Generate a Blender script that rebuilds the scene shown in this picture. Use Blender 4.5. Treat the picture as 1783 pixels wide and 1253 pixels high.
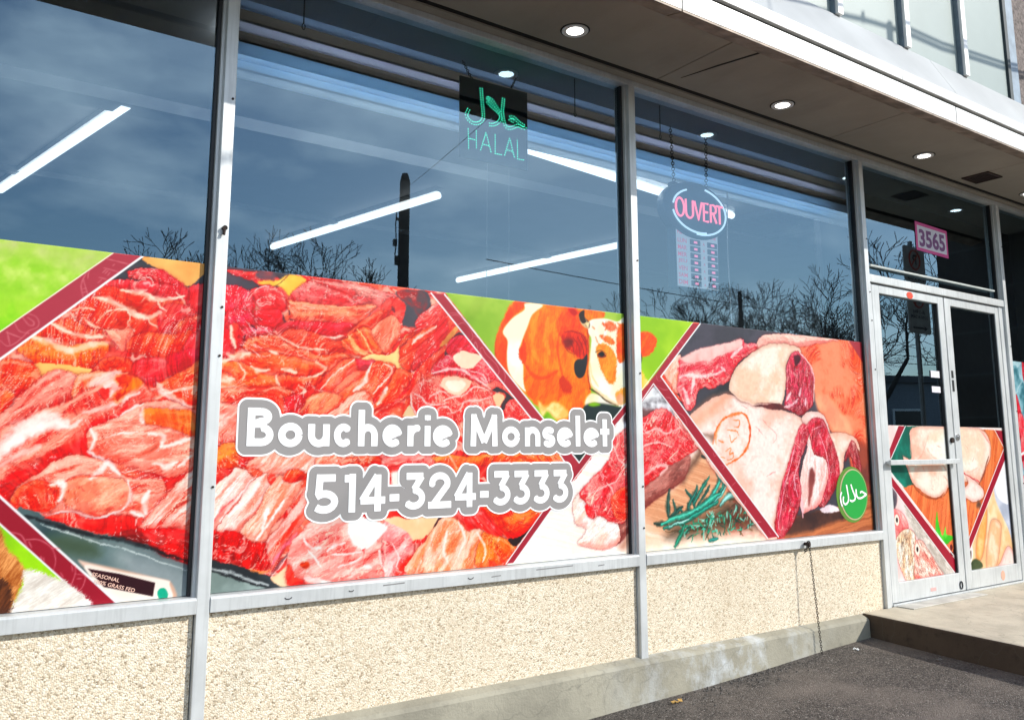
import bpy, bmesh, math, random
import numpy as np
from mathutils import Vector, Matrix
R = math.radians
for o in list(bpy.data.objects): bpy.data.objects.remove(o)
SC = bpy.context.scene; COL = SC.collection

# ================================================================ camera, sky, sun, exposure
cam = bpy.data.cameras.new('camera'); camo = bpy.data.objects.new('camera', cam); COL.objects.link(camo)
cam.sensor_fit = 'HORIZONTAL'; cam.sensor_width = 36.0; cam.lens = 29.885; cam.shift_y = -0.04296
cam.clip_start = .05; cam.clip_end = 3000
right, up, fwd = Vector((.81815, -.57500, -.00150)), Vector((-.08751, -.12710, .98802)), Vector((.56830, .80822, .15431))
m = Matrix((right, up, -fwd)).transposed().to_4x4(); m.translation = (0, -3.35, 1.38); camo.matrix_world = m
SC.camera = camo
SUN = Vector((.85, -1.0, .85)).normalized()                     # direction towards the sun
W = bpy.data.worlds.new('World'); SC.world = W; W.use_nodes = True
nt = W.node_tree; nt.nodes.clear(); N = nt.nodes.new; Lk = nt.links.new
sky = N('ShaderNodeTexSky'); sky.sky_type = 'NISHITA'; sky.sun_disc = False
sky.sun_elevation = math.asin(SUN.z); sky.sun_rotation = math.atan2(SUN.x, SUN.y); sky.air_density = 1.2; sky.dust_density = .4; sky.ozone_density = 3.0
tc = N('ShaderNodeTexCoord'); mp = N('ShaderNodeMapping'); mp.inputs['Scale'].default_value = (2.2, 2.2, 5.0); mp.inputs['Rotation'].default_value = (.1, .25, .6)
cn = N('ShaderNodeTexNoise'); cn.inputs['Scale'].default_value = 1.6; cn.inputs['Detail'].default_value = 7; cn.inputs['Roughness'].default_value = .55
cr = N('ShaderNodeValToRGB'); cr.color_ramp.elements[0].position = .47; cr.color_ramp.elements[1].position = .74
cr.color_ramp.elements[0].color = (0, 0, 0, 1); cr.color_ramp.elements[1].color = (.75, .75, .75, 1)
cm = N('ShaderNodeMix'); cm.data_type = 'RGBA'; cm.inputs['B'].default_value = (15, 15.6, 16.6, 1)
bg = N('ShaderNodeBackground'); bg.inputs['Strength'].default_value = .15; wo = N('ShaderNodeOutputWorld')
Lk(tc.outputs['Generated'], mp.inputs[0]); Lk(mp.outputs[0], cn.inputs['Vector']); Lk(cn.outputs['Fac'], cr.inputs[0])
Lk(cr.outputs[0], cm.inputs['Factor']); Lk(sky.outputs[0], cm.inputs['A']); Lk(cm.outputs['Result'], bg.inputs[0]); Lk(bg.outputs[0], wo.inputs[0])
sl = bpy.data.lights.new('sun', 'SUN'); sl.energy = 4.0; sl.angle = R(.5); sl.color = (1, .955, .88)
so = bpy.data.objects.new('sun', sl); COL.objects.link(so); so.rotation_euler = SUN.to_track_quat('Z', 'Y').to_euler(); so.location = (10, -12, 10)
SC.view_settings.view_transform = 'Standard'; SC.view_settings.look = 'None'; SC.view_settings.gamma = 1; SC.view_settings.exposure = .30
SC.view_settings.use_curve_mapping = False
SC.render.engine = 'CYCLES'; SC.cycles.max_bounces = 8; SC.cycles.transparent_max_bounces = 16

# ================================================================ materials
def lin(c): return tuple(((v/255)/12.92 if v <= 10 else (((v/255)+.055)/1.055)**2.4) for v in c)
class Mt:
    def __init__(s, name):
        s.m = bpy.data.materials.new(name); s.m.use_nodes = True; s.t = s.m.node_tree; s.b = s.t.nodes['Principled BSDF']
    def n(s, kind, **k):
        o = s.t.nodes.new('ShaderNode'+kind)
        for a, v in k.items():
            if a in ('operation', 'blend_type', 'data_type', 'feature', 'distance', 'noise_dimensions'): setattr(o, a, v)
            else: o.inputs[a.replace('_', ' ')].default_value = v
        return o
    def l(s, a, b): s.t.links.new(a, b)
    def ramp(s, src, stops):
        r = s.t.nodes.new('ShaderNodeValToRGB'); e = r.color_ramp.elements
        while len(e) < len(stops): e.new(.5)
        for q, (p, c) in zip(e, stops): q.position = p; q.color = (*c, 1) if len(c) == 3 else c
        s.l(src, r.inputs[0]); return r.outputs[0]
    def noise(s, scale, detail=4, rough=.55, vec=None, sc3=None):
        o = s.n('TexNoise', Scale=scale, Detail=detail, Roughness=rough)
        if sc3:
            g = s.t.nodes.new('ShaderNodeMapping'); g.inputs['Scale'].default_value = sc3; s.l(s.obj(), g.inputs[0]); s.l(g.outputs[0], o.inputs['Vector'])
        else: s.l(s.obj(), o.inputs['Vector'])
        return o.outputs['Fac']
    def obj(s):
        if not hasattr(s, '_o'): s._o = s.t.nodes.new('ShaderNodeTexCoord').outputs['Object']
        return s._o
    def mixc(s, f, a, b, mode='MIX'):
        o = s.t.nodes.new('ShaderNodeMix'); o.data_type = 'RGBA'; o.blend_type = mode
        for v, i in ((f, 'Factor'), (a, 'A'), (b, 'B')):
            if isinstance(v, (int, float)): o.inputs[i].default_value = v
            elif isinstance(v, tuple): o.inputs[i].default_value = (*v, 1)
            else: s.l(v, o.inputs[i])
        return o.outputs['Result']
    def math(s, op, a, b=0.0):
        o = s.t.nodes.new('ShaderNodeMath'); o.operation = op
        for v, i in ((a, 0), (b, 1)):
            if isinstance(v, (int, float)): o.inputs[i].default_value = v
            else: s.l(v, o.inputs[i])
        return o.outputs[0]
    def bump(s, h, strength=.5, dist=.01):
        o = s.n('Bump', Strength=strength, Distance=dist); s.l(h, o.inputs['Height']); s.l(o.outputs[0], s.b.inputs['Normal'])
    def base(s, c):
        if isinstance(c, tuple): s.b.inputs['Base Color'].default_value = (*c, 1)
        else: s.l(c, s.b.inputs['Base Color'])
    def set(s, rough=None, metal=None, spec=None, emit=None, es=0):
        if rough is not None: s.b.inputs['Roughness'].default_value = rough
        if metal is not None: s.b.inputs['Metallic'].default_value = metal
        if spec is not None: s.b.inputs['Specular IOR Level'].default_value = spec
        if emit: s.b.inputs['Emission Color'].default_value = (*emit, 1); s.b.inputs['Emission Strength'].default_value = es
        return s
def plain(name, c, rough=.6, metal=0, var=.12, scale=14, bump=0, spec=None):
    t = Mt(name); d = tuple(v*(1-var*2) for v in c); u = tuple(min(1, v*(1+var)) for v in c)
    f = t.noise(scale); t.base(t.ramp(f, [(.3, d), (.7, u)])); t.set(rough, metal, spec)
    if bump: t.bump(t.noise(scale*8), bump, .004)
    return t.m
def glow(name, c, s):
    t = Mt(name); t.base(tuple(v*.6 for v in c)); t.set(.4, emit=c, es=s); return t.m
def aluminium(name='weathered_aluminium', c=(.60, .62, .62)):
    t = Mt(name); f = t.noise(5, 6); g = t.noise(60, 3, .6, sc3=(1, 1, .05)); sp = t.noise(26, 5, .7)
    a = t.ramp(f, [(.3, tuple(v*.86 for v in c)), (.7, tuple(min(1, v*1.1) for v in c))])
    a = t.mixc(t.ramp(g, [(.48, (0, 0, 0)), (.78, (.45, .45, .45))]), a, tuple(v*.55 for v in c))
    a = t.mixc(t.ramp(sp, [(.70, (0, 0, 0)), (.76, (.75, .75, .75))]), a, (.10, .10, .10))
    t.base(a); t.set(.42, .28, .5); t.bump(f, .06, .01); return t.m
ALU = aluminium()
ALU2 = aluminium('fascia_metal', (.74, .73, .70))
GASK = plain('black_rubber', (.012, .012, .014), .5)
def pebble():
    t = Mt('pebble_dash'); v = t.n('TexVoronoi', Scale=150.0); t.l(t.obj(), v.inputs['Vector'])
    v2 = t.n('TexVoronoi', Scale=210.0); t.l(t.obj(), v2.inputs['Vector'])
    big = t.noise(2.2, 5); sep = t.n('SeparateColor'); t.l(v.outputs['Color'], sep.inputs[0])
    c = t.ramp(sep.outputs[0], [(0, (.30, .235, .16)), (.14, (.60, .50, .36)), (.5, (.76, .66, .51)), (.9, (.85, .77, .63))])
    c = t.mixc(t.ramp(v.outputs['Distance'], [(.45, (0, 0, 0)), (.75, (.35, .35, .35))]), c, (.42, .33, .23))
    dk = t.noise(62, 3, .6)
    c = t.mixc(t.ramp(dk, [(.66, (0, 0, 0)), (.72, (.8, .8, .8))]), c, (.15, .11, .07))
    c = t.mixc(t.ramp(big, [(.35, (.0, .0, .0)), (.75, (.30, .30, .30))]), c, (.48, .38, .25))
    t.base(c); t.set(.9, 0, .2)
    h = t.math('SUBTRACT', 1.0, v.outputs['Distance']); h = t.math('ADD', h, t.math('MULTIPLY', v2.outputs['Distance'], -.4))
    t.bump(h, .45, .008); return t.m
PEB = pebble()
def concrete(name, c, white=0.0, dark=(.16, .15, .12)):
    t = Mt(name); f = t.noise(3, 6, .6); g = t.noise(18, 6, .65); k = t.noise(90, 3)
    a = t.ramp(f, [(.3, tuple(v*.72 for v in c)), (.55, c), (.75, tuple(v*1.12 for v in c))])
    a = t.mixc(t.ramp(g, [(.55, (0, 0, 0)), (.75, (.6, .6, .6))]), a, dark)
    if white:
        w = t.noise(4.2, 7, .68, sc3=(1.0, 1.0, .8)); sx = t.n('SeparateXYZ'); t.l(t.obj(), sx.inputs[0])
        mk = t.math('SUBTRACT', 1.0, t.math('MULTIPLY', t.math('ABSOLUTE', t.math('SUBTRACT', sx.outputs[0], 3.75)), 1.05))
        mk = t.math('MAXIMUM', mk, 0.0)
        a = t.mixc(t.math('MULTIPLY', t.ramp(w, [(.46, (0, 0, 0)), (.62, (.85, .85, .85))]), mk), a, (.58, .62, .65))
    cr = t.n('TexVoronoi', Scale=2.4, feature='DISTANCE_TO_EDGE'); nv = t.n('TexNoise', Scale=7.0); t.l(t.obj(), nv.inputs['Vector'])
    mv = t.t.nodes.new('ShaderNodeMix'); mv.data_type = 'VECTOR'; mv.inputs['Factor'].default_value = .12; t.l(t.obj(), mv.inputs[4]); t.l(nv.outputs['Color'], mv.inputs[5]); t.l(mv.outputs[1], cr.inputs['Vector'])
    a = t.mixc(t.ramp(cr.outputs['Distance'], [(.0, (.30, .30, .30)), (.006, (0, 0, 0))]), a, (.10, .095, .08))
    t.base(a); t.set(.85, 0, .3); t.bump(t.math('ADD', g, t.math('MULTIPLY', k, .5)), .5, .008); return t.m
BASE = concrete('stained_concrete', (.32, .30, .235), 1)
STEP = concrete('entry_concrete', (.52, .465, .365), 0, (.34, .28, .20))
RISER = concrete('stained_shaded_riser', (.075, .053, .037), 0, (.014, .012, .010))  # stained concrete, darkened further so the step's side reads as shaded
def asphalt():
    t = Mt('asphalt'); v = t.n('TexVoronoi', Scale=150.0); t.l(t.obj(), v.inputs['Vector']); f = t.noise(1.7, 6, .6); g = t.noise(120, 4, .7)
    sep = t.n('SeparateColor'); t.l(v.outputs['Color'], sep.inputs[0])
    a = t.ramp(sep.outputs[0], [(0, (.026, .022, .020)), (.6, (.112, .096, .083)), (.95, (.18, .158, .138)), (1, (.34, .32, .29))])
    a = t.mixc(t.ramp(f, [(.44, (0, 0, 0)), (.66, (.75, .75, .75))]), a, (.235, .198, .168)); t.base(a); t.set(.8, 0, .35)
    t.bump(t.math('ADD', t.math('MULTIPLY', v.outputs['Distance'], -1.0), g), .8, .012); return t.m
ASPH = asphalt()
def soffit_mat():
    t = Mt('painted_soffit'); f = t.noise(1.3, 6, .6); k = t.noise(240, 2, .5); g = t.noise(3.5, 6, .6, sc3=(1, .3, 1))
    a = t.ramp(f, [(.3, (.27, .24, .20)), (.7, (.36, .32, .265))]); a = t.mixc(t.ramp(g, [(.5, (0, 0, 0)), (.8, (.4, .4, .4))]), a, (.15, .14, .125))
    t.base(a); t.set(.8); t.bump(k, .35, .003); return t.m
SOFF = soffit_mat()
DARKGAP = plain('dark_gap', (.008, .007, .006), .9)
RUST = plain('rusty_iron', (.035, .022, .018), .6, .6, .4, 60)
BROWNM = plain('brown_flashing', (.30, .235, .18), .55, .1, .25, 12)
PANEL = plain('pale_green_panel', (.29, .345, .325), .45, 0, .05, 1.6)
BANDM = plain('grey_flashing', (.40, .415, .42), .45, .15, .06, 2.5)
WHITEP = plain('white_paint', (.78, .78, .76), .5, 0, .05, 20)
BLACKP = plain('black_plastic', (.01, .01, .012), .3)
CEIL = plain('ceiling_board', (.34, .345, .35), .8, 0, .04, 3)
DARKIN = plain('dark_interior', (.025, .025, .028), .8)
TIMB = plain('weathered_timber', (.045, .04, .036), .9, 0, .3, 6)
BARK = plain('bark', (.05, .044, .038), .9, 0, .3, 9)
WIRE = plain('black_cable', (.012, .012, .012), .5)
def sheet(name, c):
    t = Mt(name); t.base(c); t.set(.5); out = [n for n in t.t.nodes if n.type == 'OUTPUT_MATERIAL'][0]
    tr = t.n('BsdfTranslucent'); tr.inputs[0].default_value = (*c, 1); mx = t.n('MixShader'); mx.inputs[0].default_value = .5
    t.l(t.b.outputs[0], mx.inputs[1]); t.l(tr.outputs[0], mx.inputs[2]); t.l(mx.outputs[0], out.inputs[0]); return t.m
SLATE, PURP, BRN, SKYB, PALEB = [sheet(n, c) for n, c in (('slate_board', (.50, .60, .74)), ('lilac_board', (.80, .82, .94)), ('brown_board', (.34, .30, .265)), ('blue_board', (.55, .76, .95)), ('pale_board', (.80, .86, .90)))]
def brick_mat(name, c1, c2, mortar):
    t = Mt(name); b = t.n('TexBrick', Scale=1.0, Mortar_Size=.012, Brick_Width=.42, Row_Height=.16); b.inputs['Color1'].default_value = (*c1, 1); b.inputs['Color2'].default_value = (*c2, 1); b.inputs['Mortar'].default_value = (*mortar, 1)
    g = t.t.nodes.new('ShaderNodeMapping'); g.inputs['Rotation'].default_value = (R(90), 0, R(90)); t.l(t.obj(), g.inputs[0]); t.l(g.outputs[0], b.inputs['Vector'])
    t.base(b.outputs['Color']); t.set(.85); t.bump(b.outputs['Fac'], -.4, .01); return t.m
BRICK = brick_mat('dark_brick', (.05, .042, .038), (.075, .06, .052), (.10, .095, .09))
def glass_mat():
    t = Mt('window_glass'); nt = t.t; nt.nodes.remove(t.b); out = [n for n in nt.nodes if n.type == 'OUTPUT_MATERIAL'][0]
    fr = t.n('Fresnel', IOR=2.45); tr = t.n('BsdfTransparent'); tr.inputs[0].default_value = (.80, .86, .90, 1); gl = t.n('BsdfGlossy', Roughness=0.0); gl.inputs[0].default_value = (.60, .85, 1, 1)
    mx = t.n('MixShader'); t.l(fr.outputs[0], mx.inputs[0]); t.l(tr.outputs[0], mx.inputs[1]); t.l(gl.outputs[0], mx.inputs[2]); t.l(mx.outputs[0], out.inputs[0])
    wv = t.noise(1.1, 2); b = t.n('Bump', Strength=.03, Distance=.01); t.l(wv, b.inputs['Height']); t.l(b.outputs[0], gl.inputs['Normal']); return t.m
GLASS = glass_mat()
def film_mat():
    t = Mt('printed_vinyl'); a = t.t.nodes.new('ShaderNodeAttribute'); a.attribute_name = 'print'; t.base(a.outputs['Color']); t.set(.38, 0, .25); return t.m
FILM = film_mat()
def vinyl(name, c, alpha=1.0):
    t = Mt(name); t.base(c); t.set(.4, 0, .25); t.b.inputs['Alpha'].default_value = alpha; return t.m
VWHITE = vinyl('white_vinyl', (.84, .84, .84)); VGREY = vinyl('grey_vinyl', (.285, .27, .265), .84); VGREEN = vinyl('green_vinyl', (.015, .30, .045)); VDKGREEN = vinyl('dark_green_vinyl', (.10, .22, .03)); VGOLD = vinyl('gold_vinyl', (.45, .38, .22))
VPINK = vinyl('pink_paper', (.62, .07, .26)); VPAPER = plain('white_paper', (.66, .64, .70), .7, 0, .05, 30); VPURP = vinyl('purple_ink', (.20, .07, .20)); VRED = vinyl('red_sticker', (.70, .08, .04)); VINK = vinyl('cream_ink', (.80, .50, .40)); VBLK = vinyl('black_ink', (.01, .01, .012))
LED = glow('green_led', (.05, .95, .55), 1.7); NEON = glow('pink_neon', (1.0, .16, .25), 1.15); TUBEG = glow('fluorescent_tube', (.95, 1, 1), 1.2); DOWN = glow('downlight_lens', (1, .97, .92), 6.0); NEONW = glow('pale_neon', (.62, .85, .95), .8)

# ================================================================ mesh helpers
def link(o, parent=None):
    COL.objects.link(o)
    if parent: o.parent = parent
    return o
def tag(o, label=None, cat=None, group=None, kind=None):
    for k, v in (('label', label), ('category', cat), ('group', group), ('kind', kind)):
        if v: o[k] = v
    return o
def thing(name, label, cat, loc=(0, 0, 0), group=None):
    o = bpy.data.objects.new(name, None); o.empty_display_size = .1; o.location = loc; link(o); return tag(o, label, cat, group)
class MB:
    def __init__(s): s.v = []; s.f = []
    def box(s, x0, x1, y0, y1, z0, z1):
        b = len(s.v); s.v += [(x, y, z) for x in (x0, x1) for y in (y0, y1) for z in (z0, z1)]
        s.f += [tuple(b+i for i in q) for q in ((0, 1, 3, 2), (4, 6, 7, 5), (0, 4, 5, 1), (2, 3, 7, 6), (0, 2, 6, 4), (1, 5, 7, 3))]; return s
    def hexa(s, p):
        b = len(s.v); s.v += [tuple(q) for q in p]; s.f += [tuple(b+i for i in q) for q in ((0, 3, 2, 1), (4, 5, 6, 7), (0, 1, 5, 4), (1, 2, 6, 5), (2, 3, 7, 6), (3, 0, 4, 7))]; return s
    def face(s, p):
        b = len(s.v); s.v += [tuple(q) for q in p]; s.f.append(tuple(range(b, b+len(p)))); return s
    def prism_x(s, prof, x0, x1):                       # profile of (y,z), run along x
        b = len(s.v); n = len(prof); s.v += [(x0, *q) for q in prof]+[(x1, *q) for q in prof]
        s.f.append(tuple(b+i for i in range(n-1, -1, -1))); s.f.append(tuple(b+n+i for i in range(n)))
        s.f += [(b+i, b+(i+1) % n, b+n+(i+1) % n, b+n+i) for i in range(n)]; return s
    def prism_y(s, prof, y0, y1):                       # outline of (x,z), thickness along y
        b = len(s.v); n = len(prof); s.v += [(q[0], y0, q[1]) for q in prof]+[(q[0], y1, q[1]) for q in prof]
        s.f.append(tuple(b+i for i in range(n))); s.f.append(tuple(b+n+i for i in range(n-1, -1, -1)))
        s.f += [(b+i, b+n+i, b+n+(i+1) % n, b+(i+1) % n) for i in range(n)]; return s
    def tube(s, pts, r, n=8, r1=None, cap=True):
        pts = [Vector(p) for p in pts]; b = len(s.v); k = len(pts); a = None
        for i, p in enumerate(pts):
            d = (pts[min(i+1, k-1)]-pts[max(i-1, 0)]).normalized()
            if a is None: a = d.orthogonal().normalized()
            a = (a-d*a.dot(d)).normalized(); c = d.cross(a)
            rr = r if r1 is None else r+(r1-r)*i/max(1, k-1)
            s.v += [tuple(p+a*rr*math.cos(t)+c*rr*math.sin(t)) for t in (6.28318*j/n for j in range(n))]
        for i in range(k-1):
            s.f += [(b+i*n+j, b+i*n+(j+1) % n, b+(i+1)*n+(j+1) % n, b+(i+1)*n+j) for j in range(n)]
        if cap: s.f.append(tuple(b+j for j in range(n-1, -1, -1))); s.f.append(tuple(b+(k-1)*n+j for j in range(n)))
        return s
    def disc(s, c, r, z0, z1, n=28):                     # flat cylinder with vertical axis
        b = len(s.v)
        s.v += [(c[0]+r*math.cos(6.28318*j/n), c[1]+r*math.sin(6.28318*j/n), z) for z in (z0, z1) for j in range(n)]
        s.f.append(tuple(b+j for j in range(n-1, -1, -1))); s.f.append(tuple(b+n+j for j in range(n))); s.f += [(b+j, b+(j+1) % n, b+n+(j+1) % n, b+n+j) for j in range(n)]; return s
    def ring(s, c, r0, r1, z0, z1, n=32):
        b = len(s.v)
        for r, z in ((r0, z0), (r1, z0), (r1, z1), (r0, z1)): s.v += [(c[0]+r*math.cos(6.28318*j/n), c[1]+r*math.sin(6.28318*j/n), z) for j in range(n)]
        for q in range(4): s.f += [(b+q*n+j, b+q*n+(j+1) % n, b+((q+1) % 4)*n+(j+1) % n, b+((q+1) % 4)*n+j) for j in range(n)]
        return s
    def build(s, name, mat, parent=None, bevel=0, smooth=False):
        me = bpy.data.meshes.new(name); me.from_pydata(s.v, [], s.f); me.update()
        if isinstance(mat, (list, tuple)):
            for q in mat: me.materials.append(q)
        else: me.materials.append(mat)
        bm = bmesh.new(); bm.from_mesh(me); bmesh.ops.recalc_face_normals(bm, faces=bm.faces); bm.to_mesh(me); bm.free()
        if smooth: me.polygons.foreach_set('use_smooth', [True]*len(me.polygons))
        o = bpy.data.objects.new(name, me); link(o, parent)
        if bevel:
            b = o.modifiers.new('bevel', 'BEVEL'); b.width = bevel; b.segments = 2; b.limit_method = 'ANGLE'
        return o
def text_mesh(name, body, h, loc, mat, parent=None, width=None, rot=(R(90), 0, 0), bold=0.0, ext=.0, spacing=1.0):
    cu = bpy.data.curves.new(name, 'FONT'); cu.body = body; cu.size = 1; cu.extrude = ext; cu.offset = bold; cu.space_character = spacing; cu.resolution_u = 3
    t = bpy.data.objects.new(name, cu); COL.objects.link(t); dg = bpy.context.evaluated_depsgraph_get(); dg.update()
    me = bpy.data.meshes.new_from_object(t.evaluated_get(dg)); bpy.data.objects.remove(t)
    co = np.array([v.co[:] for v in me.vertices]); x0, y0 = co[:, 0].min(), co[:, 1].min(); w, hh = co[:, 0].max()-x0, co[:, 1].max()-y0
    sy = h/hh; sx = (width/w) if width else sy
    for v in me.vertices: v.co = ((v.co[0]-x0)*sx, (v.co[1]-y0)*sy, v.co[2]*1.0)
    me.name = name; me.materials.clear(); me.materials.append(mat); o = bpy.data.objects.new(name, me); link(o, parent); o.location = loc; o.rotation_euler = rot; return o

# flat shapes cut out along a distance field (lettering, stickers): marching squares in the x,z plane
def cutout(name, f, x0, x1, z0, z1, y, mat, parent=None, res=.003):
    nx, nz = int((x1-x0)/res)+2, int((z1-z0)/res)+2; X, Z = np.meshgrid(x0+res*np.arange(nx), z0+res*np.arange(nz)); D = f(X, Z)
    V = {}; vs = []; fs = []
    def vid(k, p):
        if k not in V: V[k] = len(vs); vs.append((p[0], y, p[1]))
        return V[k]
    inn = D < 0; any_ = inn[:-1, :-1] | inn[1:, :-1] | inn[:-1, 1:] | inn[1:, 1:]
    for j, i in zip(*np.nonzero(any_)):
        c = [(i, j), (i+1, j), (i+1, j+1), (i, j+1)]; d = [D[q[1], q[0]] for q in c]; pl = []
        for k in range(4):
            a, b = c[k], c[(k+1) % 4]; da, db = d[k], d[(k+1) % 4]
            if da < 0: pl.append(vid(a, (X[a[1], a[0]], Z[a[1], a[0]])))
            if (da < 0) != (db < 0):
                t = da/(da-db); e = (a, b) if a < b else (b, a)
                pl.append(vid(e, (X[a[1], a[0]]*(1-t)+X[b[1], b[0]]*t, Z[a[1], a[0]]*(1-t)+Z[b[1], b[0]]*t)))
        if len(pl) > 2: fs.append(tuple(pl))
    me = bpy.data.meshes.new(name); me.from_pydata(vs, [], fs); me.update(); me.materials.append(mat); o = bpy.data.objects.new(name, me); return link(o, parent)
def seg_d(X, Z, a, b, w, butt0=True, butt1=True):       # one stroke: a bar with square ends
    dx, dz = b[0]-a[0], b[1]-a[1]; L = math.hypot(dx, dz) or 1e-6; dx /= L; dz /= L
    u = (X-a[0])*dx+(Z-a[1])*dz; v = -(X-a[0])*dz+(Z-a[1])*dx
    qx, qz = np.maximum(-u, u-L), np.abs(v)-w/2
    return np.where((qx > 0) & (qz > 0), np.hypot(np.maximum(qx, 0), np.maximum(qz, 0)), np.maximum(qx, qz))
def stroke_d(X, Z, pts, w):
    d = np.full(X.shape, 9.0)
    for a, b in zip(pts, pts[1:]):
        if math.hypot(b[0]-a[0], b[1]-a[1]) > 1e-5: d = np.minimum(d, seg_d(X, Z, a, b, w))
    for o, p, q in zip(pts, pts[1:], pts[2:]):
        u, v = (p[0]-o[0], p[1]-o[1]), (q[0]-p[0], q[1]-p[1])
        if u[0]*v[0]+u[1]*v[1] > .6*math.hypot(*u)*math.hypot(*v): d = np.minimum(d, np.hypot(X-p[0], Z-p[1])-w/2)
    return d
def arc(cx, cz, rx, rz, a0, a1, n=18): return [(cx+rx*math.cos(R(a0+(a1-a0)*k/n)), cz+rz*math.sin(R(a0+(a1-a0)*k/n))) for k in range(n+1)]
def glyph(ch, x0, x1, zb, cap, t):                      # strokes of one letter between x0 and x1
    w = x1-x0; h = t/2; xh = cap*.60; L, Rr = x0+h, x1-h; cx = (x0+x1)/2; ry = xh/2; top = zb+cap-h
    o = lambda a0, a1: arc(cx, zb+ry, w/2-h, ry-h+.004, a0, a1)
    if ch == 'B':
        zm = zb+cap*.54; u = (zb+cap-zm)/2
        return [[(L, zb), (L, zb+cap)], [(L, top), (x0+w*.5, top)]+arc(x0+w*.5, zm+u, w*.42-h, u-h, 90, -90, 10)+[(L, zm)], [(L, zm+h*.4), (x0+w*.55, zm+h*.4)]+arc(x0+w*.55, zb+(zm-zb)/2+h*.2, w*.45-h, (zm-zb)/2-h+h*.2, 90, -90, 10)+[(L, zb+h)]]
    if ch == 'o': return [o(0, 360)]
    if ch == 'c': return [o(42, 318)]
    if ch == 'e': return [o(52, 318)[0:0]+arc(cx, zb+ry, w/2-h, ry-h+.004, 8, 320)] + [[(x0+h*.9, zb+ry-.012), (x1-h*1.1, zb+ry+.017)]]
    if ch == 'u': return [[(L, zb+xh), (L, zb+ry)]+arc(cx, zb+ry, w/2-h, ry-h+.004, 180, 360)+[(Rr, zb+xh)], [(Rr, zb), (Rr, zb+xh)]]
    if ch in 'hn': return [[(L, zb), (L, zb+(cap*1.02 if ch == 'h' else xh))], [(L, zb+ry)]+arc(cx, zb+ry, w/2-h, ry-h+.004, 180, 0)+[(Rr, zb)]]
    if ch == 'r': return [[(L, zb), (L, zb+xh)], arc(x0+w*.78, zb+xh*.45, w*.78-h, xh*.55-h+.004, 175, 85)]
    if ch == 'i': return [[(cx, zb), (cx, zb+xh)], [(cx-.001, zb+cap*.84-h*.1), (cx+.001, zb+cap*.84-h*.1)], [(cx, zb+cap*.84-t*.36), (cx, zb+cap*.84+t*.36)]]
    if ch == 'l': return [[(cx, zb), (cx, zb+cap*1.02)]]
    if ch == 't': return [[(cx, zb), (cx, zb+cap*.92)], [(x0, zb+xh-h), (x1, zb+xh-h)]]
    if ch == 's': q = xh/4; return [arc(cx, zb+xh-q-h*.35, w/2-h*.8, q-h*.55+.004, 30, 220, 10)+arc(cx, zb+q+h*.35, w/2-h*.8, q-h*.55+.004, 40, -150, 10)]
    if ch == 'M': return [[(L, zb), (L+.004, zb+cap*.98)], [(L, zb+cap*.95), (cx, zb+cap*.12)], [(cx, zb+cap*.12), (Rr, zb+cap*.95)], [(Rr, zb), (Rr-.004, zb+cap*.98)]]
    if ch == '5': r = cap*.30; return [[(x1-h*.9, top), (x0+w*.2+h*.2, top)], [(x0+w*.2+h*.2, zb+cap), (x0+w*.15+h*.2, zb+cap*.50)], arc(x0+w*.42, zb+r, w*.58-h, r-h, 140, -140, 14)]
    if ch == '1': return [[(Rr, zb), (Rr, zb+cap)], [(x0, top-.004), (Rr, top-.004)]]
    if ch == '4': return [[(x0+w*.70, zb), (x0+w*.70, zb+cap*.97)], [(x0+w*.70-h*.2, zb+cap*.95), (x0+h*.7, zb+cap*.29)], [(x0+.004, zb+cap*.29), (x1, zb+cap*.29)]]
    if ch == '-': return [[(x0, zb+cap*.34), (x1, zb+cap*.34)]]
    if ch == '3': r = cap*.31; return [[(x0+w*.10, top), (x1-w*.10, top)], [(x1-w*.16, top), (x0+w*.46, zb+cap*.54)], [(x0+w*.40, zb+cap*.55), (x0+w*.52, zb+cap*.55)], arc(x0+w*.46, zb+r, w*.54-h, r-h, 90, -146, 14)]
    if ch == '2': r = cap*.30; return [arc(cx, zb+cap-r, w*.46-h, r-h, 200, -20, 14)+[(x0+w*.2, zb+h)], [(x0, zb+h), (x1, zb+h)]]
def word_field(items, zb, cap, t, grow=0.0):
    ST = [(x0, x1, glyph(c, x0, x1, zb, cap, t)) for c, x0, x1 in items]
    def f(X, Z):
        D = np.full(X.shape, 9.0)
        for x0, x1, st in ST:
            sel = (X[0] > x0-.12) & (X[0] < x1+.12)
            i0, i1 = np.nonzero(sel)[0][[0, -1]]
            for s in st: D[:, i0:i1+1] = np.minimum(D[:, i0:i1+1], stroke_d(X[:, i0:i1+1], Z[:, i0:i1+1], s, t))
        return D-grow
    return f

# ================================================================ print painter (colours of the printed vinyl)
_rs = np.random.RandomState(11); _T = _rs.rand(128, 128)
def vnoise(x, y):
    xi, yi = np.floor(x).astype(int), np.floor(y).astype(int); fx, fy = x-xi, y-yi; fx = fx*fx*(3-2*fx); fy = fy*fy*(3-2*fy)
    a, b, c, d = _T[yi & 127, xi & 127], _T[yi & 127, (xi+1) & 127], _T[(yi+1) & 127, xi & 127], _T[(yi+1) & 127, (xi+1) & 127]
    return (a*(1-fx)+b*fx)*(1-fy)+(c*(1-fx)+d*fx)*fy
def fbm(x, y, o=4):
    s = 0; a = .5; t = 0
    for k in range(o): s = s+a*vnoise(x+17.3*k, y+9.1*k); t += a; a *= .55; x = x*2.03; y = y*2.03
    return s/t
def smooth01(a, b, v): t = np.clip((v-a)/(b-a), 0, 1); return t*t*(3-2*t)
def mix(c0, c1, t): return np.array(c0, float)*(1-t[..., None])+np.array(c1, float)*t[..., None]
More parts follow.
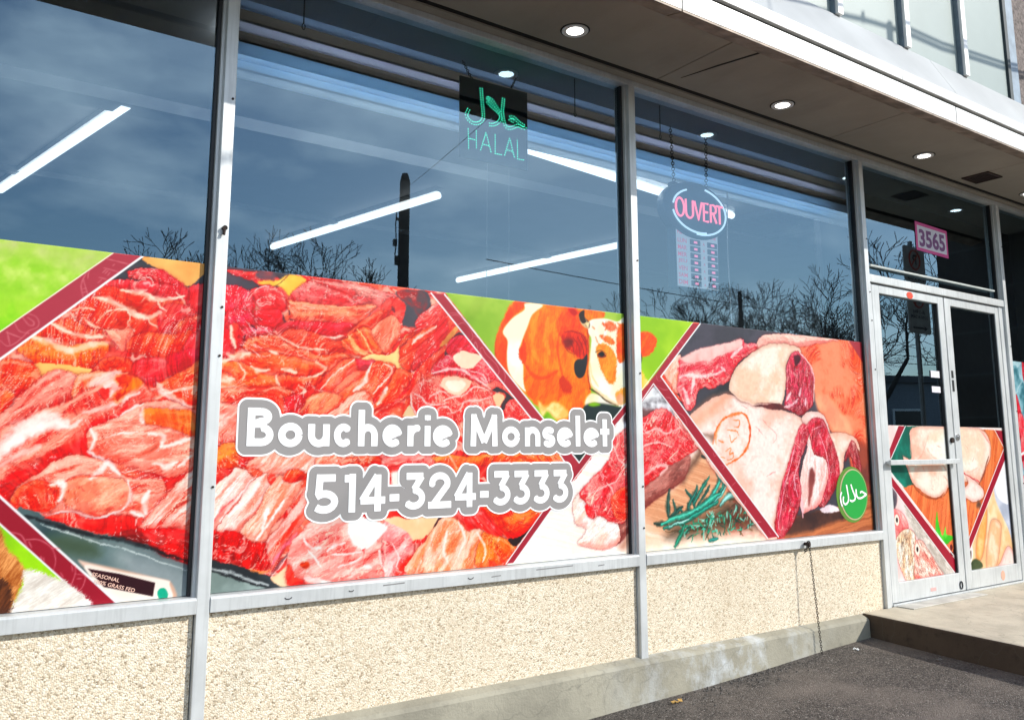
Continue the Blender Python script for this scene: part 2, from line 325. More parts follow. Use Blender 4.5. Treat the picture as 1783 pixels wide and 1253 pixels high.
def lerp(C, c, a): return C*(1-a[..., None])+np.asarray(c, float)*a[..., None]
def pts(s): return [tuple(float(v)/1000 for v in q.split(',')) for q in s.split()]
def round_poly(P, n=4):
    P = [np.array(p) for p in P]; k = len(P); out = []
    for i in range(k):
        a, b, c, d = P[i-1], P[i], P[(i+1) % k], P[(i+2) % k]
        for j in range(n):
            t = j/n; out.append(.5*((2*b)+(c-a)*t+(2*a-5*b+4*c-d)*t*t+(3*b-a-3*c+d)*t**3)*1.0)
    return out
def round_line(P, n=5):
    P = [np.array(p) for p in P]; P = [2*P[0]-P[1]]+P+[2*P[-1]-P[-2]]; out = []
    for i in range(1, len(P)-2):
        a, b, c, d = P[i-1:i+3]
        for j in range(n): t = j/n; out.append(.5*((2*b)+(c-a)*t+(2*a-5*b+4*c-d)*t*t+(3*b-a-3*c+d)*t**3))
    return out+[P[-2]]
def poly_sd(P, X, Z):
    d = np.full(X.shape, 1e9); ins = np.zeros(X.shape, bool); n = len(P)
    for i in range(n):
        a, b = P[i], P[(i+1) % n]; ex, ez = b[0]-a[0], b[1]-a[1]; L = ex*ex+ez*ez
        if L < 1e-12: continue
        wx, wz = X-a[0], Z-a[1]; t = np.clip((wx*ex+wz*ez)/L, 0, 1); d = np.minimum(d, (wx-ex*t)**2+(wz-ez*t)**2)
        c = (a[1] <= Z) != (b[1] <= Z)
        if abs(ez) > 1e-12: ins ^= c & (X < a[0]+(Z-a[1])*ex/ez)
    d = np.sqrt(d); return np.where(ins, -d, d)
class Canvas:
    def __init__(s, x0, x1, z0, z1, res):
        s.nx, s.nz = int(round((x1-x0)/res))+1, int(round((z1-z0)/res))+1; s.x0, s.z0, s.x1, s.z1 = x0, z0, x1, z1
        s.xs, s.zs = np.linspace(x0, x1, s.nx), np.linspace(z0, z1, s.nz); s.X, s.Z = np.meshgrid(s.xs, s.zs); s.C = np.zeros((s.nz, s.nx, 3)); s.k = 0
    def win(s, P, m):
        A = np.array(P); i0, i1 = np.searchsorted(s.xs, [A[:, 0].min()-m, A[:, 0].max()+m]); j0, j1 = np.searchsorted(s.zs, [A[:, 1].min()-m, A[:, 1].max()+m])
        if i1-i0 < 2 or j1-j0 < 2: return None
        s.k += 1; q = (slice(j0, j1), slice(i0, i1)); return q, s.X[q], s.Z[q]
    def base(s, c0, c1, fat):
        n = fbm(s.X*9, s.Z*9, 3); r = 1-np.abs(2*fbm(s.X*5+n, s.Z*8+n, 4)-1)*3
        s.C = lerp(mix(c0, c1, smooth01(.3, .7, n)), fat, smooth01(.6, .95, r)*.7)
    def field(s, X, Z, ang, sx, st):
        c, q = math.cos(R(ang)), math.sin(R(ang)); o = s.k*3.71; return (X*c+Z*q)/sx+o, (-X*q+Z*c)/sx*st+o*1.3
    def meat(s, P, c0, c1, fat=.5, ang=0, st=3, grain=.22):
        P = round_poly(P); w = s.win(P, .03)
        if not w: return
        q, X, Z = w; d = poly_sd(P, X, Z)+.006*(fbm(X*55, Z*55, 2)-.5); C = s.C[q]
        C = lerp(C, (104, 4, 14), np.where(d > 0, .55*np.exp(-np.maximum(d, 0)/.004), 0))
        u, v = s.field(X, Z, ang, .10, st); wu, wv = fbm(u*.8, v*.8, 3), fbm(u*.8+40, v*.8+13, 3)
        n = fbm(u+1.2*wu, v+1.2*wv, 4); col = mix(c0, c1, smooth01(.28, .72, n))
        g = vnoise(u*5+2*wu, v*7+2*wv)-.5+.7*(vnoise(X*210, Z*210)-.5); col = col*(1+grain*g[..., None])
        r = 1-np.abs(2*fbm(u*1.1+1.8*wu+7, v*.9+1.8*wv, 3)-1)*2.6; r2 = 1-np.abs(2*fbm(u*2.6+2*wv+31, v*2.2+2*wu, 3)-1)*3.2
        col = lerp(col, FAT_, np.clip(fat*(smooth01(.84, .98, r)*.75*smooth01(.46, .64, wu)+smooth01(.88, .99, r2)*.38*smooth01(.44, .62, wv)), 0, .95))
        r3 = 1-np.abs(2*fbm(u*2.1+2.6*wu+5, v*1.6+2.6*wv+3, 4)-1)*4.2; col = lerp(col, FAT_, np.clip(fat, 0, 1)*smooth01(.55, .98, r3)*.55*smooth01(.47, .60, fbm(X*9+s.k, Z*9, 3)))
        gz, gx = np.gradient(d); gl = np.hypot(gx, gz)+1e-9; sh = (-.35*gx+.9*gz)/gl; e2 = smooth01(-.045, 0, d)
        col = lerp(col, np.array(c0)*np.array((.86, .6, .6)), np.clip(-sh, 0, 1)*e2*.75); col = lerp(col, np.minimum(255, np.array(c1)+26), np.clip(sh, 0, 1)*e2*.40)
        e = smooth01(-.010, 0, d); col = lerp(col, np.array(c0)*.82, e*.25)
        rim = smooth01(.0, .35, np.clip(1-np.abs(d+.012)/.006, 0, 1))*smooth01(.5, .62, fbm(X*14, Z*14+s.k, 2)); col = lerp(col, FAT_, rim*min(1, fat)*.35)
        h = smooth01(.60, .74, fbm(u*1.4+60, v*1.1, 4)); col = lerp(col, (255, 226, 214), h*.20*min(1, fat+.2))
        h2 = smooth01(.80, .90, vnoise(X*120+s.k, Z*120)*.6+.4*vnoise(X*260, Z*260)); col = lerp(col, (255, 244, 240), h2*.5*smooth01(.45, .6, n))
        s.C[q] = lerp(C, 0, np.ones(d.shape)*0)*(1-smooth01(.0025, -.0025, d)[..., None])+np.clip(col, 0, 255)*smooth01(.0025, -.0025, d)[..., None]
    def fill(s, P, c0, c1, soft=.003, sc=.12, curve=True, alpha=1.0):
        if curve and len(P) > 3: P = round_poly(P)
        w = s.win(P, soft*1.5+.004)
        if not w: return
        q, X, Z = w; d = poly_sd(P, X, Z); o = s.k*2.3; col = mix(c0, c1, smooth01(.3, .7, fbm(X/sc+o, Z/sc+o, 4)))
        s.C[q] = lerp(s.C[q], col, alpha*smooth01(soft, -soft, d))
    def warp(s):
        X, Z = s.X, s.Z; r = s.xs[1]-s.xs[0]
        dx = .018*(fbm(X*16, Z*16, 3)-.5)+.004*(fbm(X*75, Z*75, 2)-.5); dz = .018*(fbm(X*16+50, Z*16+9, 3)-.5)+.004*(fbm(X*75+20, Z*75+31, 2)-.5)
        j = np.clip(np.arange(s.nz)[:, None]+np.rint(dz/r).astype(int), 0, s.nz-1); i = np.clip(np.arange(s.nx)[None, :]+np.rint(dx/r).astype(int), 0, s.nx-1)
        C = s.C[j, i]; red = smooth01(70, 130, C[..., 0]-C[..., 1])*smooth01(150, 110, C[..., 1])        # grain of the meat only
        th = 3.4*fbm(X*1.7, Z*1.7, 2)-.8; Xc = X-2.2; u, v = Xc*np.cos(th)+Z*np.sin(th), -Xc*np.sin(th)+Z*np.cos(th); w1, w2 = fbm(X*12+3, Z*12, 3), fbm(X*12+70, Z*12+20, 3)
        n = fbm(u*16+2*w1, v*52+2*w2, 3)-.5; C = C*(1+(.55*n*red)[..., None])
        k = 1-np.abs(2*fbm(u*9+2.2*w1, v*22+2.2*w2, 4)-1)*5.5; C = lerp(C, (255, 224, 206), smooth01(.45, .95, k)*red*.58*smooth01(.46, .58, fbm(X*6+9, Z*6, 3)))
        k = 1-np.abs(2*fbm(u*7+2.0*w2+33, v*16+2.0*w1, 4)-1)*7; C = lerp(C, (150, 8, 16), smooth01(.4, .95, k)*red*.55*smooth01(.42, .56, fbm(X*7+39, Z*7, 3)))
        mm = fbm(u*7+1.5*w2+90, v*13+1.5*w1+12, 4); C = lerp(C, (255, 176, 158), smooth01(.56, .72, mm)*red*.26); C = lerp(C, (176, 10, 16), smooth01(.46, .30, mm)*red*.42)
        gl = 1-np.abs(2*fbm(u*11+1.2*w1+55, v*24+1.2*w2+5, 3)-1)*3.2; C = lerp(C, (255, 242, 236), smooth01(.76, .98, gl)*red*.6*smooth01(.56, .68, fbm(X*13+44, Z*13, 2)))
        sp = smooth01(.74, .84, .5*vnoise(X*190, Z*230)+.5*vnoise(X*90+7, Z*110)); C = lerp(C, (255, 246, 240), sp*red*.45*smooth01(.48, .62, fbm(X*8+80, Z*8, 3)))
        s.C = np.clip(C*(1+.06*(fbm(X*60, Z*60, 3)-.5)[..., None]), 0, 255)
    def skin(s, P, c0, c1, edge=.7):
        P = round_poly(P); w = s.win(P, .02)
        if not w: return
        q, X, Z = w; d = poly_sd(P, X, Z); o = s.k*2.3; n = fbm(X*7+o, Z*7+o, 5); k = fbm(X*60, Z*60, 2)
        col = mix(c0, c1, smooth01(.32, .62, n))*(1+.05*(k-.5)[..., None]); col = lerp(col, np.array(c0)*.86, edge*smooth01(-.035, 0, d))
        sp = smooth01(.78, .86, vnoise(X*45+o, Z*45)); col = lerp(col, np.array(c0)*.88, sp*.22)
        s.C[q] = lerp(lerp(s.C[q], (90, 40, 40), np.where(d > 0, edge*.7*np.exp(-np.maximum(d, 0)/.008), 0)), np.clip(col, 0, 255), smooth01(.0025+(.03 if edge < .2 else 0), -.0025-(.03 if edge < .2 else 0), d))
    def fur(s, P, c0, c1, ang=70):
        P = round_poly(P); w = s.win(P, .015)
        if not w: return
        q, X, Z = w; u, v = s.field(X, Z, ang, .028, 4); wb = fbm(u*.6, v*.3, 2); d = poly_sd(P, X, Z)+.014*(vnoise(u*3, v*5)-.5)
        n = .55*fbm(u*.5+wb, v*.25, 3)+.45*fbm(u*1.6+wb, v*2.6+wb*2, 3); s.C[q] = lerp(s.C[q], mix(c0, c1, smooth01(.22, .78, n)), smooth01(.005, -.005, d))
    def wood(s, P, c0, c1, ang=0, soft=.003):
        P = [np.array(p) for p in P]; w = s.win(P, soft*1.5)
        if not w: return
        q, X, Z = w; u, v = s.field(X, Z, ang, .6, 9); n = fbm(u+.6*fbm(u*1.5, v*.3, 2), v*3.2, 4); f = vnoise(u*3, v*16)
        s.C[q] = lerp(s.C[q], mix(c0, c1, smooth01(.3, .7, .75*n+.25*f)), smooth01(soft, -soft, poly_sd(P, X, Z)))
    def band(s, P, c): s.fill(P, c, tuple(v*1.03 for v in c), soft=.002, curve=False)
    def line(s, P, w, c, a=1.0): s.seam(P, w, c, a, flat=True)
    def seam(s, P, w, c, a=.9, rough=.55, flat=False):
        P = [np.array(p) for p in P] if (flat or len(P) < 3) else round_line(P); k = s.win(P, w+.006)
        if not k: return
        q, X, Z = k; d = np.full(X.shape, 1e9); tt = np.zeros(X.shape); L = max(1, len(P)-1)
        for i in range(len(P)-1):
            ax, az = P[i]; ex, ez = P[i+1][0]-ax, P[i+1][1]-az; l2 = ex*ex+ez*ez+1e-12; t = np.clip(((X-ax)*ex+(Z-az)*ez)/l2, 0, 1)
            dd = np.hypot(X-ax-ex*t, Z-az-ez*t); m = dd < d; d = np.where(m, dd, d); tt = np.where(m, (i+t)/L, tt)
        if flat: hw = w/2; al = smooth01(hw+.0015, hw-.0015, d)
        else:
            hw = w/2*(.35+.65*np.sin(np.clip(tt, .04, .96)*math.pi)**.6)*(1+2.4*rough*(fbm(X*42+s.k, Z*42, 3)-.5)); al = smooth01(hw+.0025, np.maximum(hw*.25-.0015, -.002), d)*(.72+.28*smooth01(.35, .55, fbm(X*30+s.k, Z*30, 3)))
        s.C[q] = lerp(s.C[q], c, al*a)
    def mesh(s, name, parent, xa, xb, za, zb, y, gain=.66):
        i0, i1 = np.searchsorted(s.xs, [xa, xb]); j0, j1 = np.searchsorted(s.zs, [za, zb]); i1 = min(i1+1, s.nx); j1 = min(j1+1, s.nz)
        X, Z, C = s.X[j0:j1, i0:i1].copy(), s.Z[j0:j1, i0:i1].copy(), np.clip(s.C[j0:j1, i0:i1], 0, 255)/255
        L = C.mean(-1, keepdims=True); C = np.clip(L+(C-L)*1.20, 0, 1); C = np.clip((C-.5)*1.10+.52, 0, 1)
        X[:, 0] = xa; X[:, -1] = xb; Z[0] = za; Z[-1] = zb
        nz, nx = X.shape; C = np.where(C <= .04045, C/12.92, ((C+.055)/1.055)**2.4)*gain
        me = bpy.data.meshes.new(name); nv = nx*nz; nf = (nx-1)*(nz-1)
        me.vertices.add(nv); co = np.empty((nv, 3), np.float32); co[:, 0] = X.ravel(); co[:, 1] = y; co[:, 2] = Z.ravel(); me.vertices.foreach_set('co', co.ravel())
        idx = np.arange(nv).reshape(nz, nx); fc = np.stack([idx[:-1, :-1], idx[:-1, 1:], idx[1:, 1:], idx[1:, :-1]], -1).reshape(-1, 4)
        me.loops.add(nf*4); me.loops.foreach_set('vertex_index', fc.ravel().astype(np.int32)); me.polygons.add(nf); me.polygons.foreach_set('loop_start', np.arange(0, nf*4, 4, dtype=np.int32))
        me.update(calc_edges=True); at = me.color_attributes.new('print', 'FLOAT_COLOR', 'POINT'); c4 = np.ones((nv, 4), np.float32); c4[:, :3] = C.reshape(-1, 3); at.data.foreach_set('color', c4.ravel())
        me.materials.append(FILM); o = bpy.data.objects.new(name, me); return link(o, parent)
FAT_ = (255, 226, 205)
FILM_WINDOWS = ((-1.35, 5.3, 0.835, 2.098, 0.003), [  # lower-left meat is paler, with sun glare painted into the print colours
 ('base', ((214,28,30),(250,104,76),(255,226,205)), {}),
 ('fill', ('-1400,2150 562,2098 9,1552 571,841 200,800 -1400,800',(140,190,50),(190,214,110)), {'sc':0.16,'curve':False}),
 ('fill', ('176,2105 562,2096 204,1754',(150,198,58),(198,220,120)), {'sc':0.09,'curve':False}),
 ('fill', ('177,2097 562,2095 463,2036 309,2060 180,2055',(200,200,150),(176,200,100)), {'sc':0.1,'soft':0.05}),
 ('fill', ('194,1878 332,1909 291,1821 203,1765',(120,196,20),(160,206,60)), {'sc':0.1,'soft':0.04}),
 ('fill', ('659,2095 907,2096 912,2006 617,1996 537,1983',(74,74,80),(58,60,66)), {}),
 ('fill', ('659,2096 907,2096 886,2053 818,2000 750,2039',(246,150,84),(255,196,122)), {'sc':0.25}),
 ('meat', ('879,2014 839,2007 819,1968 836,1905 917,1903 911,2020',(205,14,34),(246,62,66),0.5,60), {}),
 ('meat', ('612,2018 619,2040 727,2055 813,2000 824,1973 753,1984 659,2001 619,2006',(205,14,34),(246,62,66),0.6,-10), {}),
 ('meat', ('538,1970 557,1994 626,2000 731,2002 805,1999 833,1960 817,1940 713,1943 607,1964 547,1953',(205,14,34),(246,62,66),0.35,-12), {}),
 ('meat', ('504,1944 539,1963 607,1964 691,1946 727,1913 729,1890 687,1877 590,1909 533,1925',(226,38,14),(240,60,44),0.25,-15), {}),
 ('seam', ('595,1960 649,1959 709,1938 756,1938 816,1956',0.03,(255,226,205),0.95), {}),
 ('seam', ('788,1974 812,1944 827,1918',0.012,(255,226,205),0.8), {}),
 ('meat', ('729,1886 757,1916 826,1922 863,1898 830,1858 780,1817 737,1818',(205,14,34),(250,90,80),0.7,30), {}),
 ('meat', ('780,1822 829,1876 890,1900 918,1893 927,1717 855,1722 800,1773',(205,14,34),(252,104,56),0.6,60), {}),
 ('meat', ('436,1864 472,1906 505,1929 550,1918 616,1884 659,1866 694,1837 683,1814 647,1794 613,1818 549,1799 478,1820',(226,38,14),(246,66,40),0.35,10), {}),
 ('seam', ('436,1868 470,1880 509,1872',0.011,(255,226,205),0.9), {}),
 ('seam', ('432,1863 441,1843 455,1818',0.011,(255,226,205),0.9), {}),
 ('seam', ('472,1845 501,1826 537,1812',0.011,(255,226,205),0.9), {}),
 ('seam', ('520,1832 545,1865 576,1881 612,1888 628,1868 624,1836 649,1816',0.011,(255,226,205),0.9), {}),
 ('seam', ('625,1876 655,1866 692,1864',0.011,(255,226,205),0.9), {}),
 ('seam', ('726,1931 732,1909 758,1893',0.011,(255,226,205),0.9), {}),
 ('seam', ('498,1926 541,1922 591,1900 641,1882 692,1864 733,1886',0.034,(255,226,205),0.95), {}),
 ('meat', ('366,1798 423,1841 478,1820 541,1803 582,1798 592,1759 561,1744 505,1753 442,1774',(226,38,14),(250,96,60),0.9,-8), {}),
 ('meat', ('327,1770 372,1811 442,1787 504,1770 517,1754 475,1751 406,1759',(226,38,14),(248,74,34),0.25,-18), {}),
 ('seam', ('376,1816 418,1798 480,1781 559,1783',0.026,(255,226,205),0.95), {}),
 ('meat', ('549,1804 597,1812 637,1824 647,1789 629,1748 606,1729 576,1762',(244,104,84),(255,190,160),0.6,-30), {}),
 ('seam', ('553,1800 580,1762 610,1729',0.008,(170,16,30),0.9), {}),
 ('meat', ('628,1761 659,1799 733,1809 798,1809 849,1827 870,1778 837,1739 760,1716 684,1730 638,1731',(226,38,14),(252,104,56),0.6,10), {}),
 ('meat', ('826,1766 876,1825 921,1819 927,1708 874,1696',(205,14,34),(246,62,66),0.5,60), {}),
 ('meat', ('281,1721 331,1770 377,1744 430,1739 482,1751 552,1763 564,1731 533,1690 488,1664 383,1669 331,1678',(240,72,14),(252,128,50),0.35,12), {}),
 ('seam', ('328,1763 369,1748 415,1730 461,1728 517,1754 556,1756',0.04,(255,226,205),0.9), {}),
 ('seam', ('438,1735 455,1707',0.02,(255,226,205),0.7), {}),
 ('meat', ('519,1663 564,1705 623,1713 649,1692 660,1640 625,1630 553,1626',(226,38,14),(252,104,56),0.4,20), {}),
 ('meat', ('649,1692 705,1717 769,1708 805,1678 773,1641 745,1613 691,1619 660,1640',(205,14,34),(246,62,66),0.6,20), {}),
 ('meat', ('764,1717 836,1757 907,1753 900,1706 840,1685 806,1660',(200,8,40),(240,30,60),0.15,30), {}),
 ('fill', ('338,1675 511,1667 467,1635 356,1630',(250,180,104),(255,204,130)), {}),
 ('meat', ('225,1668 273,1687 331,1670 361,1618 323,1583 281,1574 264,1525 236,1524',(226,38,14),(252,104,56),0.8,25), {}),
 ('meat', ('229,1572 260,1577 286,1562 271,1521 235,1492',(240,30,16),(250,120,60),0.2,60), {}),
 ('meat', ('236,1484 284,1533 330,1592 377,1648 436,1651 472,1631 465,1568 422,1537 362,1503 300,1465 240,1429',(246,88,74),(255,170,152),0.5,38), {'st':6}),
 ('meat', ('467,1635 520,1655 591,1650 631,1660 609,1616 533,1583 474,1547 457,1568',(250,100,60),(255,190,160),0.9,34), {}),
 ('meat', ('240,1432 300,1469 362,1507 422,1537 494,1581 568,1636 627,1656 682,1623 730,1581 695,1549 616,1513 579,1474 534,1452 505,1418 456,1368 392,1336 330,1305 254,1259',(244,62,50),(255,150,128),0.7,36), {'st':5}),
 ('seam', ('249,1361 303,1429 364,1470 418,1487',0.1,(255,246,240),0.8), {'rough':0.5}),
 ('seam', ('275,1389 338,1437 398,1458 449,1472',0.07,(255,246,240),0.8), {'rough':0.5}),
 ('seam', ('419,1471 465,1459 497,1481',0.03,(255,246,240),0.7), {'rough':0.5}),
 ('seam', ('499,1506 560,1528 614,1551',0.03,(255,246,240),0.7), {'rough':0.5}),
 ('seam', ('562,1605 594,1611 584,1572',0.04,(255,246,240),0.8), {'rough':0.5}),
 ('seam', ('508,1607 549,1631 607,1659',0.04,(255,246,240),0.7), {'rough':0.5}),
 ('seam', ('615,1534 637,1565 676,1584',0.02,(255,246,240),0.7), {'rough':0.5}),
 ('seam', ('252,1322 312,1361 374,1389',0.04,(255,246,240),0.5), {'rough':0.5}),
 ('fill', ('593,1628 627,1652 678,1625 667,1601 635,1591 606,1547 592,1572 626,1604',(240,70,6),(250,120,20)), {'soft':0.012}),
 ('seam', ('256,1271 337,1307 407,1340 470,1381 513,1422 526,1456 586,1491 635,1535',0.03,(246,10,22),0.85), {}),
 ('seam', ('258,1248 305,1270 366,1301 429,1336 486,1377 523,1389',0.03,(214,8,18),0.9), {}),
 ('meat', ('254,1259 305,1270 327,1254 308,1231 289,1204 257,1217',(180,6,16),(240,30,30),0.2,30), {}),
 ('meat', ('737,1612 790,1646 840,1680 900,1720 927,1708 937,1520 875,1528 822,1535 785,1574',(226,38,14),(252,104,56),0.9,30), {}),
 ('seam', ('741,1617 768,1587 812,1557 865,1536',0.04,(255,240,230),0.9), {}),
 ('seam', ('768,1587 818,1598 878,1618',0.02,(255,240,230),0.8), {}),
 ('meat', ('519,1447 571,1473 617,1504 687,1545 732,1559 787,1557 875,1528 928,1515 937,1358 836,1288 786,1280 628,1330 531,1372 515,1414',(244,104,84),(255,182,162),0.9,14), {'st':5}),
 ('meat', ('700,1528 797,1530 884,1514 889,1425 792,1459 708,1476',(244,84,10),(252,140,56),0.5,10), {}),
 ('seam', ('696,1532 690,1501 695,1480',0.022,(255,242,234),0.9), {}),
 ('seam', ('526,1448 540,1414 523,1377',0.024,(255,242,234),0.9), {}),
 ('seam', ('524,1372 572,1343 613,1313',0.022,(255,242,234),0.9), {}),
 ('seam', ('722,1437 777,1424 763,1389',0.03,(255,242,234),0.9), {}),
 ('seam', ('763,1389 808,1398 872,1416',0.02,(255,242,234),0.9), {}),
 ('seam', ('746,1324 792,1319 825,1336',0.03,(255,242,234),0.9), {}),
 ('seam', ('575,1419 625,1436 701,1441',0.012,(255,242,234),0.9), {}),
 ('seam', ('834,1319 875,1358',0.016,(255,242,234),0.9), {}),
 ('seam', ('616,1508 663,1535 695,1545',0.014,(255,242,234),0.9), {}),
 ('meat', ('302,1219 316,1258 366,1301 418,1340 479,1364 548,1351 613,1317 655,1283 778,1276 789,1220 758,1187 770,1194 736,1140 680,1142 601,1138 555,1140 493,1159 413,1155 345,1160 319,1182 300,1203',(244,104,84),(255,182,162),0.9,12), {'st':4}),
 ('meat', ('449,1262 514,1289 592,1283 656,1265 671,1218 654,1173 600,1150 539,1157 484,1180 452,1217',(250,120,90),(255,176,146),0.45,30), {}),
 ('meat', ('300,1203 317,1253 368,1280 427,1262 445,1213 419,1174 355,1169 319,1182',(238,44,22),(252,112,70),0.6,40), {}),
 ('seam', ('412,1263 445,1266 450,1241 442,1209',0.034,(255,244,238),0.92), {}),
 ('seam', ('662,1269 670,1231 661,1181 624,1153 562,1142 501,1159 456,1169 413,1159',0.016,(255,244,238),0.92), {}),
 ('seam', ('731,1229 717,1191 727,1153',0.03,(255,244,238),0.92), {}),
 ('seam', ('679,1155 720,1141',0.03,(255,244,238),0.92), {}),
 ('seam', ('538,1277 571,1305 589,1326 630,1292',0.035,(255,244,238),0.9), {}),
 ('seam', ('456,1271 492,1282 530,1285 576,1289',0.01,(240,60,40),0.7), {}),
 ('seam', ('663,1283 720,1277 777,1280',0.01,(214,40,40),0.7), {}),
 ('fill', ('345,1158 376,1168 395,1159 371,1145',(255,226,226),(255,200,200)), {'soft':0.004}),
 ('fill', ('319,1174 489,1119 645,1070 768,1029 888,978 897,807 621,836',(44,60,66),(104,122,122)), {'sc':0.3}),
 ('fill', ('648,1016 889,948 897,807 719,825 673,928',(140,150,152),(190,198,196)), {'sc':0.3,'soft':0.05}),
 ('fill', ('428,1098 552,1071 579,1012 480,1027 427,1063',(70,86,70),(56,84,76)), {'soft':0.03}),
 ('meat', ('406,1155 471,1164 555,1140 640,1144 713,1124 739,1093 703,1083 644,1078 565,1099 488,1123 425,1142',(228,20,22),(250,70,50),0.1,-10), {}),
 ('meat', ('714,1103 744,1152 806,1223 878,1304 922,1303 935,1057 873,1086 805,1086 747,1097',(244,104,84),(255,216,206),1.0,46), {'st':9}),
 ('meat', ('718,1099 797,1090 873,1086 901,1050 897,964 845,981 785,1006 742,1043',(170,4,10),(236,12,18),0.1,75), {'st':6}),
 ('meat', ('629,1075 683,1092 728,1077 738,1043 685,1055',(120,14,16),(196,26,26),0.1,-10), {}),
 ('seam', ('347,1156 452,1121 559,1087 645,1061 768,1020 888,969',0.022,(26,28,32),0.95), {}),
 ('seam', ('393,1128 490,1095 607,1047 729,998 890,939',0.006,(212,220,218),0.9), {}),
 ('seam', ('467,1108 567,1070 647,1041 769,999 889,956',0.006,(120,128,128),0.9), {}),
 ('fill', ('274,1136 571,843 277,837 253,1143',(134,186,14),(154,206,26)), {'curve':False}),
 ('fill', ('927,2093 1258,2094 1111,2008 933,1979',(80,74,84),(66,62,70)), {}),
 ('meat', ('969,2081 1074,2087 1147,2086 1188,2070 1120,2033 1061,2051 1003,2064',(205,14,34),(250,80,60),0.4,-14), {}),
 ('fill', ('1098,2090 1167,2093 1163,2063 1094,2060',(220,70,66),(90,76,86)), {'soft':0.01}),
 ('fill', ('1100,2046 1168,2063 1228,2090 1300,2083 1291,2057 1260,2033 1231,2000 1189,2041 1125,2036',(255,190,80),(255,224,130)), {'soft':0.006}),
 ('seam', ('1228,2090 1189,2055 1169,2043',0.006,(120,60,40),0.8), {}),
 ('meat', ('950,2000 1015,2019 1068,2003 1088,1976 1090,1937 1058,1910 983,1903 955,1906',(205,14,34),(240,40,70),0.5,20), {}),
 ('meat', ('1077,2009 1149,2039 1190,2026 1221,1989 1228,1950 1174,1921 1114,1940 1088,1981',(205,14,34),(244,70,70),0.6,-30), {}),
 ('meat', ('1232,1990 1280,2051 1332,2077 1418,2055 1517,2024 1552,1991 1453,1976 1340,1981 1263,1978',(230,60,66),(250,130,124),0.5,6), {'grain':0.5}),
 ('meat', ('1331,2082 1417,2086 1583,2084 1659,2060 1717,2061 1735,2046 1643,2000 1552,1996 1500,2038 1417,2060',(228,84,86),(250,150,140),0.6,-10), {'grain':0.6}),
 ('meat', ('1222,1979 1293,1981 1346,1976 1453,1976 1557,1992 1631,2004 1587,1952 1532,1906 1423,1905 1317,1903 1260,1913',(246,84,60),(255,160,120),0.8,4), {}),
 ('seam', ('1237,1976 1341,1976 1453,1976 1530,1984',0.014,(255,190,150),0.8), {}),
 ('meat', ('1643,2000 1712,2044 1753,2043 1772,2001 1762,1935 1691,1919 1587,1931',(226,40,40),(246,84,70),0.2,30), {}),
 ('fill', ('1723,2072 1881,2083 1883,1935 1762,1925 1772,2012',(84,78,86),(70,70,78)), {'soft':0.006}),
 ('fill', ('1728,2066 1776,2087 1849,2084 1881,2037 1851,1969 1801,2008',(180,40,44),(90,70,76)), {'sc':0.05,'soft':0.008}),
 ('meat', ('982,1918 1081,1922 1098,1870 1047,1847 990,1847',(205,14,34),(236,30,70),0.7,20), {}),
 ('meat', ('1095,1933 1183,1941 1210,1909 1177,1867 1127,1868 1092,1894',(205,14,34),(250,60,70),0.4,10), {}),
 ('meat', ('1042,1847 1108,1866 1167,1866 1158,1836 1096,1822 1053,1804',(205,14,34),(250,60,80),0.8,20), {}),
 ('seam', ('1084,1869 1104,1851',0.016,(90,40,52),0.9), {}),
 ('seam', ('1209,1919 1216,1885',0.016,(90,40,52),0.9), {}),
 ('seam', ('1234,1941 1239,1926',0.016,(90,40,52),0.9), {}),
 ('seam', ('1701,2005 1713,1980',0.016,(90,40,52),0.9), {}),
 ('seam', ('1062,1824 1053,1804',0.016,(90,40,52),0.9), {}),
 ('seam', ('1235,1906 1255,1903',0.016,(90,40,52),0.9), {}),
 ('meat', ('941,1900 984,1889 996,1833 1022,1769 996,1735 951,1723',(205,14,34),(244,50,60),0.3,70), {}),
 ('meat', ('985,1852 1003,1877 1032,1860 1053,1819 1045,1780 1022,1769 1002,1806',(205,14,34),(250,60,40),0.1,70), {}),
 ('seam', ('994,1862 1001,1824 1019,1778',0.026,(255,226,205),0.95), {}),
 ('meat', ('1177,1857 1215,1890 1317,1903 1444,1909 1532,1906 1478,1860 1425,1836 1345,1850 1257,1863',(206,6,30),(236,30,50),0.15,0), {}),
 ('meat', ('1198,1839 1237,1864 1319,1863 1425,1831 1479,1830 1475,1789 1374,1762 1270,1795 1209,1816',(226,38,14),(246,66,40),0.3,-14), {}),
 ('meat', ('1050,1780 1086,1816 1158,1841 1188,1838 1219,1811 1280,1791 1374,1762 1427,1776 1481,1784 1514,1766 1471,1743 1408,1694 1376,1713 1313,1739 1171,1760 1089,1759',(226,38,14),(252,104,56),0.9,-14), {'st':4}),
 ('meat', ('1000,1749 1075,1758 1181,1760 1313,1744 1375,1732 1408,1704 1367,1682 1274,1678 1140,1686 1077,1706',(226,38,14),(252,104,56),0.5,-6), {'st':5}),
 ('meat', ('946,1718 1020,1722 1077,1706 1141,1681 1205,1655 1206,1626 1158,1610 1096,1608 1033,1634 1008,1674 948,1676',(238,56,14),(252,116,50),0.7,-20), {}),
 ('meat', ('949,1671 1023,1656 1052,1630 1130,1600 1169,1577 1230,1546 956,1534',(226,38,14),(252,104,56),0.9,-10), {}),
 ('meat', ('1204,1674 1285,1673 1367,1682 1393,1674 1358,1642 1287,1615 1248,1594 1206,1626',(226,38,14),(250,90,50),0.7,12), {}),
 ('seam', ('1177,1857 1198,1834 1280,1794',0.014,(255,226,205),0.92), {}),
 ('seam', ('995,1753 1028,1741 1075,1754',0.05,(255,226,205),0.92), {}),
 ('seam', ('1280,1791 1321,1789 1384,1788',0.02,(255,226,205),0.92), {}),
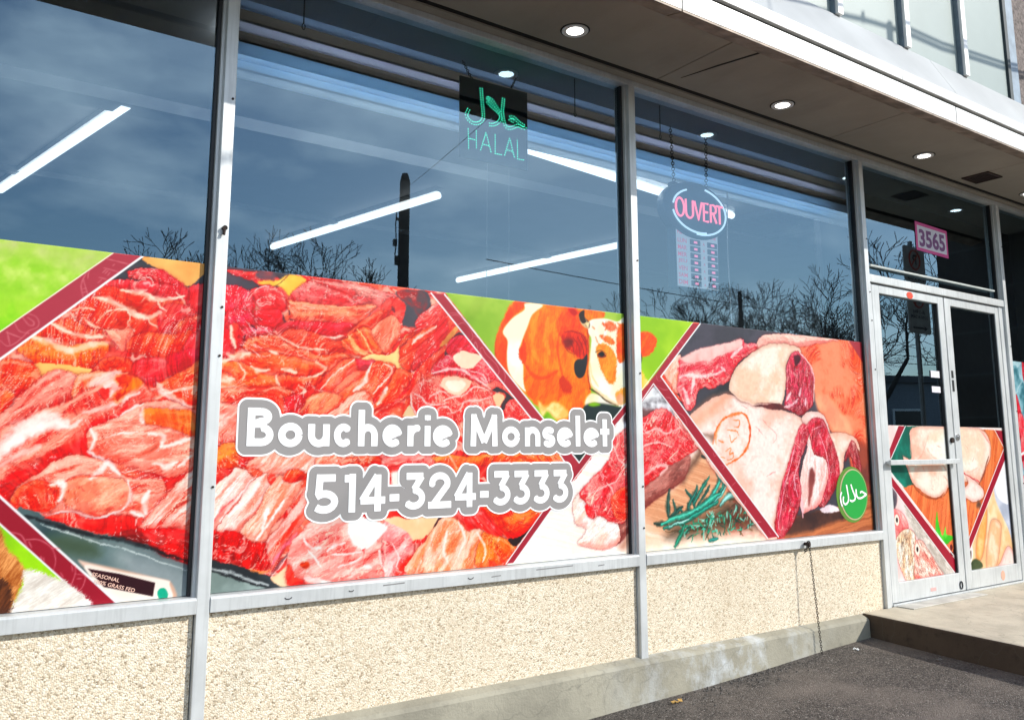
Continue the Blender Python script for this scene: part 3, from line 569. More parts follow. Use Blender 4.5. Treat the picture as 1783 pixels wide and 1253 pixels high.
 ('seam', ('1382,1843 1446,1845 1473,1855',0.02,(255,226,205),0.92), {}),
 ('seam', ('1161,1769 1191,1761',0.03,(255,226,205),0.92), {}),
 ('seam', ('1087,1702 1126,1690 1164,1692',0.024,(255,226,205),0.92), {}),
 ('seam', ('1213,1697 1269,1695',0.024,(255,226,205),0.92), {}),
 ('seam', ('1354,1736 1397,1714 1367,1687 1305,1670',0.016,(255,226,205),0.92), {}),
 ('seam', ('968,1649 1023,1647',0.04,(255,226,205),0.92), {}),
 ('seam', ('970,1617 1034,1620 1120,1599',0.02,(255,226,205),0.92), {}),
 ('seam', ('1190,1669 1211,1627 1258,1595',0.016,(255,226,205),0.92), {}),
 ('seam', ('1034,1713 1059,1677 1056,1649',0.01,(255,226,205),0.92), {}),
 ('seam', ('1286,1639 1317,1621 1288,1596',0.014,(255,226,205),0.92), {}),
 ('seam', ('965,1714 1005,1730',0.03,(255,226,205),0.92), {}),
 ('meat', ('1468,1834 1532,1901 1632,1977 1678,1982 1644,1936 1611,1891 1560,1898 1506,1852',(226,38,14),(250,90,60),0.7,38), {'st':6}),
 ('meat', ('1468,1829 1511,1863 1560,1893 1605,1891 1647,1842 1671,1796 1648,1784 1602,1787 1569,1774 1513,1786 1475,1804',(226,38,14),(255,120,60),0.8,-50), {'st':6}),
 ('meat', ('1611,1897 1702,1962 1750,1924 1739,1859 1711,1814 1706,1793 1665,1796 1635,1846',(250,96,70),(255,170,140),0.7,70), {'st':6}),
 ('seam', ('1500,1852 1535,1813 1597,1781',0.03,(255,206,150),0.9), {}),
 ('seam', ('1538,1886 1584,1837 1608,1787',0.014,(255,206,150),0.9), {}),
 ('fill', ('1553,1763 1614,1785 1694,1784 1740,1816 1769,1872 1811,1886 1800,1820 1825,1747 1790,1708 1695,1745 1615,1756',(252,206,140),(255,220,160)), {'soft':0.004}),
 ('meat', ('1757,1849 1835,1909 1883,1935 1886,1772 1825,1747 1790,1708 1759,1754',(226,38,14),(252,110,60),0.7,50), {'st':5}),
 ('meat', ('1827,1950 1924,2031 1976,2002 1989,1925 1952,1834 1855,1747 1795,1712 1806,1782 1757,1821 1828,1891',(214,16,36),(246,70,64),0.3,50), {'st':4}),
 ('meat', ('1752,1778 1769,1833 1828,1885 1901,1935 1932,1926 1889,1874 1829,1815 1806,1750 1795,1717 1753,1747',(226,38,14),(252,100,60),0.6,50), {'st':5}),
 ('seam', ('1805,1841 1840,1875 1889,1906 1926,1931',0.022,(255,232,222),0.9), {}),
 ('meat', ('1764,1511 1807,1697 1952,1834 1978,1836 1978,1803 1892,1733 1832,1645 1810,1559',(232,40,24),(250,90,56),0.4,50), {}),
 ('fill', ('1946,1845 2040,1952 2047,1930 1990,1864',(196,120,66),(236,170,104)), {'soft':0.004}),
 ('meat', ('1358,1632 1419,1695 1476,1748 1530,1767 1559,1722 1527,1710 1474,1657 1437,1621 1395,1619',(238,34,20),(252,110,70),0.9,48), {'st':7}),
 ('meat', ('1437,1621 1511,1689 1571,1723 1610,1735 1616,1704 1550,1655 1486,1607',(226,38,14),(255,130,100),0.7,40), {'st':6}),
 ('meat', ('1531,1762 1581,1759 1626,1752 1604,1725 1554,1717',(140,10,26),(236,40,60),0.3,0), {}),
 ('meat', ('1454,1601 1512,1649 1566,1682 1615,1746 1660,1754 1730,1736 1674,1645 1619,1592 1597,1555 1488,1552',(226,38,14),(250,100,50),1.0,56), {'st':5}),
 ('meat', ('1686,1646 1731,1726 1802,1714 1838,1731 1850,1695 1780,1612 1711,1553 1620,1551',(226,38,14),(250,90,40),0.6,50), {'st':4}),
 ('seam', ('1593,1714 1578,1657 1535,1624',0.03,(255,236,226),0.9), {}),
 ('seam', ('1686,1646 1664,1603 1642,1567',0.03,(255,236,226),0.9), {}),
 ('seam', ('1609,1745 1588,1703',0.012,(255,236,226),0.9), {}),
 ('seam', ('1672,1744 1707,1719 1618,1617',0.014,(255,236,226),0.9), {}),
 ('seam', ('1379,1623 1430,1680 1525,1756',0.01,(255,236,226),0.9), {}),
 ('seam', ('1838,1731 1791,1660 1711,1563',0.02,(230,14,40),0.8), {}),
 ('fill', ('1972,1814 2054,1919 2133,1846 2017,1761',(90,60,66),(70,56,62)), {}),
 ('meat', ('1981,1836 2015,1883 2080,1899 2160,1848 2187,1816 2081,1798 2003,1805',(206,10,40),(238,40,70),0.4,20), {}),
 ('meat', ('1901,1733 1953,1785 2035,1818 2187,1816 2234,1762 2303,1697 2282,1673 2228,1671 2134,1695 2017,1717 1929,1708',(204,14,44),(244,70,84),0.9,-20), {}),
 ('fill', ('2019,1794 2068,1831 2120,1823 2180,1815 2160,1780 2088,1743 2049,1752',(255,216,190),(255,232,212)), {'soft':0.004}),
 ('meat', ('2201,1681 2275,1701 2351,1630 2331,1618 2282,1662 2241,1649',(240,70,70),(255,150,130),0.5,-30), {}),
 ('meat', ('1800,1627 1832,1671 1917,1707 2017,1712 2121,1695 2214,1665 2262,1616 2262,1571 2201,1520 2083,1501 1895,1498 1834,1528 1804,1570',(236,50,50),(252,120,104),1.0,-8), {}),
 ('seam', ('1800,1627 1810,1570 1847,1518',0.012,(255,214,206),0.92), {}),
 ('seam', ('1894,1604 1955,1638 2018,1614',0.01,(255,214,206),0.92), {}),
 ('seam', ('1974,1596 2018,1614 2082,1627 2147,1668 2214,1659',0.012,(255,214,206),0.92), {}),
 ('seam', ('1904,1717 1985,1738 2081,1732 2167,1697 2228,1665',0.02,(255,214,206),0.92), {}),
 ('seam', ('2101,1744 2180,1725 2214,1687 2174,1714',0.01,(255,214,206),0.92), {}),
 ('seam', ('1821,1623 1882,1588 1931,1573 1993,1586',0.014,(255,214,206),0.92), {}),
 ('seam', ('1994,1537 2057,1555 2083,1594 2148,1601 2235,1626',0.014,(255,214,206),0.92), {}),
 ('seam', ('1950,1526 1950,1558 2000,1570 2019,1543',0.01,(255,214,206),0.92), {}),
 ('fill', ('1958,1671 1973,1704 2030,1710 2121,1695 2102,1655 2050,1623 2018,1630 1980,1645',(255,214,190),(255,196,170)), {'soft':0.004}),
 ('fill', ('1983,1672 1998,1692 2043,1697 2088,1682 2063,1648 2024,1641',(255,238,220),(255,228,206)), {'soft':0.006}),
 ('fill', ('2241,1655 2275,1673 2351,1625 2365,1614 2303,1555 2289,1577 2317,1635',(66,52,58),(44,44,50)), {'soft':0.003}),
 ('fill', ('2248,1638 2310,1629 2289,1583 2262,1571',(255,210,170),(250,200,160)), {'soft':0.003}),
 ('meat', ('2310,1555 2365,1619 2464,1524 2379,1506',(226,30,34),(250,110,100),0.4,50), {'st':5}),
 ('fill', ('1763,1522 1798,1570 1847,1513',(255,214,170),(255,200,160)), {'soft':0.003}),
 ('meat', ('1242,1518 1301,1572 1361,1604 1413,1611 1467,1602 1489,1563 1449,1503 1334,1500',(226,38,14),(255,150,110),1.0,50), {'st':7}),
 ('meat', ('1406,1502 1452,1557 1521,1604 1598,1617 1612,1506',(246,80,56),(255,190,170),1.0,48), {'st':7}),
 ('meat', ('958,1608 1238,1624 1260,1566 1234,1489 1058,1547 962,1539',(226,38,14),(255,130,100),1.0,-10), {'st':4}),
 ('meat', ('1230,1585 1300,1597 1311,1558 1243,1508',(190,6,26),(240,40,50),0.2,50), {}),
 ('meat', ('948,1548 1058,1542 1062,1454 1056,1399 1018,1408 955,1403',(244,104,84),(255,200,190),1.0,40), {}),
 ('meat', ('957,1376 1001,1399 1056,1399 1067,1348 1059,1321 1014,1312 960,1309',(238,66,10),(252,136,60),0.3,30), {}),
 ('meat', ('1063,1348 1095,1357 1133,1348 1106,1320 1069,1312',(214,20,16),(240,60,30),0.2,30), {}),
 ('meat', ('1087,1321 1151,1366 1238,1394 1348,1404 1421,1385 1392,1307 1343,1260 1272,1271 1232,1281 1193,1287 1165,1283 1135,1306',(250,140,116),(255,216,204),1.0,44), {'st':9}),
 ('meat', ('1371,1317 1421,1385 1604,1389 1627,1344 1519,1306',(250,90,60),(255,200,180),1.0,40), {'st':6}),
 ('meat', ('1476,1316 1529,1345 1616,1359 1661,1344 1662,1314 1551,1305',(222,30,10),(248,80,40),0.3,20), {}),
 ('meat', ('1649,1374 1822,1415 1894,1405 1895,1301 1776,1312 1696,1324',(246,70,70),(255,180,170),0.9,10), {}),
 ('meat', ('933,1155 947,1225 1029,1290 1051,1313 1108,1289 1111,1220 1036,1151 985,1078 962,1092 936,1094',(252,150,134),(255,226,218),1.0,52), {'st':10}),
 ('meat', ('985,1078 1049,1159 1100,1239 1164,1288 1175,1260 1206,1218 1161,1146 1063,1051',(252,150,130),(255,222,214),1.0,52), {'st':10}),
 ('meat', ('1063,1047 1142,1155 1176,1232 1223,1278 1243,1254 1318,1257 1276,1169 1202,1080 1167,1023 1101,1036',(252,128,96),(255,206,190),1.0,54), {'st':6}),
 ('meat', ('1176,1018 1249,1105 1306,1182 1343,1247 1393,1289 1376,1194 1338,1115 1291,1047 1236,955 1205,912 1179,959',(248,96,84),(255,190,180),0.9,54), {'st':9}),
 ('seam', ('1032,1124 1102,1202 1138,1247',0.03,(255,250,246),0.9), {}),
 ('seam', ('1142,1038 1201,1116 1246,1179',0.02,(255,250,246),0.9), {}),
 ('seam', ('1164,1082 1172,1127 1180,1154',0.03,(255,250,246),0.9), {}),
 ('seam', ('997,1108 1056,1190 1127,1279',0.012,(255,250,246),0.9), {}),
 ('seam', ('958,1092 1011,1192 1054,1249',0.012,(255,250,246),0.9), {}),
 ('seam', ('971,1101 1004,1148 1038,1186',0.01,(226,40,60),0.7), {}),
 ('seam', ('1188,963 1234,1014 1290,1085 1337,1138',0.03,(250,50,30),0.8), {}),
 ('seam', ('1208,939 1254,994 1301,1047',0.02,(255,140,170),0.8), {}),
 ('meat', ('1233,1259 1261,1300 1311,1295 1333,1261 1293,1248 1254,1244',(216,16,10),(248,90,30),0.2,10), {}),
 ('meat', ('936,1094 986,1073 1063,1065 1119,1030 1176,1018 1188,972 1199,926 1153,916 1068,945 1005,963 943,963',(168,2,8),(238,10,14),0.06,80), {'st':6}),
 ('seam', ('1005,1050 1016,1001',0.02,(110,6,14),0.7), {}),
 ('seam', ('982,1065 989,1012',0.02,(110,6,14),0.7), {}),
 ('seam', ('1048,990 1054,959',0.02,(110,6,14),0.7), {}),
 ('seam', ('1150,974 1161,947',0.02,(110,6,14),0.7), {}),
 ('fill', ('1086,952 1104,962 1121,954 1117,932 1101,927',(240,30,26),(226,20,20)), {'soft':0.003}),
 ('fill', ('943,967 1059,941 1191,899 1211,875 1309,840 1311,789 950,825',(64,72,76),(40,44,48)), {}),
 ('fill', ('945,933 1071,892 1184,849 1194,841 1075,813 950,825',(150,164,160),(120,134,130)), {'soft':0.004}),
 ('seam', ('944,950 1070,909 1193,859',0.014,(196,202,202),0.9), {}),
 ('seam', ('944,941 1071,898 1193,850',0.006,(30,32,34),0.9), {}),
 ('seam', ('1115,926 1162,913 1200,917',0.016,(252,150,80),0.9), {}),
 ('fill', ('1201,885 1229,896 1267,925 1274,856 1290,837 1236,851',(255,214,180),(255,196,150)), {'soft':0.004}),
 ('seam', ('1201,894 1237,932 1270,966',0.014,(120,90,96),0.9), {}),
 ('seam', ('1203,887 1242,927 1275,966',0.005,(250,244,240),0.9), {}),
 ('meat', ('1270,952 1282,1020 1325,1055 1359,1090 1525,1106 1591,1069 1702,1054 1840,1047 1844,826 1752,834 1674,811 1409,835 1338,851 1279,856',(248,120,112),(255,200,190),0.9,24), {}),
 ('meat', ('1685,1081 1753,1058 1817,1024 1830,973 1814,914 1758,849 1690,855',(248,120,120),(255,200,196),0.9,30), {}),
 ('seam', ('1332,1026 1363,997 1404,985',0.016,(255,240,236),0.9), {}),
 ('seam', ('1353,979 1385,944 1406,910',0.012,(255,240,236),0.9), {}),
 ('seam', ('1435,964 1465,990 1502,1002',0.014,(255,240,236),0.9), {}),
 ('seam', ('1451,953 1508,954 1583,954',0.01,(255,240,236),0.9), {}),
 ('seam', ('1484,904 1552,917 1584,934',0.01,(255,240,236),0.9), {}),
 ('seam', ('1342,869 1408,854 1460,840',0.04,(255,240,236),0.9), {}),
 ('seam', ('1665,958 1672,909 1695,873',0.01,(255,240,236),0.9), {}),
 ('seam', ('1726,983 1761,931 1751,883',0.01,(255,240,236),0.9), {}),
 ('seam', ('1601,899 1628,892',0.03,(255,240,236),0.9), {}),
 ('seam', ('1377,1010 1413,1017 1448,1029',0.006,(214,40,60),0.8), {}),
 ('fill', ('1519,1054 1536,1087 1612,1093 1702,1054 1669,1016 1604,967 1544,990',(255,250,248),(255,240,234)), {'soft':0.006}),
 ('fill', ('1586,963 1602,972 1600,948',(220,30,40),(200,20,30)), {'soft':0.003}),
 ('fill', ('1325,925 1355,928 1361,913 1341,903',(246,84,20),(240,70,20)), {'soft':0.006}),
 ('meat', ('1267,925 1286,919 1298,882 1338,851 1275,843',(232,14,10),(246,40,20),0.1,60), {}),
 ('fill', ('1684,1086 1834,1084 1954,1084 1942,1038 1883,995 1830,983 1794,1030',(255,204,160),(255,226,196)), {'soft':0.004}),
 ('seam', ('1830,981 1865,986 1894,1005',0.02,(226,16,20),0.9), {}),
 ('seam', ('1814,924 1791,886 1758,849',0.05,(240,30,14),0.9), {}),
 ('fill', ('1924,1034 1954,1084 1972,1077 1954,1047',(52,26,34),(40,22,30)), {'soft':0.003}),
 ('meat', ('1803,846 1825,928 1883,980 1930,1033 1966,1078 2040,1069 2104,1014 2181,1025 2273,983 2381,928 2368,896 2313,851 2080,818',(250,130,84),(255,206,184),1.0,60), {'st':4}),
 ('meat', ('2143,859 2168,952 2194,1009 2273,983 2381,928 2340,887 2260,850',(244,90,16),(255,150,70),0.8,60), {}),
 ('seam', ('2053,1053 2091,983 2054,907',0.02,(255,240,232),0.85), {}),
 ('seam', ('2004,1014 1980,938 2005,890',0.02,(255,240,232),0.85), {}),
 ('seam', ('2155,1005 2201,934 2182,877',0.02,(255,240,232),0.85), {}),
 ('meat', ('2040,1095 2141,1112 2246,1054 2313,1002 2273,983 2168,1021 2104,1014 2078,1052',(238,20,16),(255,130,130),0.2,-40), {}),
 ('meat', ('2180,1116 2341,1126 2544,1096 2501,1042 2395,970 2313,975 2246,1043',(236,30,6),(252,130,56),0.3,20), {}),
 ('seam', ('2180,1111 2240,1044 2313,991 2402,975 2480,1026',0.03,(240,8,10),0.9), {}),
 ('fill', ('2327,969 2409,975 2472,1021 2381,933',(36,22,26),(50,30,34)), {'soft':0.003}),
 ('meat', ('1907,1345 1987,1360 2075,1349 2206,1359 2554,1363 2665,1328 2553,1277 2341,1286 2140,1305 2076,1258 2000,1296 1914,1313',(240,70,10),(252,140,60),0.5,20), {}),
 ('seam', ('1999,1360 2025,1323 2044,1290',0.016,(255,200,180),0.9), {}),
 ('meat', ('1678,1341 1799,1361 1907,1345 1914,1308 1783,1289 1679,1301',(244,60,60),(255,170,160),0.9,10), {}),
 ('fill', ('1714,1280 1748,1285 1772,1259 1761,1218 1715,1230',(255,240,232),(255,226,216)), {'soft':0.01}),
 ('wood', ('2730,1223 3098,1581 3395,1632 3863,1115 3773,711 2296,828',(255,236,222),(255,250,246)), {'ang':-12}),
 ('wood', ('3087,1235 3407,1172 3524,1270 3658,1393 3909,1114 3773,711 3082,765',(206,146,112),(236,186,150)), {'ang':-14,'soft':0.05}),
 ('wood', ('3176,1031 3317,936 4184,864 4126,940 3170,844',(244,206,180),(255,232,214)), {'ang':-14,'soft':0.06}),
 ('fill', ('3171,873 3642,888 4198,871 4185,694 3167,773',(255,240,226),(250,226,206)), {'soft':0.04}),
 ('fill', ('3078,1608 3294,1729 3451,1569 3323,1580 3177,1494 3075,1493',(120,116,120),(236,236,240)), {'sc':0.06,'soft':0.006}),
 ('fill', ('3191,1645 3259,1689 3326,1671 3248,1633',(255,255,255),(230,236,240)), {'soft':0.02}),
 ('fill', ('3096,1578 3304,1586 3450,1554 3321,1538 3094,1513',(110,80,80),(80,64,66)), {'soft':0.015}),
 ('fill', ('3481,1227 3590,1327 3658,1393 3633,1327 3555,1255 3500,1198',(96,70,60),(110,80,66)), {'soft':0.03}),
 ('fill', ('3022,895 3088,938 3096,911 3040,868',(190,140,120),(200,150,130)), {'soft':0.03}),
 ('meat', ('3549,1342 3522,1227 3406,1165 3186,1058 3088,948 3013,902 2977,918 3016,1008 3091,1052 3180,1158 3279,1217 3381,1279',(134,72,66),(186,120,110),0.3,20), {}),
 ('meat', ('2719,1113 2763,1157 2814,1109 2839,1056 2900,1040 3007,1002 3023,915 2923,882 2809,893 2750,925 2803,980 2735,1022',(255,206,190),(255,244,238),0.8,40), {}),
 ('meat', ('2763,1157 2851,1240 2961,1318 2986,1420 3085,1483 3222,1548 3333,1597 3414,1581 3504,1503 3595,1423 3642,1393 3538,1342 3381,1279 3279,1217 3180,1158 3091,1052 3043,1000 2980,1010 2909,1040 2847,1049 2814,1109',(214,22,40),(250,112,112),1.2,46), {'grain':0.4}),
 ('seam', ('3180,1449 3289,1485 3388,1465 3493,1495',0.02,(255,214,206),0.8), {'rough':0.6}),
 ('seam', ('3188,1393 3306,1414 3416,1393',0.016,(255,214,206),0.8), {'rough':0.6}),
 ('seam', ('2780,1156 2885,1173 2994,1210 3051,1263',0.012,(255,214,206),0.8), {'rough':0.6}),
 ('seam', ('2940,1211 2992,1143 2972,1064',0.012,(255,214,206),0.8), {'rough':0.6}),
 ('seam', ('2981,1413 3025,1331 3080,1290',0.02,(255,214,206),0.8), {'rough':0.6}),
 ('seam', ('3201,1233 3301,1287 3381,1279 3329,1244',0.03,(255,214,206),0.8), {'rough':0.6}),
 ('seam', ('3241,1542 3210,1484 3268,1457',0.012,(255,214,206),0.8), {'rough':0.6}),
 ('meat', ('2805,1110 2848,1082 2874,1048 2838,1030 2804,1071',(216,6,26),(236,20,36),0,40), {}),
 ('meat', ('2983,1143 3076,1181 3081,1032 3016,1015 2973,1077',(240,40,20),(255,120,80),0.6,60), {}),
 ('seam', ('3359,941 3555,938 3785,965 3979,995',0.016,(120,84,50),0.9), {}),
 ('seam', ('3423,931 3668,948 3882,992',0.016,(120,84,50),0.9), {}),
 ('seam', ('3515,1046 3719,1046 3888,1094 4006,1026',0.016,(120,84,50),0.9), {}),
 ('seam', ('3577,937 3812,1018 3936,1077',0.016,(120,84,50),0.9), {}),
 ('fill', ('3457,973 3719,1038 3912,1093 4031,1025 4125,924 3877,921 3621,912 3358,905',(44,40,34),(70,56,44)), {'soft':0.05,'alpha':0.75,'sc':0.04}),
 ('seam', ('3662,921 3675,967',0.008718568301900854,(8,92,74),0.95), {}),
 ('seam', ('3709,969 3659,973',0.008645930150118998,(24,140,110),0.95), {}),
 ('seam', ('3905,983 3930,1022',0.009633237982644738,(120,90,60),0.95), {}),
 ('seam', ('3606,918 3572,912',0.010126552940284058,(24,140,110),0.95), {}),
 ('seam', ('3638,968 3626,990',0.0156641080357987,(120,90,60),0.95), {}),
 ('seam', ('3775,1006 3809,1005',0.01359874891301246,(70,190,160),0.95), {}),
 ('seam', ('3889,1033 3871,1024',0.014529341437804412,(14,60,50),0.95), {}),
 ('seam', ('3968,1050 3960,1011',0.01538199691156536,(150,220,200),0.95), {}),
 ('seam', ('3503,935 3535,931',0.010732216688779384,(150,220,200),0.95), {}),
 ('seam', ('3811,999 3845,1033',0.008891630499024188,(120,90,60),0.95), {}),
 ('seam', ('3687,915 3657,882',0.011018197097501528,(14,60,50),0.95), {}),
 ('seam', ('3697,972 3711,1012',0.008753621857418582,(24,140,110),0.95), {}),
 ('seam', ('3659,992 3617,979',0.01468651331595586,(120,90,60),0.95), {}),
 ('seam', ('3982,965 3999,984',0.013111021456482923,(150,220,200),0.95), {}),
 ('seam', ('3784,954 3828,936',0.014491075208398995,(14,60,50),0.95), {}),
 ('seam', ('4037,1011 3995,1015',0.015688824655721037,(70,190,160),0.95), {}),
 ('seam', ('3663,994 3677,976',0.013580786815284494,(70,190,160),0.95), {}),
 ('seam', ('3935,986 3970,979',0.012580949190462393,(14,60,50),0.95), {}),
 ('seam', ('3776,916 3783,896',0.011619350766535804,(14,60,50),0.95), {}),
 ('seam', ('3875,992 3845,1029',0.01126148582941715,(24,140,110),0.95), {}),
 ('seam', ('3983,1007 4014,1024',0.013727825814067382,(24,140,110),0.95), {}),
 ('seam', ('3539,964 3500,933',0.013612422660650979,(70,190,160),0.95), {}),
 ('seam', ('3970,924 3954,940',0.01073339231142299,(70,190,160),0.95), {}),
 ('seam', ('3980,967 3990,997',0.01450536421986676,(14,60,50),0.95), {}),
 ('seam', ('3608,980 3610,1003',0.008815907905712728,(70,190,160),0.95), {}),
 ('seam', ('3724,928 3762,909',0.015317874720939696,(120,90,60),0.95), {}),
 ('seam', ('3582,911 3556,899',0.008231766620839671,(120,90,60),0.95), {}),
 ('seam', ('3565,967 3612,961',0.015488347365966978,(150,220,200),0.95), {}),
 ('seam', ('3899,989 3927,965',0.008762511516729242,(14,60,50),0.95), {}),
 ('seam', ('3595,927 3603,957',0.011973564072980756,(24,140,110),0.95), {}),
 ('seam', ('3631,939 3630,896',0.013628932667881118,(120,90,60),0.95), {}),
 ('seam', ('3969,938 3955,893',0.011823530480836451,(14,60,50),0.95), {}),
 ('seam', ('3780,987 3800,1009',0.008879347104889166,(24,140,110),0.95), {}),
 ('seam', ('3751,977 3741,946',0.012389809576745448,(120,90,60),0.95), {}),
 ('seam', ('3879,947 3850,922',0.011094837746309368,(14,60,50),0.95), {}),
 ('seam', ('3722,995 3738,1028',0.011751285752518723,(150,220,200),0.95), {}),
 ('seam', ('3949,1007 3928,983',0.01078665595471209,(70,190,160),0.95), {}),
 ('seam', ('3855,940 3838,923',0.01350471530739017,(120,90,60),0.95), {}),
 ('seam', ('3966,967 3997,943',0.010896516620407568,(120,90,60),0.95), {}),
 ('seam', ('3561,912 3519,895',0.015280779463698334,(14,60,50),0.95), {}),
 ('seam', ('3940,948 3968,982',0.009763394007369584,(120,90,60),0.95), {}),
 ('seam', ('3532,926 3539,953',0.008476985727722097,(14,60,50),0.95), {}),
 ('seam', ('3698,948 3678,919',0.01197608280060044,(8,92,74),0.95), {}),
 ('seam', ('3714,934 3700,976',0.00988530910132138,(150,220,200),0.95), {}),
 ('seam', ('3710,991 3723,1034',0.015063338628180791,(150,220,200),0.95), {}),
 ('seam', ('3493,945 3499,911',0.015973491490465896,(150,220,200),0.95), {}),
 ('seam', ('3520,958 3472,971',0.013073714208197086,(8,92,74),0.95), {}),
 ('seam', ('3998,1019 3989,1050',0.009507169484499428,(24,140,110),0.95), {}),
 ('seam', ('4044,973 4045,924',0.011629056116949294,(150,220,200),0.95), {}),
 ('seam', ('3663,990 3695,996',0.013351307521137211,(14,60,50),0.95), {}),
 ('seam', ('3681,979 3670,998',0.009423482645226477,(70,190,160),0.95), {}),
 ('seam', ('3537,950 3498,929',0.008601363999093139,(24,140,110),0.95), {}),
 ('seam', ('3566,916 3556,873',0.008240476212816624,(24,140,110),0.95), {}),
 ('seam', ('3891,951 3916,963',0.008052864863916596,(24,140,110),0.95), {}),
 ('seam', ('3750,951 3732,977',0.012202229394378237,(150,220,200),0.95), {}),
 ('seam', ('3861,939 3870,978',0.014872785735624422,(150,220,200),0.95), {}),
 ('seam', ('3759,1011 3791,1026',0.010782992022991027,(24,140,110),0.95), {}),
 ('seam', ('3613,962 3634,933',0.015505936746737219,(14,60,50),0.95), {}),
 ('seam', ('4056,961 4086,996',0.008460197674401246,(24,140,110),0.95), {}),
 ('seam', ('3882,929 3854,924',0.011693292325472747,(24,140,110),0.95), {}),
 ('seam', ('3733,998 3701,1032',0.015101742133433528,(150,220,200),0.95), {}),
 ('seam', ('3968,922 3933,919',0.015803673688833127,(70,190,160),0.95), {}),
 ('seam', ('3742,935 3760,909',0.012210701802541607,(150,220,200),0.95), {}),
 ('seam', ('3680,953 3684,998',0.012034579313010926,(70,190,160),0.95), {}),
 ('seam', ('3983,986 3962,965',0.008491312171946876,(14,60,50),0.95), {}),
 ('seam', ('3785,968 3778,992',0.013067540007522733,(70,190,160),0.95), {}),
 ('seam', ('3650,922 3628,911',0.01137244496791809,(8,92,74),0.95), {}),
 ('seam', ('4006,975 4030,974',0.012706148559222714,(120,90,60),0.95), {}),
 ('seam', ('3812,939 3834,900',0.011045416458587141,(120,90,60),0.95), {}),
 ('seam', ('3789,1013 3804,979',0.008597343244441441,(8,92,74),0.95), {}),
 ('seam', ('3490,952 3453,979',0.015773888144960002,(70,190,160),0.95), {}),
 ('seam', ('3756,922 3715,922',0.014010084632538899,(70,190,160),0.95), {}),
 ('seam', ('3654,992 3630,982',0.015323205878793548,(150,220,200),0.95), {}),
 ('seam', ('3607,976 3639,963',0.015474219303598807,(24,140,110),0.95), {}),
 ('seam', ('3923,1022 3925,1053',0.014780743589426893,(150,220,200),0.95), {}),
 ('seam', ('3985,1027 3973,996',0.013443729418254561,(120,90,60),0.95), {}),
 ('seam', ('3722,944 3749,965',0.01022824958288284,(120,90,60),0.95), {}),
 ('seam', ('3680,918 3707,933',0.01580067784580977,(24,140,110),0.95), {}),
 ('seam', ('3504,962 3462,982',0.010775335057450245,(120,90,60),0.95), {}),
 ('seam', ('3666,913 3684,885',0.012640327037221066,(120,90,60),0.95), {}),
 ('seam', ('3999,1050 4005,1004',0.01402324795046712,(70,190,160),0.95), {}),
 ('seam', ('3553,968 3556,947',0.013254694165946452,(70,190,160),0.95), {}),
 ('seam', ('3913,922 3919,942',0.011390295242438798,(24,140,110),0.95), {}),
 ('seam', ('4049,941 4091,946',0.009030140282129125,(150,220,200),0.95), {}),
 ('seam', ('3623,957 3666,958',0.013986285486141843,(150,220,200),0.95), {}),
 ('seam', ('3909,940 3874,920',0.008989292980132232,(70,190,160),0.95), {}),
 ('seam', ('3691,1000 3731,1021',0.014311559166320233,(24,140,110),0.95), {}),
 ('seam', ('3913,973 3906,925',0.009127109602357832,(8,92,74),0.95), {}),
 ('seam', ('3912,978 3959,965',0.012671448932166336,(14,60,50),0.95), {}),
 ('seam', ('4030,935 3989,919',0.01222776904319159,(14,60,50),0.95), {}),
 ('seam', ('3904,945 3858,927',0.013458699782689772,(120,90,60),0.95), {}),
 ('seam', ('4017,1028 4011,1003',0.015486375649273718,(14,60,50),0.95), {}),
 ('seam', ('3651,923 3636,967',0.009640120968534392,(70,190,160),0.95), {}),
 ('seam', ('4038,998 4077,1000',0.010836631125370474,(70,190,160),0.95), {}),
 ('seam', ('3684,973 3691,1015',0.010193617747656284,(14,60,50),0.95), {}),
 ('seam', ('4018,923 4057,906',0.012916060781016937,(120,90,60),0.95), {}),
 ('seam', ('3945,922 3975,882',0.013903419429298115,(120,90,60),0.95), {}),
 ('seam', ('4064,936 4016,939',0.011692827559525856,(14,60,50),0.95), {}),
 ('seam', ('3525,964 3479,949',0.009096996973440498,(150,220,200),0.95), {}),
 ('seam', ('3656,977 3639,992',0.010545351323958755,(150,220,200),0.95), {}),
 ('seam', ('3671,984 3678,1018',0.011434888093087184,(14,60,50),0.95), {}),
 ('seam', ('3530,952 3515,932',0.008117150424804006,(14,60,50),0.95), {}),
 ('seam', ('3842,1024 3843,991',0.01574677443089717,(150,220,200),0.95), {}),
 ('seam', ('4022,946 4020,922',0.010814236826071254,(150,220,200),0.95), {}),
 ('seam', ('3885,978 3880,930',0.009324450542158483,(70,190,160),0.95), {}),
 ('seam', ('3697,999 3676,1024',0.00833590587022061,(150,220,200),0.95), {}),
 ('seam', ('3829,997 3819,966',0.010383081014707439,(70,190,160),0.95), {}),
 ('seam', ('3782,985 3808,976',0.015223778566978298,(120,90,60),0.95), {}),
 ('seam', ('3952,1001 3967,982',0.011648804543180867,(120,90,60),0.95), {}),
 ('seam', ('3720,990 3738,1006',0.013363663756117665,(150,220,200),0.95), {}),
 ('seam', ('4012,972 4017,991',0.013964654980480395,(150,220,200),0.95), {}),
 ('seam', ('3695,948 3711,989',0.011801363746978011,(150,220,200),0.95), {}),
 ('seam', ('3592,966 3613,966',0.009615647529567393,(120,90,60),0.95), {}),
 ('seam', ('3869,980 3869,1002',0.012270207903690863,(70,190,160),0.95), {}),
 ('seam', ('3492,964 3455,933',0.013161150929029294,(24,140,110),0.95), {}),
 ('seam', ('3956,985 3980,971',0.011172469307743302,(150,220,200),0.95), {}),
 ('seam', ('3817,950 3832,975',0.012231962414526251,(8,92,74),0.95), {}),
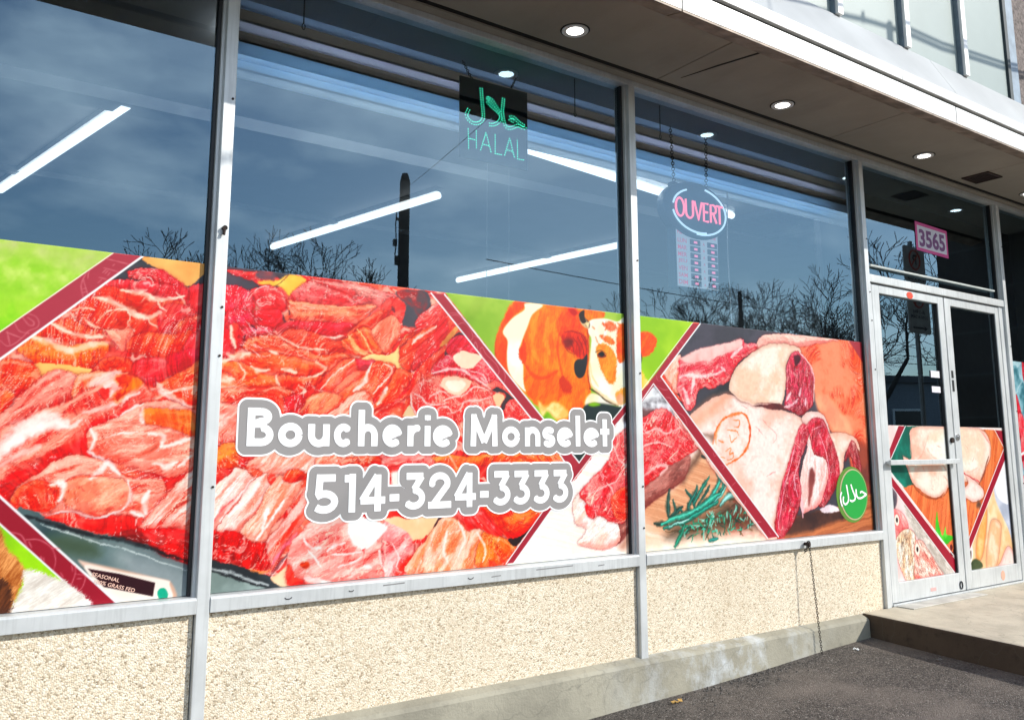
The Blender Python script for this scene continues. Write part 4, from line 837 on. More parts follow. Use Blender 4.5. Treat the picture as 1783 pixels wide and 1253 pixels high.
 ('seam', ('3706,944 3732,977',0.011326943368716804,(150,220,200),0.95), {}),
 ('seam', ('4040,941 4070,950',0.013294782252916137,(24,140,110),0.95), {}),
 ('seam', ('3572,966 3570,1000',0.012316329108751044,(24,140,110),0.95), {}),
 ('seam', ('3645,928 3643,883',0.013718087253684322,(150,220,200),0.95), {}),
 ('seam', ('3867,960 3899,976',0.009707843280993847,(120,90,60),0.95), {}),
 ('seam', ('3541,945 3502,922',0.013465987196660995,(14,60,50),0.95), {}),
 ('seam', ('3713,921 3726,873',0.010964982094164657,(8,92,74),0.95), {}),
 ('seam', ('3692,999 3666,998',0.008739809728281428,(120,90,60),0.95), {}),
 ('seam', ('3529,935 3557,932',0.008027874553619333,(120,90,60),0.95), {}),
 ('seam', ('3829,984 3840,960',0.00992128807630526,(120,90,60),0.95), {}),
 ('seam', ('3751,982 3703,996',0.01544925325421282,(24,140,110),0.95), {}),
 ('seam', ('3656,988 3620,998',0.014951320848965348,(150,220,200),0.95), {}),
 ('seam', ('3516,959 3551,957',0.015453013072637772,(14,60,50),0.95), {}),
 ('seam', ('3849,934 3863,896',0.010172474065609484,(70,190,160),0.95), {}),
 ('seam', ('3620,960 3648,955',0.011538471176801644,(24,140,110),0.95), {}),
 ('seam', ('3659,952 3627,968',0.0088683126824082,(120,90,60),0.95), {}),
 ('seam', ('3944,1022 3929,1060',0.011343361997836211,(8,92,74),0.95), {}),
 ('seam', ('3658,946 3674,962',0.011052780616649016,(8,92,74),0.95), {}),
 ('seam', ('3589,951 3616,960',0.0102619041301698,(150,220,200),0.95), {}),
 ('seam', ('3725,988 3698,960',0.012923501648550674,(70,190,160),0.95), {}),
 ('seam', ('3663,938 3631,935',0.011834575157466073,(70,190,160),0.95), {}),
 ('seam', ('3895,1005 3916,1030',0.012981642981947393,(150,220,200),0.95), {}),
 ('seam', ('3616,979 3630,952',0.012553620298553992,(24,140,110),0.95), {}),
 ('seam', ('3820,1007 3811,977',0.012900423958132507,(24,140,110),0.95), {}),
 ('seam', ('3761,927 3749,905',0.009741051428349414,(150,220,200),0.95), {}),
 ('seam', ('3575,945 3542,971',0.01328274862601295,(70,190,160),0.95), {}),
 ('seam', ('4039,962 4049,1007',0.011410512229307498,(70,190,160),0.95), {}),
 ('seam', ('3507,963 3528,971',0.010915402684896793,(24,140,110),0.95), {}),
 ('seam', ('3607,977 3576,977',0.014687555284900473,(24,140,110),0.95), {}),
 ('seam', ('4021,1024 4010,1006',0.011281128522341224,(120,90,60),0.95), {}),
 ('seam', ('3827,935 3805,904',0.015630149970329677,(8,92,74),0.95), {}),
 ('seam', ('3762,990 3764,965',0.012206662828634411,(150,220,200),0.95), {}),
 ('seam', ('3781,919 3757,897',0.008667464463638773,(24,140,110),0.95), {}),
 ('seam', ('3384,1014 3381,1082 3390,1156',0.048,(10,46,42),0.8), {}),
 ('seam', ('3384,1014 3381,1082 3390,1156',0.03,(20,62,56),0.97), {'rough':0.15}),
 ('seam', ('3388,1018 3385,1086 3394,1160',0.0075,(90,132,126),0.7), {}),
 ('seam', ('3394,1014 3450,1049 3483,1063',0.0416,(10,46,42),0.8), {}),
 ('seam', ('3394,1014 3450,1049 3483,1063',0.026,(14,44,40),0.97), {'rough':0.15}),
 ('seam', ('3398,1018 3454,1053 3487,1067',0.0065,(84,114,110),0.7), {}),
 ('seam', ('3277,986 3372,982',0.0416,(10,46,42),0.8), {}),
 ('seam', ('3277,986 3372,982',0.026,(20,40,36),0.97), {'rough':0.15}),
 ('seam', ('3281,990 3376,986',0.0065,(90,110,106),0.7), {}),
 ('seam', ('3416,1020 3461,1048 3482,1040',0.032,(10,46,42),0.8), {}),
 ('seam', ('3416,1020 3461,1048 3482,1040',0.02,(30,80,70),0.97), {'rough':0.15}),
 ('seam', ('3420,1024 3465,1052 3486,1044',0.005,(100,150,140),0.7), {}),
 ('seam', ('3420,864 3465,913 3501,971',0.054400000000000004,(10,46,42),0.8), {}),
 ('seam', ('3420,864 3465,913 3501,971',0.034,(16,120,90),0.97), {'rough':0.15}),
 ('seam', ('3424,868 3469,917 3505,975',0.0085,(86,190,160),0.7), {}),
 ('seam', ('3420,1103 3428,1050 3405,1021',0.0288,(10,46,42),0.8), {}),
 ('seam', ('3420,1103 3428,1050 3405,1021',0.018,(30,76,66),0.97), {'rough':0.15}),
 ('seam', ('3424,1107 3432,1054 3409,1025',0.0045,(100,146,136),0.7), {}),
 ('seam', ('3583,1051 3563,1113 3515,1153',0.0416,(10,46,42),0.8), {}),
 ('seam', ('3583,1051 3563,1113 3515,1153',0.026,(10,80,70),0.97), {'rough':0.15}),
 ('seam', ('3587,1055 3567,1117 3519,1157',0.0065,(80,150,140),0.7), {}),
 ('seam', ('3537,1030 3539,1076 3598,1143 3611,1173',0.0416,(10,46,42),0.8), {}),
 ('seam', ('3537,1030 3539,1076 3598,1143 3611,1173',0.026,(12,90,80),0.97), {'rough':0.15}),
 ('seam', ('3541,1034 3543,1080 3602,1147 3615,1177',0.0065,(82,160,150),0.7), {}),
 ('seam', ('3572,1074 3621,1134 3706,1222',0.0416,(10,46,42),0.8), {}),
 ('seam', ('3572,1074 3621,1134 3706,1222',0.026,(20,110,94),0.97), {'rough':0.15}),
 ('seam', ('3576,1078 3625,1138 3710,1226',0.0065,(90,180,164),0.7), {}),
 ('seam', ('3594,1051 3678,1140 3709,1178',0.032,(10,46,42),0.8), {}),
 ('seam', ('3594,1051 3678,1140 3709,1178',0.02,(14,70,64),0.97), {'rough':0.15}),
 ('seam', ('3598,1055 3682,1144 3713,1182',0.005,(84,140,134),0.7), {}),
 ('seam', ('3605,1050 3723,1116 3799,1208 3788,1232',0.048,(10,46,42),0.8), {}),
 ('seam', ('3605,1050 3723,1116 3799,1208 3788,1232',0.03,(50,170,150),0.97), {'rough':0.15}),
 ('seam', ('3609,1054 3727,1120 3803,1212 3792,1236',0.0075,(120,240,220),0.7), {}),
 ('seam', ('3650,1048 3770,1114 3834,1191 3829,1215',0.038400000000000004,(10,46,42),0.8), {}),
 ('seam', ('3650,1048 3770,1114 3834,1191 3829,1215',0.024,(16,120,104),0.97), {'rough':0.15}),
 ('seam', ('3654,1052 3774,1118 3838,1195 3833,1219',0.006,(86,190,174),0.7), {}),
 ('seam', ('3673,1047 3793,1113 3844,1167',0.032,(10,46,42),0.8), {}),
 ('seam', ('3673,1047 3793,1113 3844,1167',0.02,(120,214,196),0.97), {'rough':0.15}),
 ('seam', ('3677,1051 3797,1117 3848,1171',0.005,(190,255,255),0.7), {}),
 ('seam', ('3329,980 3459,1011 3593,1043 3722,1100 3794,1129',0.064,(10,46,42),0.8), {}),
 ('seam', ('3329,980 3459,1011 3593,1043 3722,1100 3794,1129',0.04,(60,176,150),0.97), {'rough':0.15}),
 ('seam', ('3333,984 3463,1015 3597,1047 3726,1104 3798,1133',0.01,(130,246,220),0.7), {}),
 ('seam', ('3349,957 3491,987 3627,1034 3768,1083',0.048,(10,46,42),0.8), {}),
 ('seam', ('3349,957 3491,987 3627,1034 3768,1083',0.03,(20,130,110),0.97), {'rough':0.15}),
 ('seam', ('3353,961 3495,991 3631,1038 3772,1087',0.0075,(90,200,180),0.7), {}),
 ('seam', ('3791,1066 3865,1111 3938,1117',0.064,(10,46,42),0.8), {}),
 ('seam', ('3791,1066 3865,1111 3938,1117',0.04,(150,224,214),0.97), {'rough':0.15}),
 ('seam', ('3795,1070 3869,1115 3942,1121',0.01,(220,255,255),0.7), {}),
 ('seam', ('3381,962 3535,1000',0.022400000000000003,(10,46,42),0.8), {}),
 ('seam', ('3381,962 3535,1000',0.014,(170,230,214),0.97), {'rough':0.15}),
 ('seam', ('3385,966 3539,1004',0.0035,(240,255,255),0.7), {}),
 ('seam', ('3654,1340 3700,1328',0.032,(10,46,42),0.8), {}),
 ('seam', ('3654,1340 3700,1328',0.02,(40,50,50),0.97), {'rough':0.15}),
 ('seam', ('3658,1344 3704,1332',0.005,(110,120,120),0.7), {}),
 ('seam', ('3767,1272 3788,1224 3845,1175',0.032,(10,46,42),0.8), {}),
 ('seam', ('3767,1272 3788,1224 3845,1175',0.02,(60,150,140),0.97), {'rough':0.15}),
 ('seam', ('3771,1276 3792,1228 3849,1179',0.005,(130,220,210),0.7), {}),
 ('seam', ('3687,877 3757,881',0.0416,(10,46,42),0.8), {}),
 ('seam', ('3687,877 3757,881',0.026,(20,130,120),0.97), {'rough':0.15}),
 ('seam', ('3691,881 3761,885',0.0065,(90,200,190),0.7), {}),
 ('fill', ('3695,2118 5461,2112 5357,1230 5347,1535 5261,791 4288,862 3611,1509 3355,1771',(78,76,86),(66,66,74)), {'curve':False}),
 ('fill', ('4538,2042 4834,2115 5305,2132 5493,1950 5346,1064 5113,1116 5027,1387 4782,1563 4681,1850',(242,92,52),(252,150,116)), {'sc':0.16,'soft':0.02}),
 ('fill', ('4723,1706 4870,1711 5046,1568 5111,1455 4957,1454 4784,1586',(250,176,140),(244,150,120)), {'soft':0.03}),
 ('fill', ('5147,1421 5338,1340 5345,1052 5185,1058 5121,1183',(150,76,60),(110,60,54)), {'soft':0.05}),
 ('wood', ('4242,856 4381,961 4912,1012 5392,1108 5354,791',(150,86,56),(196,124,84)), {'ang':8}),
 ('fill', ('4342,881 4518,986 4910,990 5097,960 4829,918 4542,870',(56,36,36),(84,54,46)), {'soft':0.02}),
 ('fill', ('3656,1631 3930,1782 4016,1672 3861,1627 3652,1543 3567,1541',(46,50,56),(64,62,64)), {'soft':0.02}),
 ('meat', ('4165,1997 4217,2056 4367,2085 4639,2096 5010,2094 4867,2070 4592,2018 4212,1977',(244,170,158),(252,210,196),0.4,-6), {}),
 ('meat', ('3355,1771 3485,1893 3520,1866 3492,1712 3466,1683',(250,140,110),(255,206,190),0.6,60), {}),
 ('meat', ('3355,1771 3389,1765 3466,1683 3555,1621 3475,1655',(236,60,30),(240,90,60),0.2,-50), {}),
 ('meat', ('3510,1872 3676,1940 3863,1980 4026,2028 4065,2002 4166,2015 4169,1974 4041,1911 3956,1837 3907,1774 3805,1736 3739,1722 3675,1720 3636,1689 3617,1623 3564,1589 3524,1620 3486,1684 3473,1726 3503,1828',(214,44,66),(250,150,150),1.2,22), {}),
 ('fill', ('3510,1876 3676,1943 3864,1983 4014,2026 4023,1980 3883,1924 3748,1886 3619,1864',(252,206,200),(244,176,170)), {'soft':0.008}),
 ('seam', ('3492,1813 3617,1834 3746,1841 3905,1918',0.05,(226,60,84),0.85), {'rough':0.4}),
 ('seam', ('3788,1814 3879,1864 3928,1927',0.04,(226,60,84),0.85), {'rough':0.4}),
 ('seam', ('3500,1770 3573,1788 3700,1787 3854,1824',0.03,(255,230,226),0.9), {'rough':0.4}),
 ('seam', ('3528,1714 3557,1657 3565,1614',0.05,(255,230,226),0.9), {'rough':0.4}),
 ('seam', ('3614,1776 3589,1687',0.03,(255,230,226),0.9), {'rough':0.4}),
 ('seam', ('3845,1847 3877,1826',0.03,(255,230,226),0.9), {'rough':0.4}),
 ('seam', ('3938,1913 4034,1980',0.04,(255,230,226),0.9), {'rough':0.4}),
 ('seam', ('3629,1747 3675,1727',0.045,(214,44,60),0.85), {}),
 ('seam', ('3730,1744 3796,1762',0.045,(214,44,60),0.85), {}),
 ('seam', ('3841,1794 3898,1804',0.045,(214,44,60),0.85), {}),
 ('seam', ('3565,1621 3585,1608',0.045,(214,44,60),0.85), {}),
 ('skin', ('3553,1541 3655,1612 3789,1677 3925,1690 4108,1644 4433,1609 4585,1560 4620,1526 4524,1462 4444,1323 4367,1199 4297,1036 4260,916 4274,855 4179,860 3550,1464',(246,198,182),(255,232,224)), {}),
 ('fill', ('3567,1541 3670,1612 3804,1676 3909,1684 3784,1585 3620,1484',(226,160,130),(236,176,150)), {'soft':0.04,'alpha':0.8}),
 ('fill', ('3647,1455 3763,1466 3746,1416 3704,1446',(90,60,50),(110,76,60)), {'soft':0.02,'alpha':0.7}),
 ('seam', ('3745,1407 3779,1486 3864,1557 4010,1585 4069,1530 4071,1448 4027,1367 3947,1317 3848,1288',0.022,(238,92,20),0.85), {'rough':0.6}),
 ('seam', ('3774,1407 3777,1466 3825,1526',0.03,(238,140,70),0.5), {'rough':0.6}),
 ('seam', ('3852,1362 3898,1377 3889,1347 3919,1352 3914,1322 3865,1318',0.011,(240,110,40),0.8), {'rough':0.5}),
 ('seam', ('3931,1548 3984,1539 3974,1508 3936,1508',0.011,(240,110,40),0.8), {'rough':0.5}),
 ('seam', ('3875,1487 3950,1483 3971,1457',0.011,(240,110,40),0.8), {'rough':0.5}),
 ('seam', ('3797,1426 3841,1417',0.011,(240,110,40),0.8), {'rough':0.5}),
 ('seam', ('3895,1457 3908,1417 3955,1447',0.011,(240,110,40),0.8), {'rough':0.5}),
 ('seam', ('3813,1328 3850,1323',0.011,(240,110,40),0.8), {'rough':0.5}),
 ('seam', ('4197,1553 4243,1512 4321,1460 4284,1408',0.005,(226,110,110),0.7), {}),
 ('seam', ('4205,1212 4288,1242',0.005,(226,110,110),0.7), {}),
 ('seam', ('4130,1510 4191,1459',0.005,(226,110,110),0.7), {}),
 ('seam', ('4013,1631 4059,1612',0.005,(226,110,110),0.7), {}),
 ('skin', ('3904,1729 3956,1830 4089,1930 4213,1991 4375,2026 4553,2019 4603,1986 4510,1972 4454,1903 4429,1749 4383,1652 4370,1640 4187,1639 4047,1649 3958,1684',(246,206,182),(255,236,222)), {}),
 ('fill', ('4116,1637 4261,1656 4395,1645 4431,1618 4282,1618',(70,36,40),(110,50,50)), {'soft':0.006}),
 ('seam', ('3936,1700 4070,1647 4188,1643 4384,1664',0.012,(250,214,200),0.8), {}),
 ('meat', ('4476,1937 4538,1988 4602,1977 4639,1947 4713,1884 4721,1794 4699,1694 4678,1644 4568,1585 4456,1618 4408,1645 4439,1718 4436,1814',(134,14,40),(204,60,90),1.0,84), {'st':5,'grain':0.5}),
 ('seam', ('4577,1992 4626,1954 4707,1892 4721,1794 4701,1678',0.018,(252,214,210),0.9), {}),
 ('seam', ('4681,1825 4647,1741 4683,1694',0.03,(214,60,96),0.8), {}),
 ('seam', ('4435,1678 4477,1727',0.03,(255,230,230),0.85), {'rough':0.5}),
 ('seam', ('4497,1655 4551,1689',0.03,(255,230,230),0.85), {'rough':0.5}),
 ('seam', ('4583,1755 4566,1706',0.03,(255,230,230),0.85), {'rough':0.5}),
 ('seam', ('4630,1692 4612,1643',0.03,(255,230,230),0.85), {'rough':0.5}),
 ('seam', ('4407,1637 4484,1647',0.03,(255,230,230),0.85), {'rough':0.5}),
 ('fill', ('4528,1948 4575,1967 4591,1927 4543,1892',(60,10,30),(90,16,40)), {'soft':0.008}),
 ('skin', ('4568,1570 4678,1614 4803,1586 4866,1476 4927,1342 4936,1209 4847,1476 4746,1563 4620,1526',(250,210,200),(255,232,226)), {}),
 ('skin', ('4847,1476 5112,1461 5170,1364 5087,1409 5003,1342 4973,1242 4923,1209 4892,1365',(250,200,180),(255,226,214)), {}),
 ('meat', ('4994,1297 5069,1421 5135,1404 5176,1239 5104,1206 5069,1330',(116,16,30),(170,40,56),0.8,80), {}),
 ('meat', ('4620,1526 4710,1571 4800,1558 4847,1476 4926,1331 4936,1209 4858,1112 4767,1028 4704,1020 4700,1074 4799,1168 4775,1299 4654,1344 4646,1452',(136,12,36),(198,36,66),0.8,76), {'st':4}),
 ('meat', ('4630,1474 4680,1343 4794,1310 4810,1190 4705,1031 4606,1003 4535,985 4500,1080 4539,1238 4603,1365',(250,190,184),(255,236,232),0.6,80), {'st':4}),
 ('fill', ('4627,1247 4678,1225 4631,1087 4591,1035',(150,80,76),(120,60,60)), {'soft':0.012}),
 ('meat', ('4530,1494 4583,1535 4627,1515 4628,1452 4566,1344 4514,1238 4529,1111 4465,967 4348,862 4283,862 4260,916 4292,1036 4367,1199 4446,1344',(150,14,44),(216,54,84),0.9,72), {'st':5}),
 ('seam', ('4483,1387 4441,1281 4362,1137',0.01,(250,196,204),0.85), {'rough':0.4}),
 ('seam', ('4547,1323 4468,1197 4493,1091',0.014,(250,196,204),0.85), {'rough':0.4}),
 ('seam', ('4400,1198 4339,1055 4295,914',0.01,(250,196,204),0.85), {'rough':0.4}),
 ('seam', ('4737,1475 4800,1365 4838,1189',0.01,(250,196,204),0.85), {'rough':0.4}),
 ('seam', ('4667,1496 4778,1519',0.008,(250,196,204),0.85), {'rough':0.4}),
 ('seam', ('4526,1079 4533,964',0.03,(250,196,204),0.85), {'rough':0.4}),
 ('fill', ('4711,1004 4804,1027 4893,1002 4891,980 4762,975',(250,236,240),(220,200,206)), {'soft':0.006}),
 ('warp', (), {}),
 ('fill', ('1961,2108 3642,2115 3173,1657 3094,1621 2763,1311 2711,1363 2532,1533',(134,172,54),(166,194,82)), {'sc':0.2,'curve':False}),
 ('fill', ('3112,2114 3642,2115 3357,1821 3173,1659 3096,1602',(140,184,22),(168,204,52)), {'sc':0.2,'curve':False}),
 ('fur', ('2369,2092 2298,1991 2260,1902 2256,1827 2284,1777 2354,1712 2438,1634 2510,1584 2569,1568 2643,1511 2720,1524 2806,1592 2847,1654 2846,1976 2946,2066 2906,2100 2590,2101',(232,92,8),(250,146,40)), {'ang':80}),
 ('fur', ('2369,2092 2298,1991 2260,1902 2256,1827 2291,1772 2361,1706 2326,1785 2326,1901 2298,1939 2354,2008 2441,2087',(226,66,10),(244,104,24)), {'ang':80}),
 ('fill', ('2433,2089 2544,2091 2477,2037 2444,1968 2418,1913 2396,1847 2418,1790 2421,1697 2435,1652 2368,1701 2329,1756 2322,1831 2326,1895 2298,1939 2354,2008 2426,2056',(255,252,240),(255,240,214)), {'soft':0.006}),
 ('fur', ('2411,1883 2425,1908 2439,1838 2425,1791 2396,1818 2393,1853',(214,60,14),(226,84,20)), {'ang':80}),
 ('fur', ('2432,1756 2512,1772 2616,1741 2676,1672 2629,1611 2554,1586 2482,1613 2431,1663',(240,86,6),(250,130,30)), {'ang':60}),
 ('fur', ('2689,2086 2776,2082 2823,2036 2838,1987 2742,1980 2656,1937 2627,2007',(226,60,20),(246,110,30)), {'ang':70}),
 ('fill', ('2705,2085 2744,2092 2764,2068 2736,2054',(190,30,24),(170,24,24)), {'soft':0.008}),
 ('fur', ('2656,1937 2688,1970 2742,1981 2798,1969 2829,1937 2832,1875 2811,1837 2764,1840 2733,1863 2686,1884',(168,22,14),(224,66,22)), {'ang':70}),
 ('fill', ('2668,1919 2703,1937 2738,1924 2714,1892 2686,1887',(110,20,20),(140,30,24)), {'soft':0.014}),
 ('fill', ('2740,1808 2763,1831 2799,1836 2824,1862 2827,1825 2806,1754 2770,1735 2743,1760',(36,40,46),(30,34,40)), {'soft':0.004}),
 ('fur', ('2638,1719 2669,1741 2722,1692 2710,1656 2660,1666',(186,50,22),(206,66,26)), {'ang':60}),
 ('fill', ('2807,1617 2848,1661 2936,1645 3026,1608 2894,1601 2822,1587',(255,246,230),(255,230,190)), {'soft':0.008}),
 ('fill', ('2795,1586 2846,1609 2935,1611 3043,1599 3081,1609 2812,1362 2763,1311 2711,1363 2793,1520',(26,44,48),(36,54,50)), {'soft':0.01}),
 ('fill', ('2830,1602 2871,1615 2911,1604 2862,1594',(130,180,20),(120,170,20)), {'soft':0.008}),
 ('fill', ('2539,1527 2554,1562 2576,1551 2583,1522',(130,180,20),(110,160,20)), {'soft':0.006}),
 ('fill', ('2511,1608 2554,1586 2607,1611 2659,1594 2704,1548 2628,1523 2569,1563 2532,1538',(255,226,160),(250,190,110)), {'soft':0.012,'sc':0.04}),
 ('fill', ('2847,2038 2946,2058 3038,2049 3107,2047 3094,1625 3051,1599 3009,1607 2936,1639 2852,1697 2832,1776 2857,1933 2836,1975',(255,250,238),(255,236,208)), {'soft':0.005}),
 ('fur', ('2889,1907 2943,1925 3000,1899 3029,1850 3028,1812 3017,1729 2971,1717 2923,1781 2900,1836',(226,118,30),(246,170,70)), {'ang':70}),
 ('fur', ('2923,1969 2985,1964 3022,1932 2984,1923 2935,1945',(224,104,40),(240,150,80)), {'ang':60}),
 ('fur', ('2937,2036 3013,2040 3037,2010 2986,1993 2945,2015',(210,90,60),(240,150,110)), {'ang':60}),
 ('fur', ('3042,2016 3106,2035 3102,1880 3058,1826 3029,1875',(224,70,20),(240,130,50)), {'ang':70}),
 ('fur', ('3011,1660 3062,1693 3096,1695 3094,1625 3051,1611',(230,150,60),(244,190,110)), {'ang':70}),
 ('fill', ('2894,1863 2921,1881 2958,1861 2933,1849 2904,1850',(150,60,20),(120,44,20)), {'soft':0.003}),
 ('fill', ('2905,1867 2925,1879 2943,1867 2925,1856',(30,26,30),(24,20,24)), {'soft':0.003}),
 ('fill', ('2930,1874 2937,1876 2938,1869',(250,250,250),(250,250,250)), {'soft':0.002}),
 ('seam', ('2840,1685 2896,1662 2952,1627 3034,1602',0.014,(50,40,30),0.9), {}),
 ('fill', ('2775,2063 2808,2088 2815,2054 2847,2026 2837,1994 2790,2015',(70,50,44),(210,180,140)), {'soft':0.004,'sc':0.05}),
 ('fill', ('2815,2023 2847,2032 2837,1994',(240,210,150),(250,230,190)), {'soft':0.006}),
 ('fur', ('3164,1985 3242,2012 3300,2002 3330,1962 3286,1895 3208,1869 3162,1908',(224,64,10),(246,110,30)), {'ang':50}),
 ('fill', ('3161,1880 3199,1896 3213,1862 3197,1833 3159,1824',(84,60,30),(60,50,40)), {'soft':0.01}),
 ('fur', ('3159,1824 3206,1799 3233,1758 3261,1731 3173,1659 3154,1658',(250,190,70),(255,226,150)), {'ang':70}),
 ('seam', ('2830,1987 2838,1913 2831,1813 2832,1739 2844,1685',0.016,(150,40,10),0.75), {}),
 ('seam', ('2665,1992 2633,1911 2640,1827 2661,1744 2645,1671',0.02,(196,56,6),0.6), {}),
 ('seam', ('2514,2058 2484,1972 2476,1876 2512,1807',0.05,(255,170,70),0.5), {}),
 ('seam', ('2574,2027 2558,1929 2579,1847',0.04,(255,180,84),0.45), {}),
 ('seam', ('2260,1902 2256,1827 2291,1772',0.014,(150,40,6),0.5), {}),
 ('seam', ('2425,1791 2482,1735 2556,1727 2631,1766',0.03,(196,54,4),0.6), {}),
 ('seam', ('2774,1970 2813,1942 2820,1887',0.012,(140,26,10),0.7), {}),
 ('seam', ('2680,1963 2727,1973 2774,1964',0.01,(120,24,14),0.6), {}),
 ('seam', ('2884,1875 2917,1887 2958,1871',0.008,(60,30,20),0.9), {}),
 ('seam', ('2843,1814 2857,1753 2897,1699',0.02,(250,214,160),0.8), {}),
 ('seam', ('2946,2047 2953,1984 2918,1925',0.02,(255,255,250),0.9), {}),
 ('seam', ('2702,1928 2733,1893 2740,1839',0.007,(110,16,12),0.8), {}),
 ('seam', ('2734,1942 2772,1896 2779,1835',0.007,(110,16,12),0.8), {}),
 ('seam', ('2765,1945 2796,1897 2807,1843',0.007,(110,16,12),0.8), {}),
 ('seam', ('2679,1890 2702,1867 2733,1857',0.007,(110,16,12),0.8), {}),
 ('seam', ('2789,1953 2817,1911 2824,1862',0.007,(110,16,12),0.8), {}),
 ('seam', ('2937,2033 2962,2016 2953,1997',0.02,(214,100,50),0.75), {'rough':1.2}),
 ('seam', ('2979,2043 3012,2027',0.02,(214,100,50),0.75), {'rough':1.2}),
 ('seam', ('3038,2042 3072,2025',0.016,(214,100,50),0.75), {'rough':1.2}),
 ('seam', ('2919,1962 2952,1946',0.03,(214,100,50),0.75), {'rough':1.2}),
 ('seam', ('2863,2008 2879,1997',0.012,(214,100,50),0.75), {'rough':1.2}),
 ('seam', ('3002,1949 3010,1925',0.016,(214,100,50),0.75), {'rough':1.2}),
 ('seam', ('2886,1954 2902,1923',0.012,(214,100,50),0.75), {'rough':1.2}),
 ('seam', ('2848,1703 2912,1663 2977,1628 3035,1608',0.03,(235,190,130),0.6), {}),
 ('seam', ('2837,1944 2844,1863 2835,1777 2852,1704',0.014,(236,180,110),0.7), {}),
 ('fill', ('3021,1648 3053,1668 3078,1644 3060,1609 3031,1614',(226,150,110),(240,180,140)), {'soft':0.008}),
 ('fill', ('2775,2065 2811,2089 2810,2054 2823,2030 2795,2021',(44,32,30),(60,44,38)), {'soft':0.004}),
 ('fill', ('2904,1866 2927,1881 2946,1868 2926,1854',(22,18,22),(22,18,22)), {'soft':0.002}),
 ('fill', ('520,997 558,990 774,923 833,897 837,826 620,848 593,915',(206,170,150),(226,196,180)), {'soft':0.006}),
 ('fill', ('539,985 652,954 807,912 825,894 825,827 620,848 578,916',(250,236,226),(244,226,214)), {'soft':0.004}),
 ('fill', ('549,972 653,946 775,905 770,857 696,879 605,905',(58,20,30),(46,16,26)), {'soft':0.002,'curve':False}),
 ('fill', ('785,873 795,884 811,881 822,861 816,843 797,844 787,856',(10,140,110),(30,170,140)), {'soft':0.002}),
 ('band', ('558,2095 660,2096 16,1476 8,1570',(164,62,76)), {}),
 ('line', ('660,2096 16,1476',0.0075,(252,250,248)), {}),
 ('line', ('558,2095 8,1570',0.004,(252,236,214)), {}),
 ('band', ('16,1472 659,840 571,843 24,1381',(142,28,48)), {}),
 ('line', ('16,1472 659,840',0.007,(255,252,252)), {}),
 ('line', ('24,1381 572,843',0.005,(255,250,250)), {}),
 ('fur', ('254,1127 283,1106 301,1055 350,1001 357,951 337,891 327,847 277,837',(150,82,36),(232,168,110)), {'ang':60}),
 ('fur', ('355,982 401,974 457,946 487,932 571,843 401,839 317,844 335,884 355,936',(206,196,186),(252,248,240)), {'ang':30}),
 ('fur', ('268,958 317,939 329,862 307,841 277,837',(60,34,24),(120,70,40)), {'ang':60}),
 ('band', ('1900,2085 1971,2086 2532,1533 2711,1363 2763,1311 2717,1217 2687,1293 2636,1357 2465,1526',(158,50,64)), {}),
 ('band', ('3094,1622 3093,1571 3006,1496 2859,1356 2592,1097 2361,856 2317,854 2541,1091 2710,1257 2763,1311 2808,1357 2975,1511',(152,44,60)), {}),
 ('line', ('1900,2085 2465,1526 2636,1357 2687,1296',0.007,(255,250,248)), {}),
 ('line', ('1971,2086 2532,1533 2711,1363 2763,1311',0.007,(255,250,248)), {}),
 ('line', ('2763,1311 2808,1357 3094,1622',0.006,(255,250,248)), {}),
 ('line', ('3093,1571 3006,1496',0.005,(255,250,248)), {}),
 ('line', ('2541,1091 2317,854',0.005,(255,246,244)), {}),
 ('line', ('2859,1356 2592,1097 2361,856',0.004,(255,246,244)), {}),
 ('band', ('3616,2089 3680,2090 3352,1771 3171,1595 3173,1659 3261,1731',(160,54,68)), {}),
 ('band', ('3352,1771 3294,1729 3526,1508 4191,859 4291,861 3614,1510',(152,40,58)), {}),
 ('line', ('3680,2090 3352,1771 3614,1510 4291,861',0.008,(255,252,252)), {}),
 ('line', ('3616,2089 3173,1659',0.005,(255,244,220)), {}),
 ('line', ('3171,1600 3294,1729 3526,1508 4191,859',0.006,(255,246,244)), {}),
 ('band', ('5126,2098 5305,2097 5288,1941',(156,56,66)), {}),
 ('seam', ('536,2070 614,2059',0.0045,(214,130,136),0.75), {}),
 ('seam', ('530,2035 579,2026',0.0045,(214,130,136),0.75), {}),
 ('seam', ('516,1998 541,1994',0.0045,(214,130,136),0.75), {}),
 ('seam', ('527,2017 538,2030',0.0045,(214,130,136),0.75), {}),
 ('seam', ('535,2014 544,2026',0.0045,(214,130,136),0.75), {}),
 ('seam', ('544,2008 551,2020',0.0045,(214,130,136),0.75), {}),
 ('seam', ('514,1978 525,1990',0.0045,(214,130,136),0.75), {}),
 ('seam', ('559,2046 565,2053',0.0045,(214,130,136),0.75), {}),
 ('seam', ('480,1990 480,2007 483,2019',0.0045,(214,130,136),0.75), {}),
 ('seam', ('469,1921 460,1957 464,1984 473,2006',0.0045,(214,130,136),0.75), {}),
 ('seam', ('483,1933 471,1967 466,1984',0.0045,(214,130,136),0.75), {}),
 ('seam', ('465,1949 476,1954',0.0045,(214,130,136),0.75), {}),
 ('seam', ('466,1936 481,1942',0.0045,(214,130,136),0.75), {}),
 ('seam', ('226,1746 248,1729 272,1741 295,1767 308,1785 332,1799 337,1817 326,1837 304,1845',0.0045,(214,130,136),0.75), {}),
 ('seam', ('244,1780 255,1736',0.0045,(214,130,136),0.75), {}),
 ('seam', ('263,1810 280,1783 309,1777',0.0045,(214,130,136),0.75), {}),
 ('seam', ('287,1829 307,1806 321,1807 320,1819 301,1832',0.0045,(214,130,136),0.75), {}),
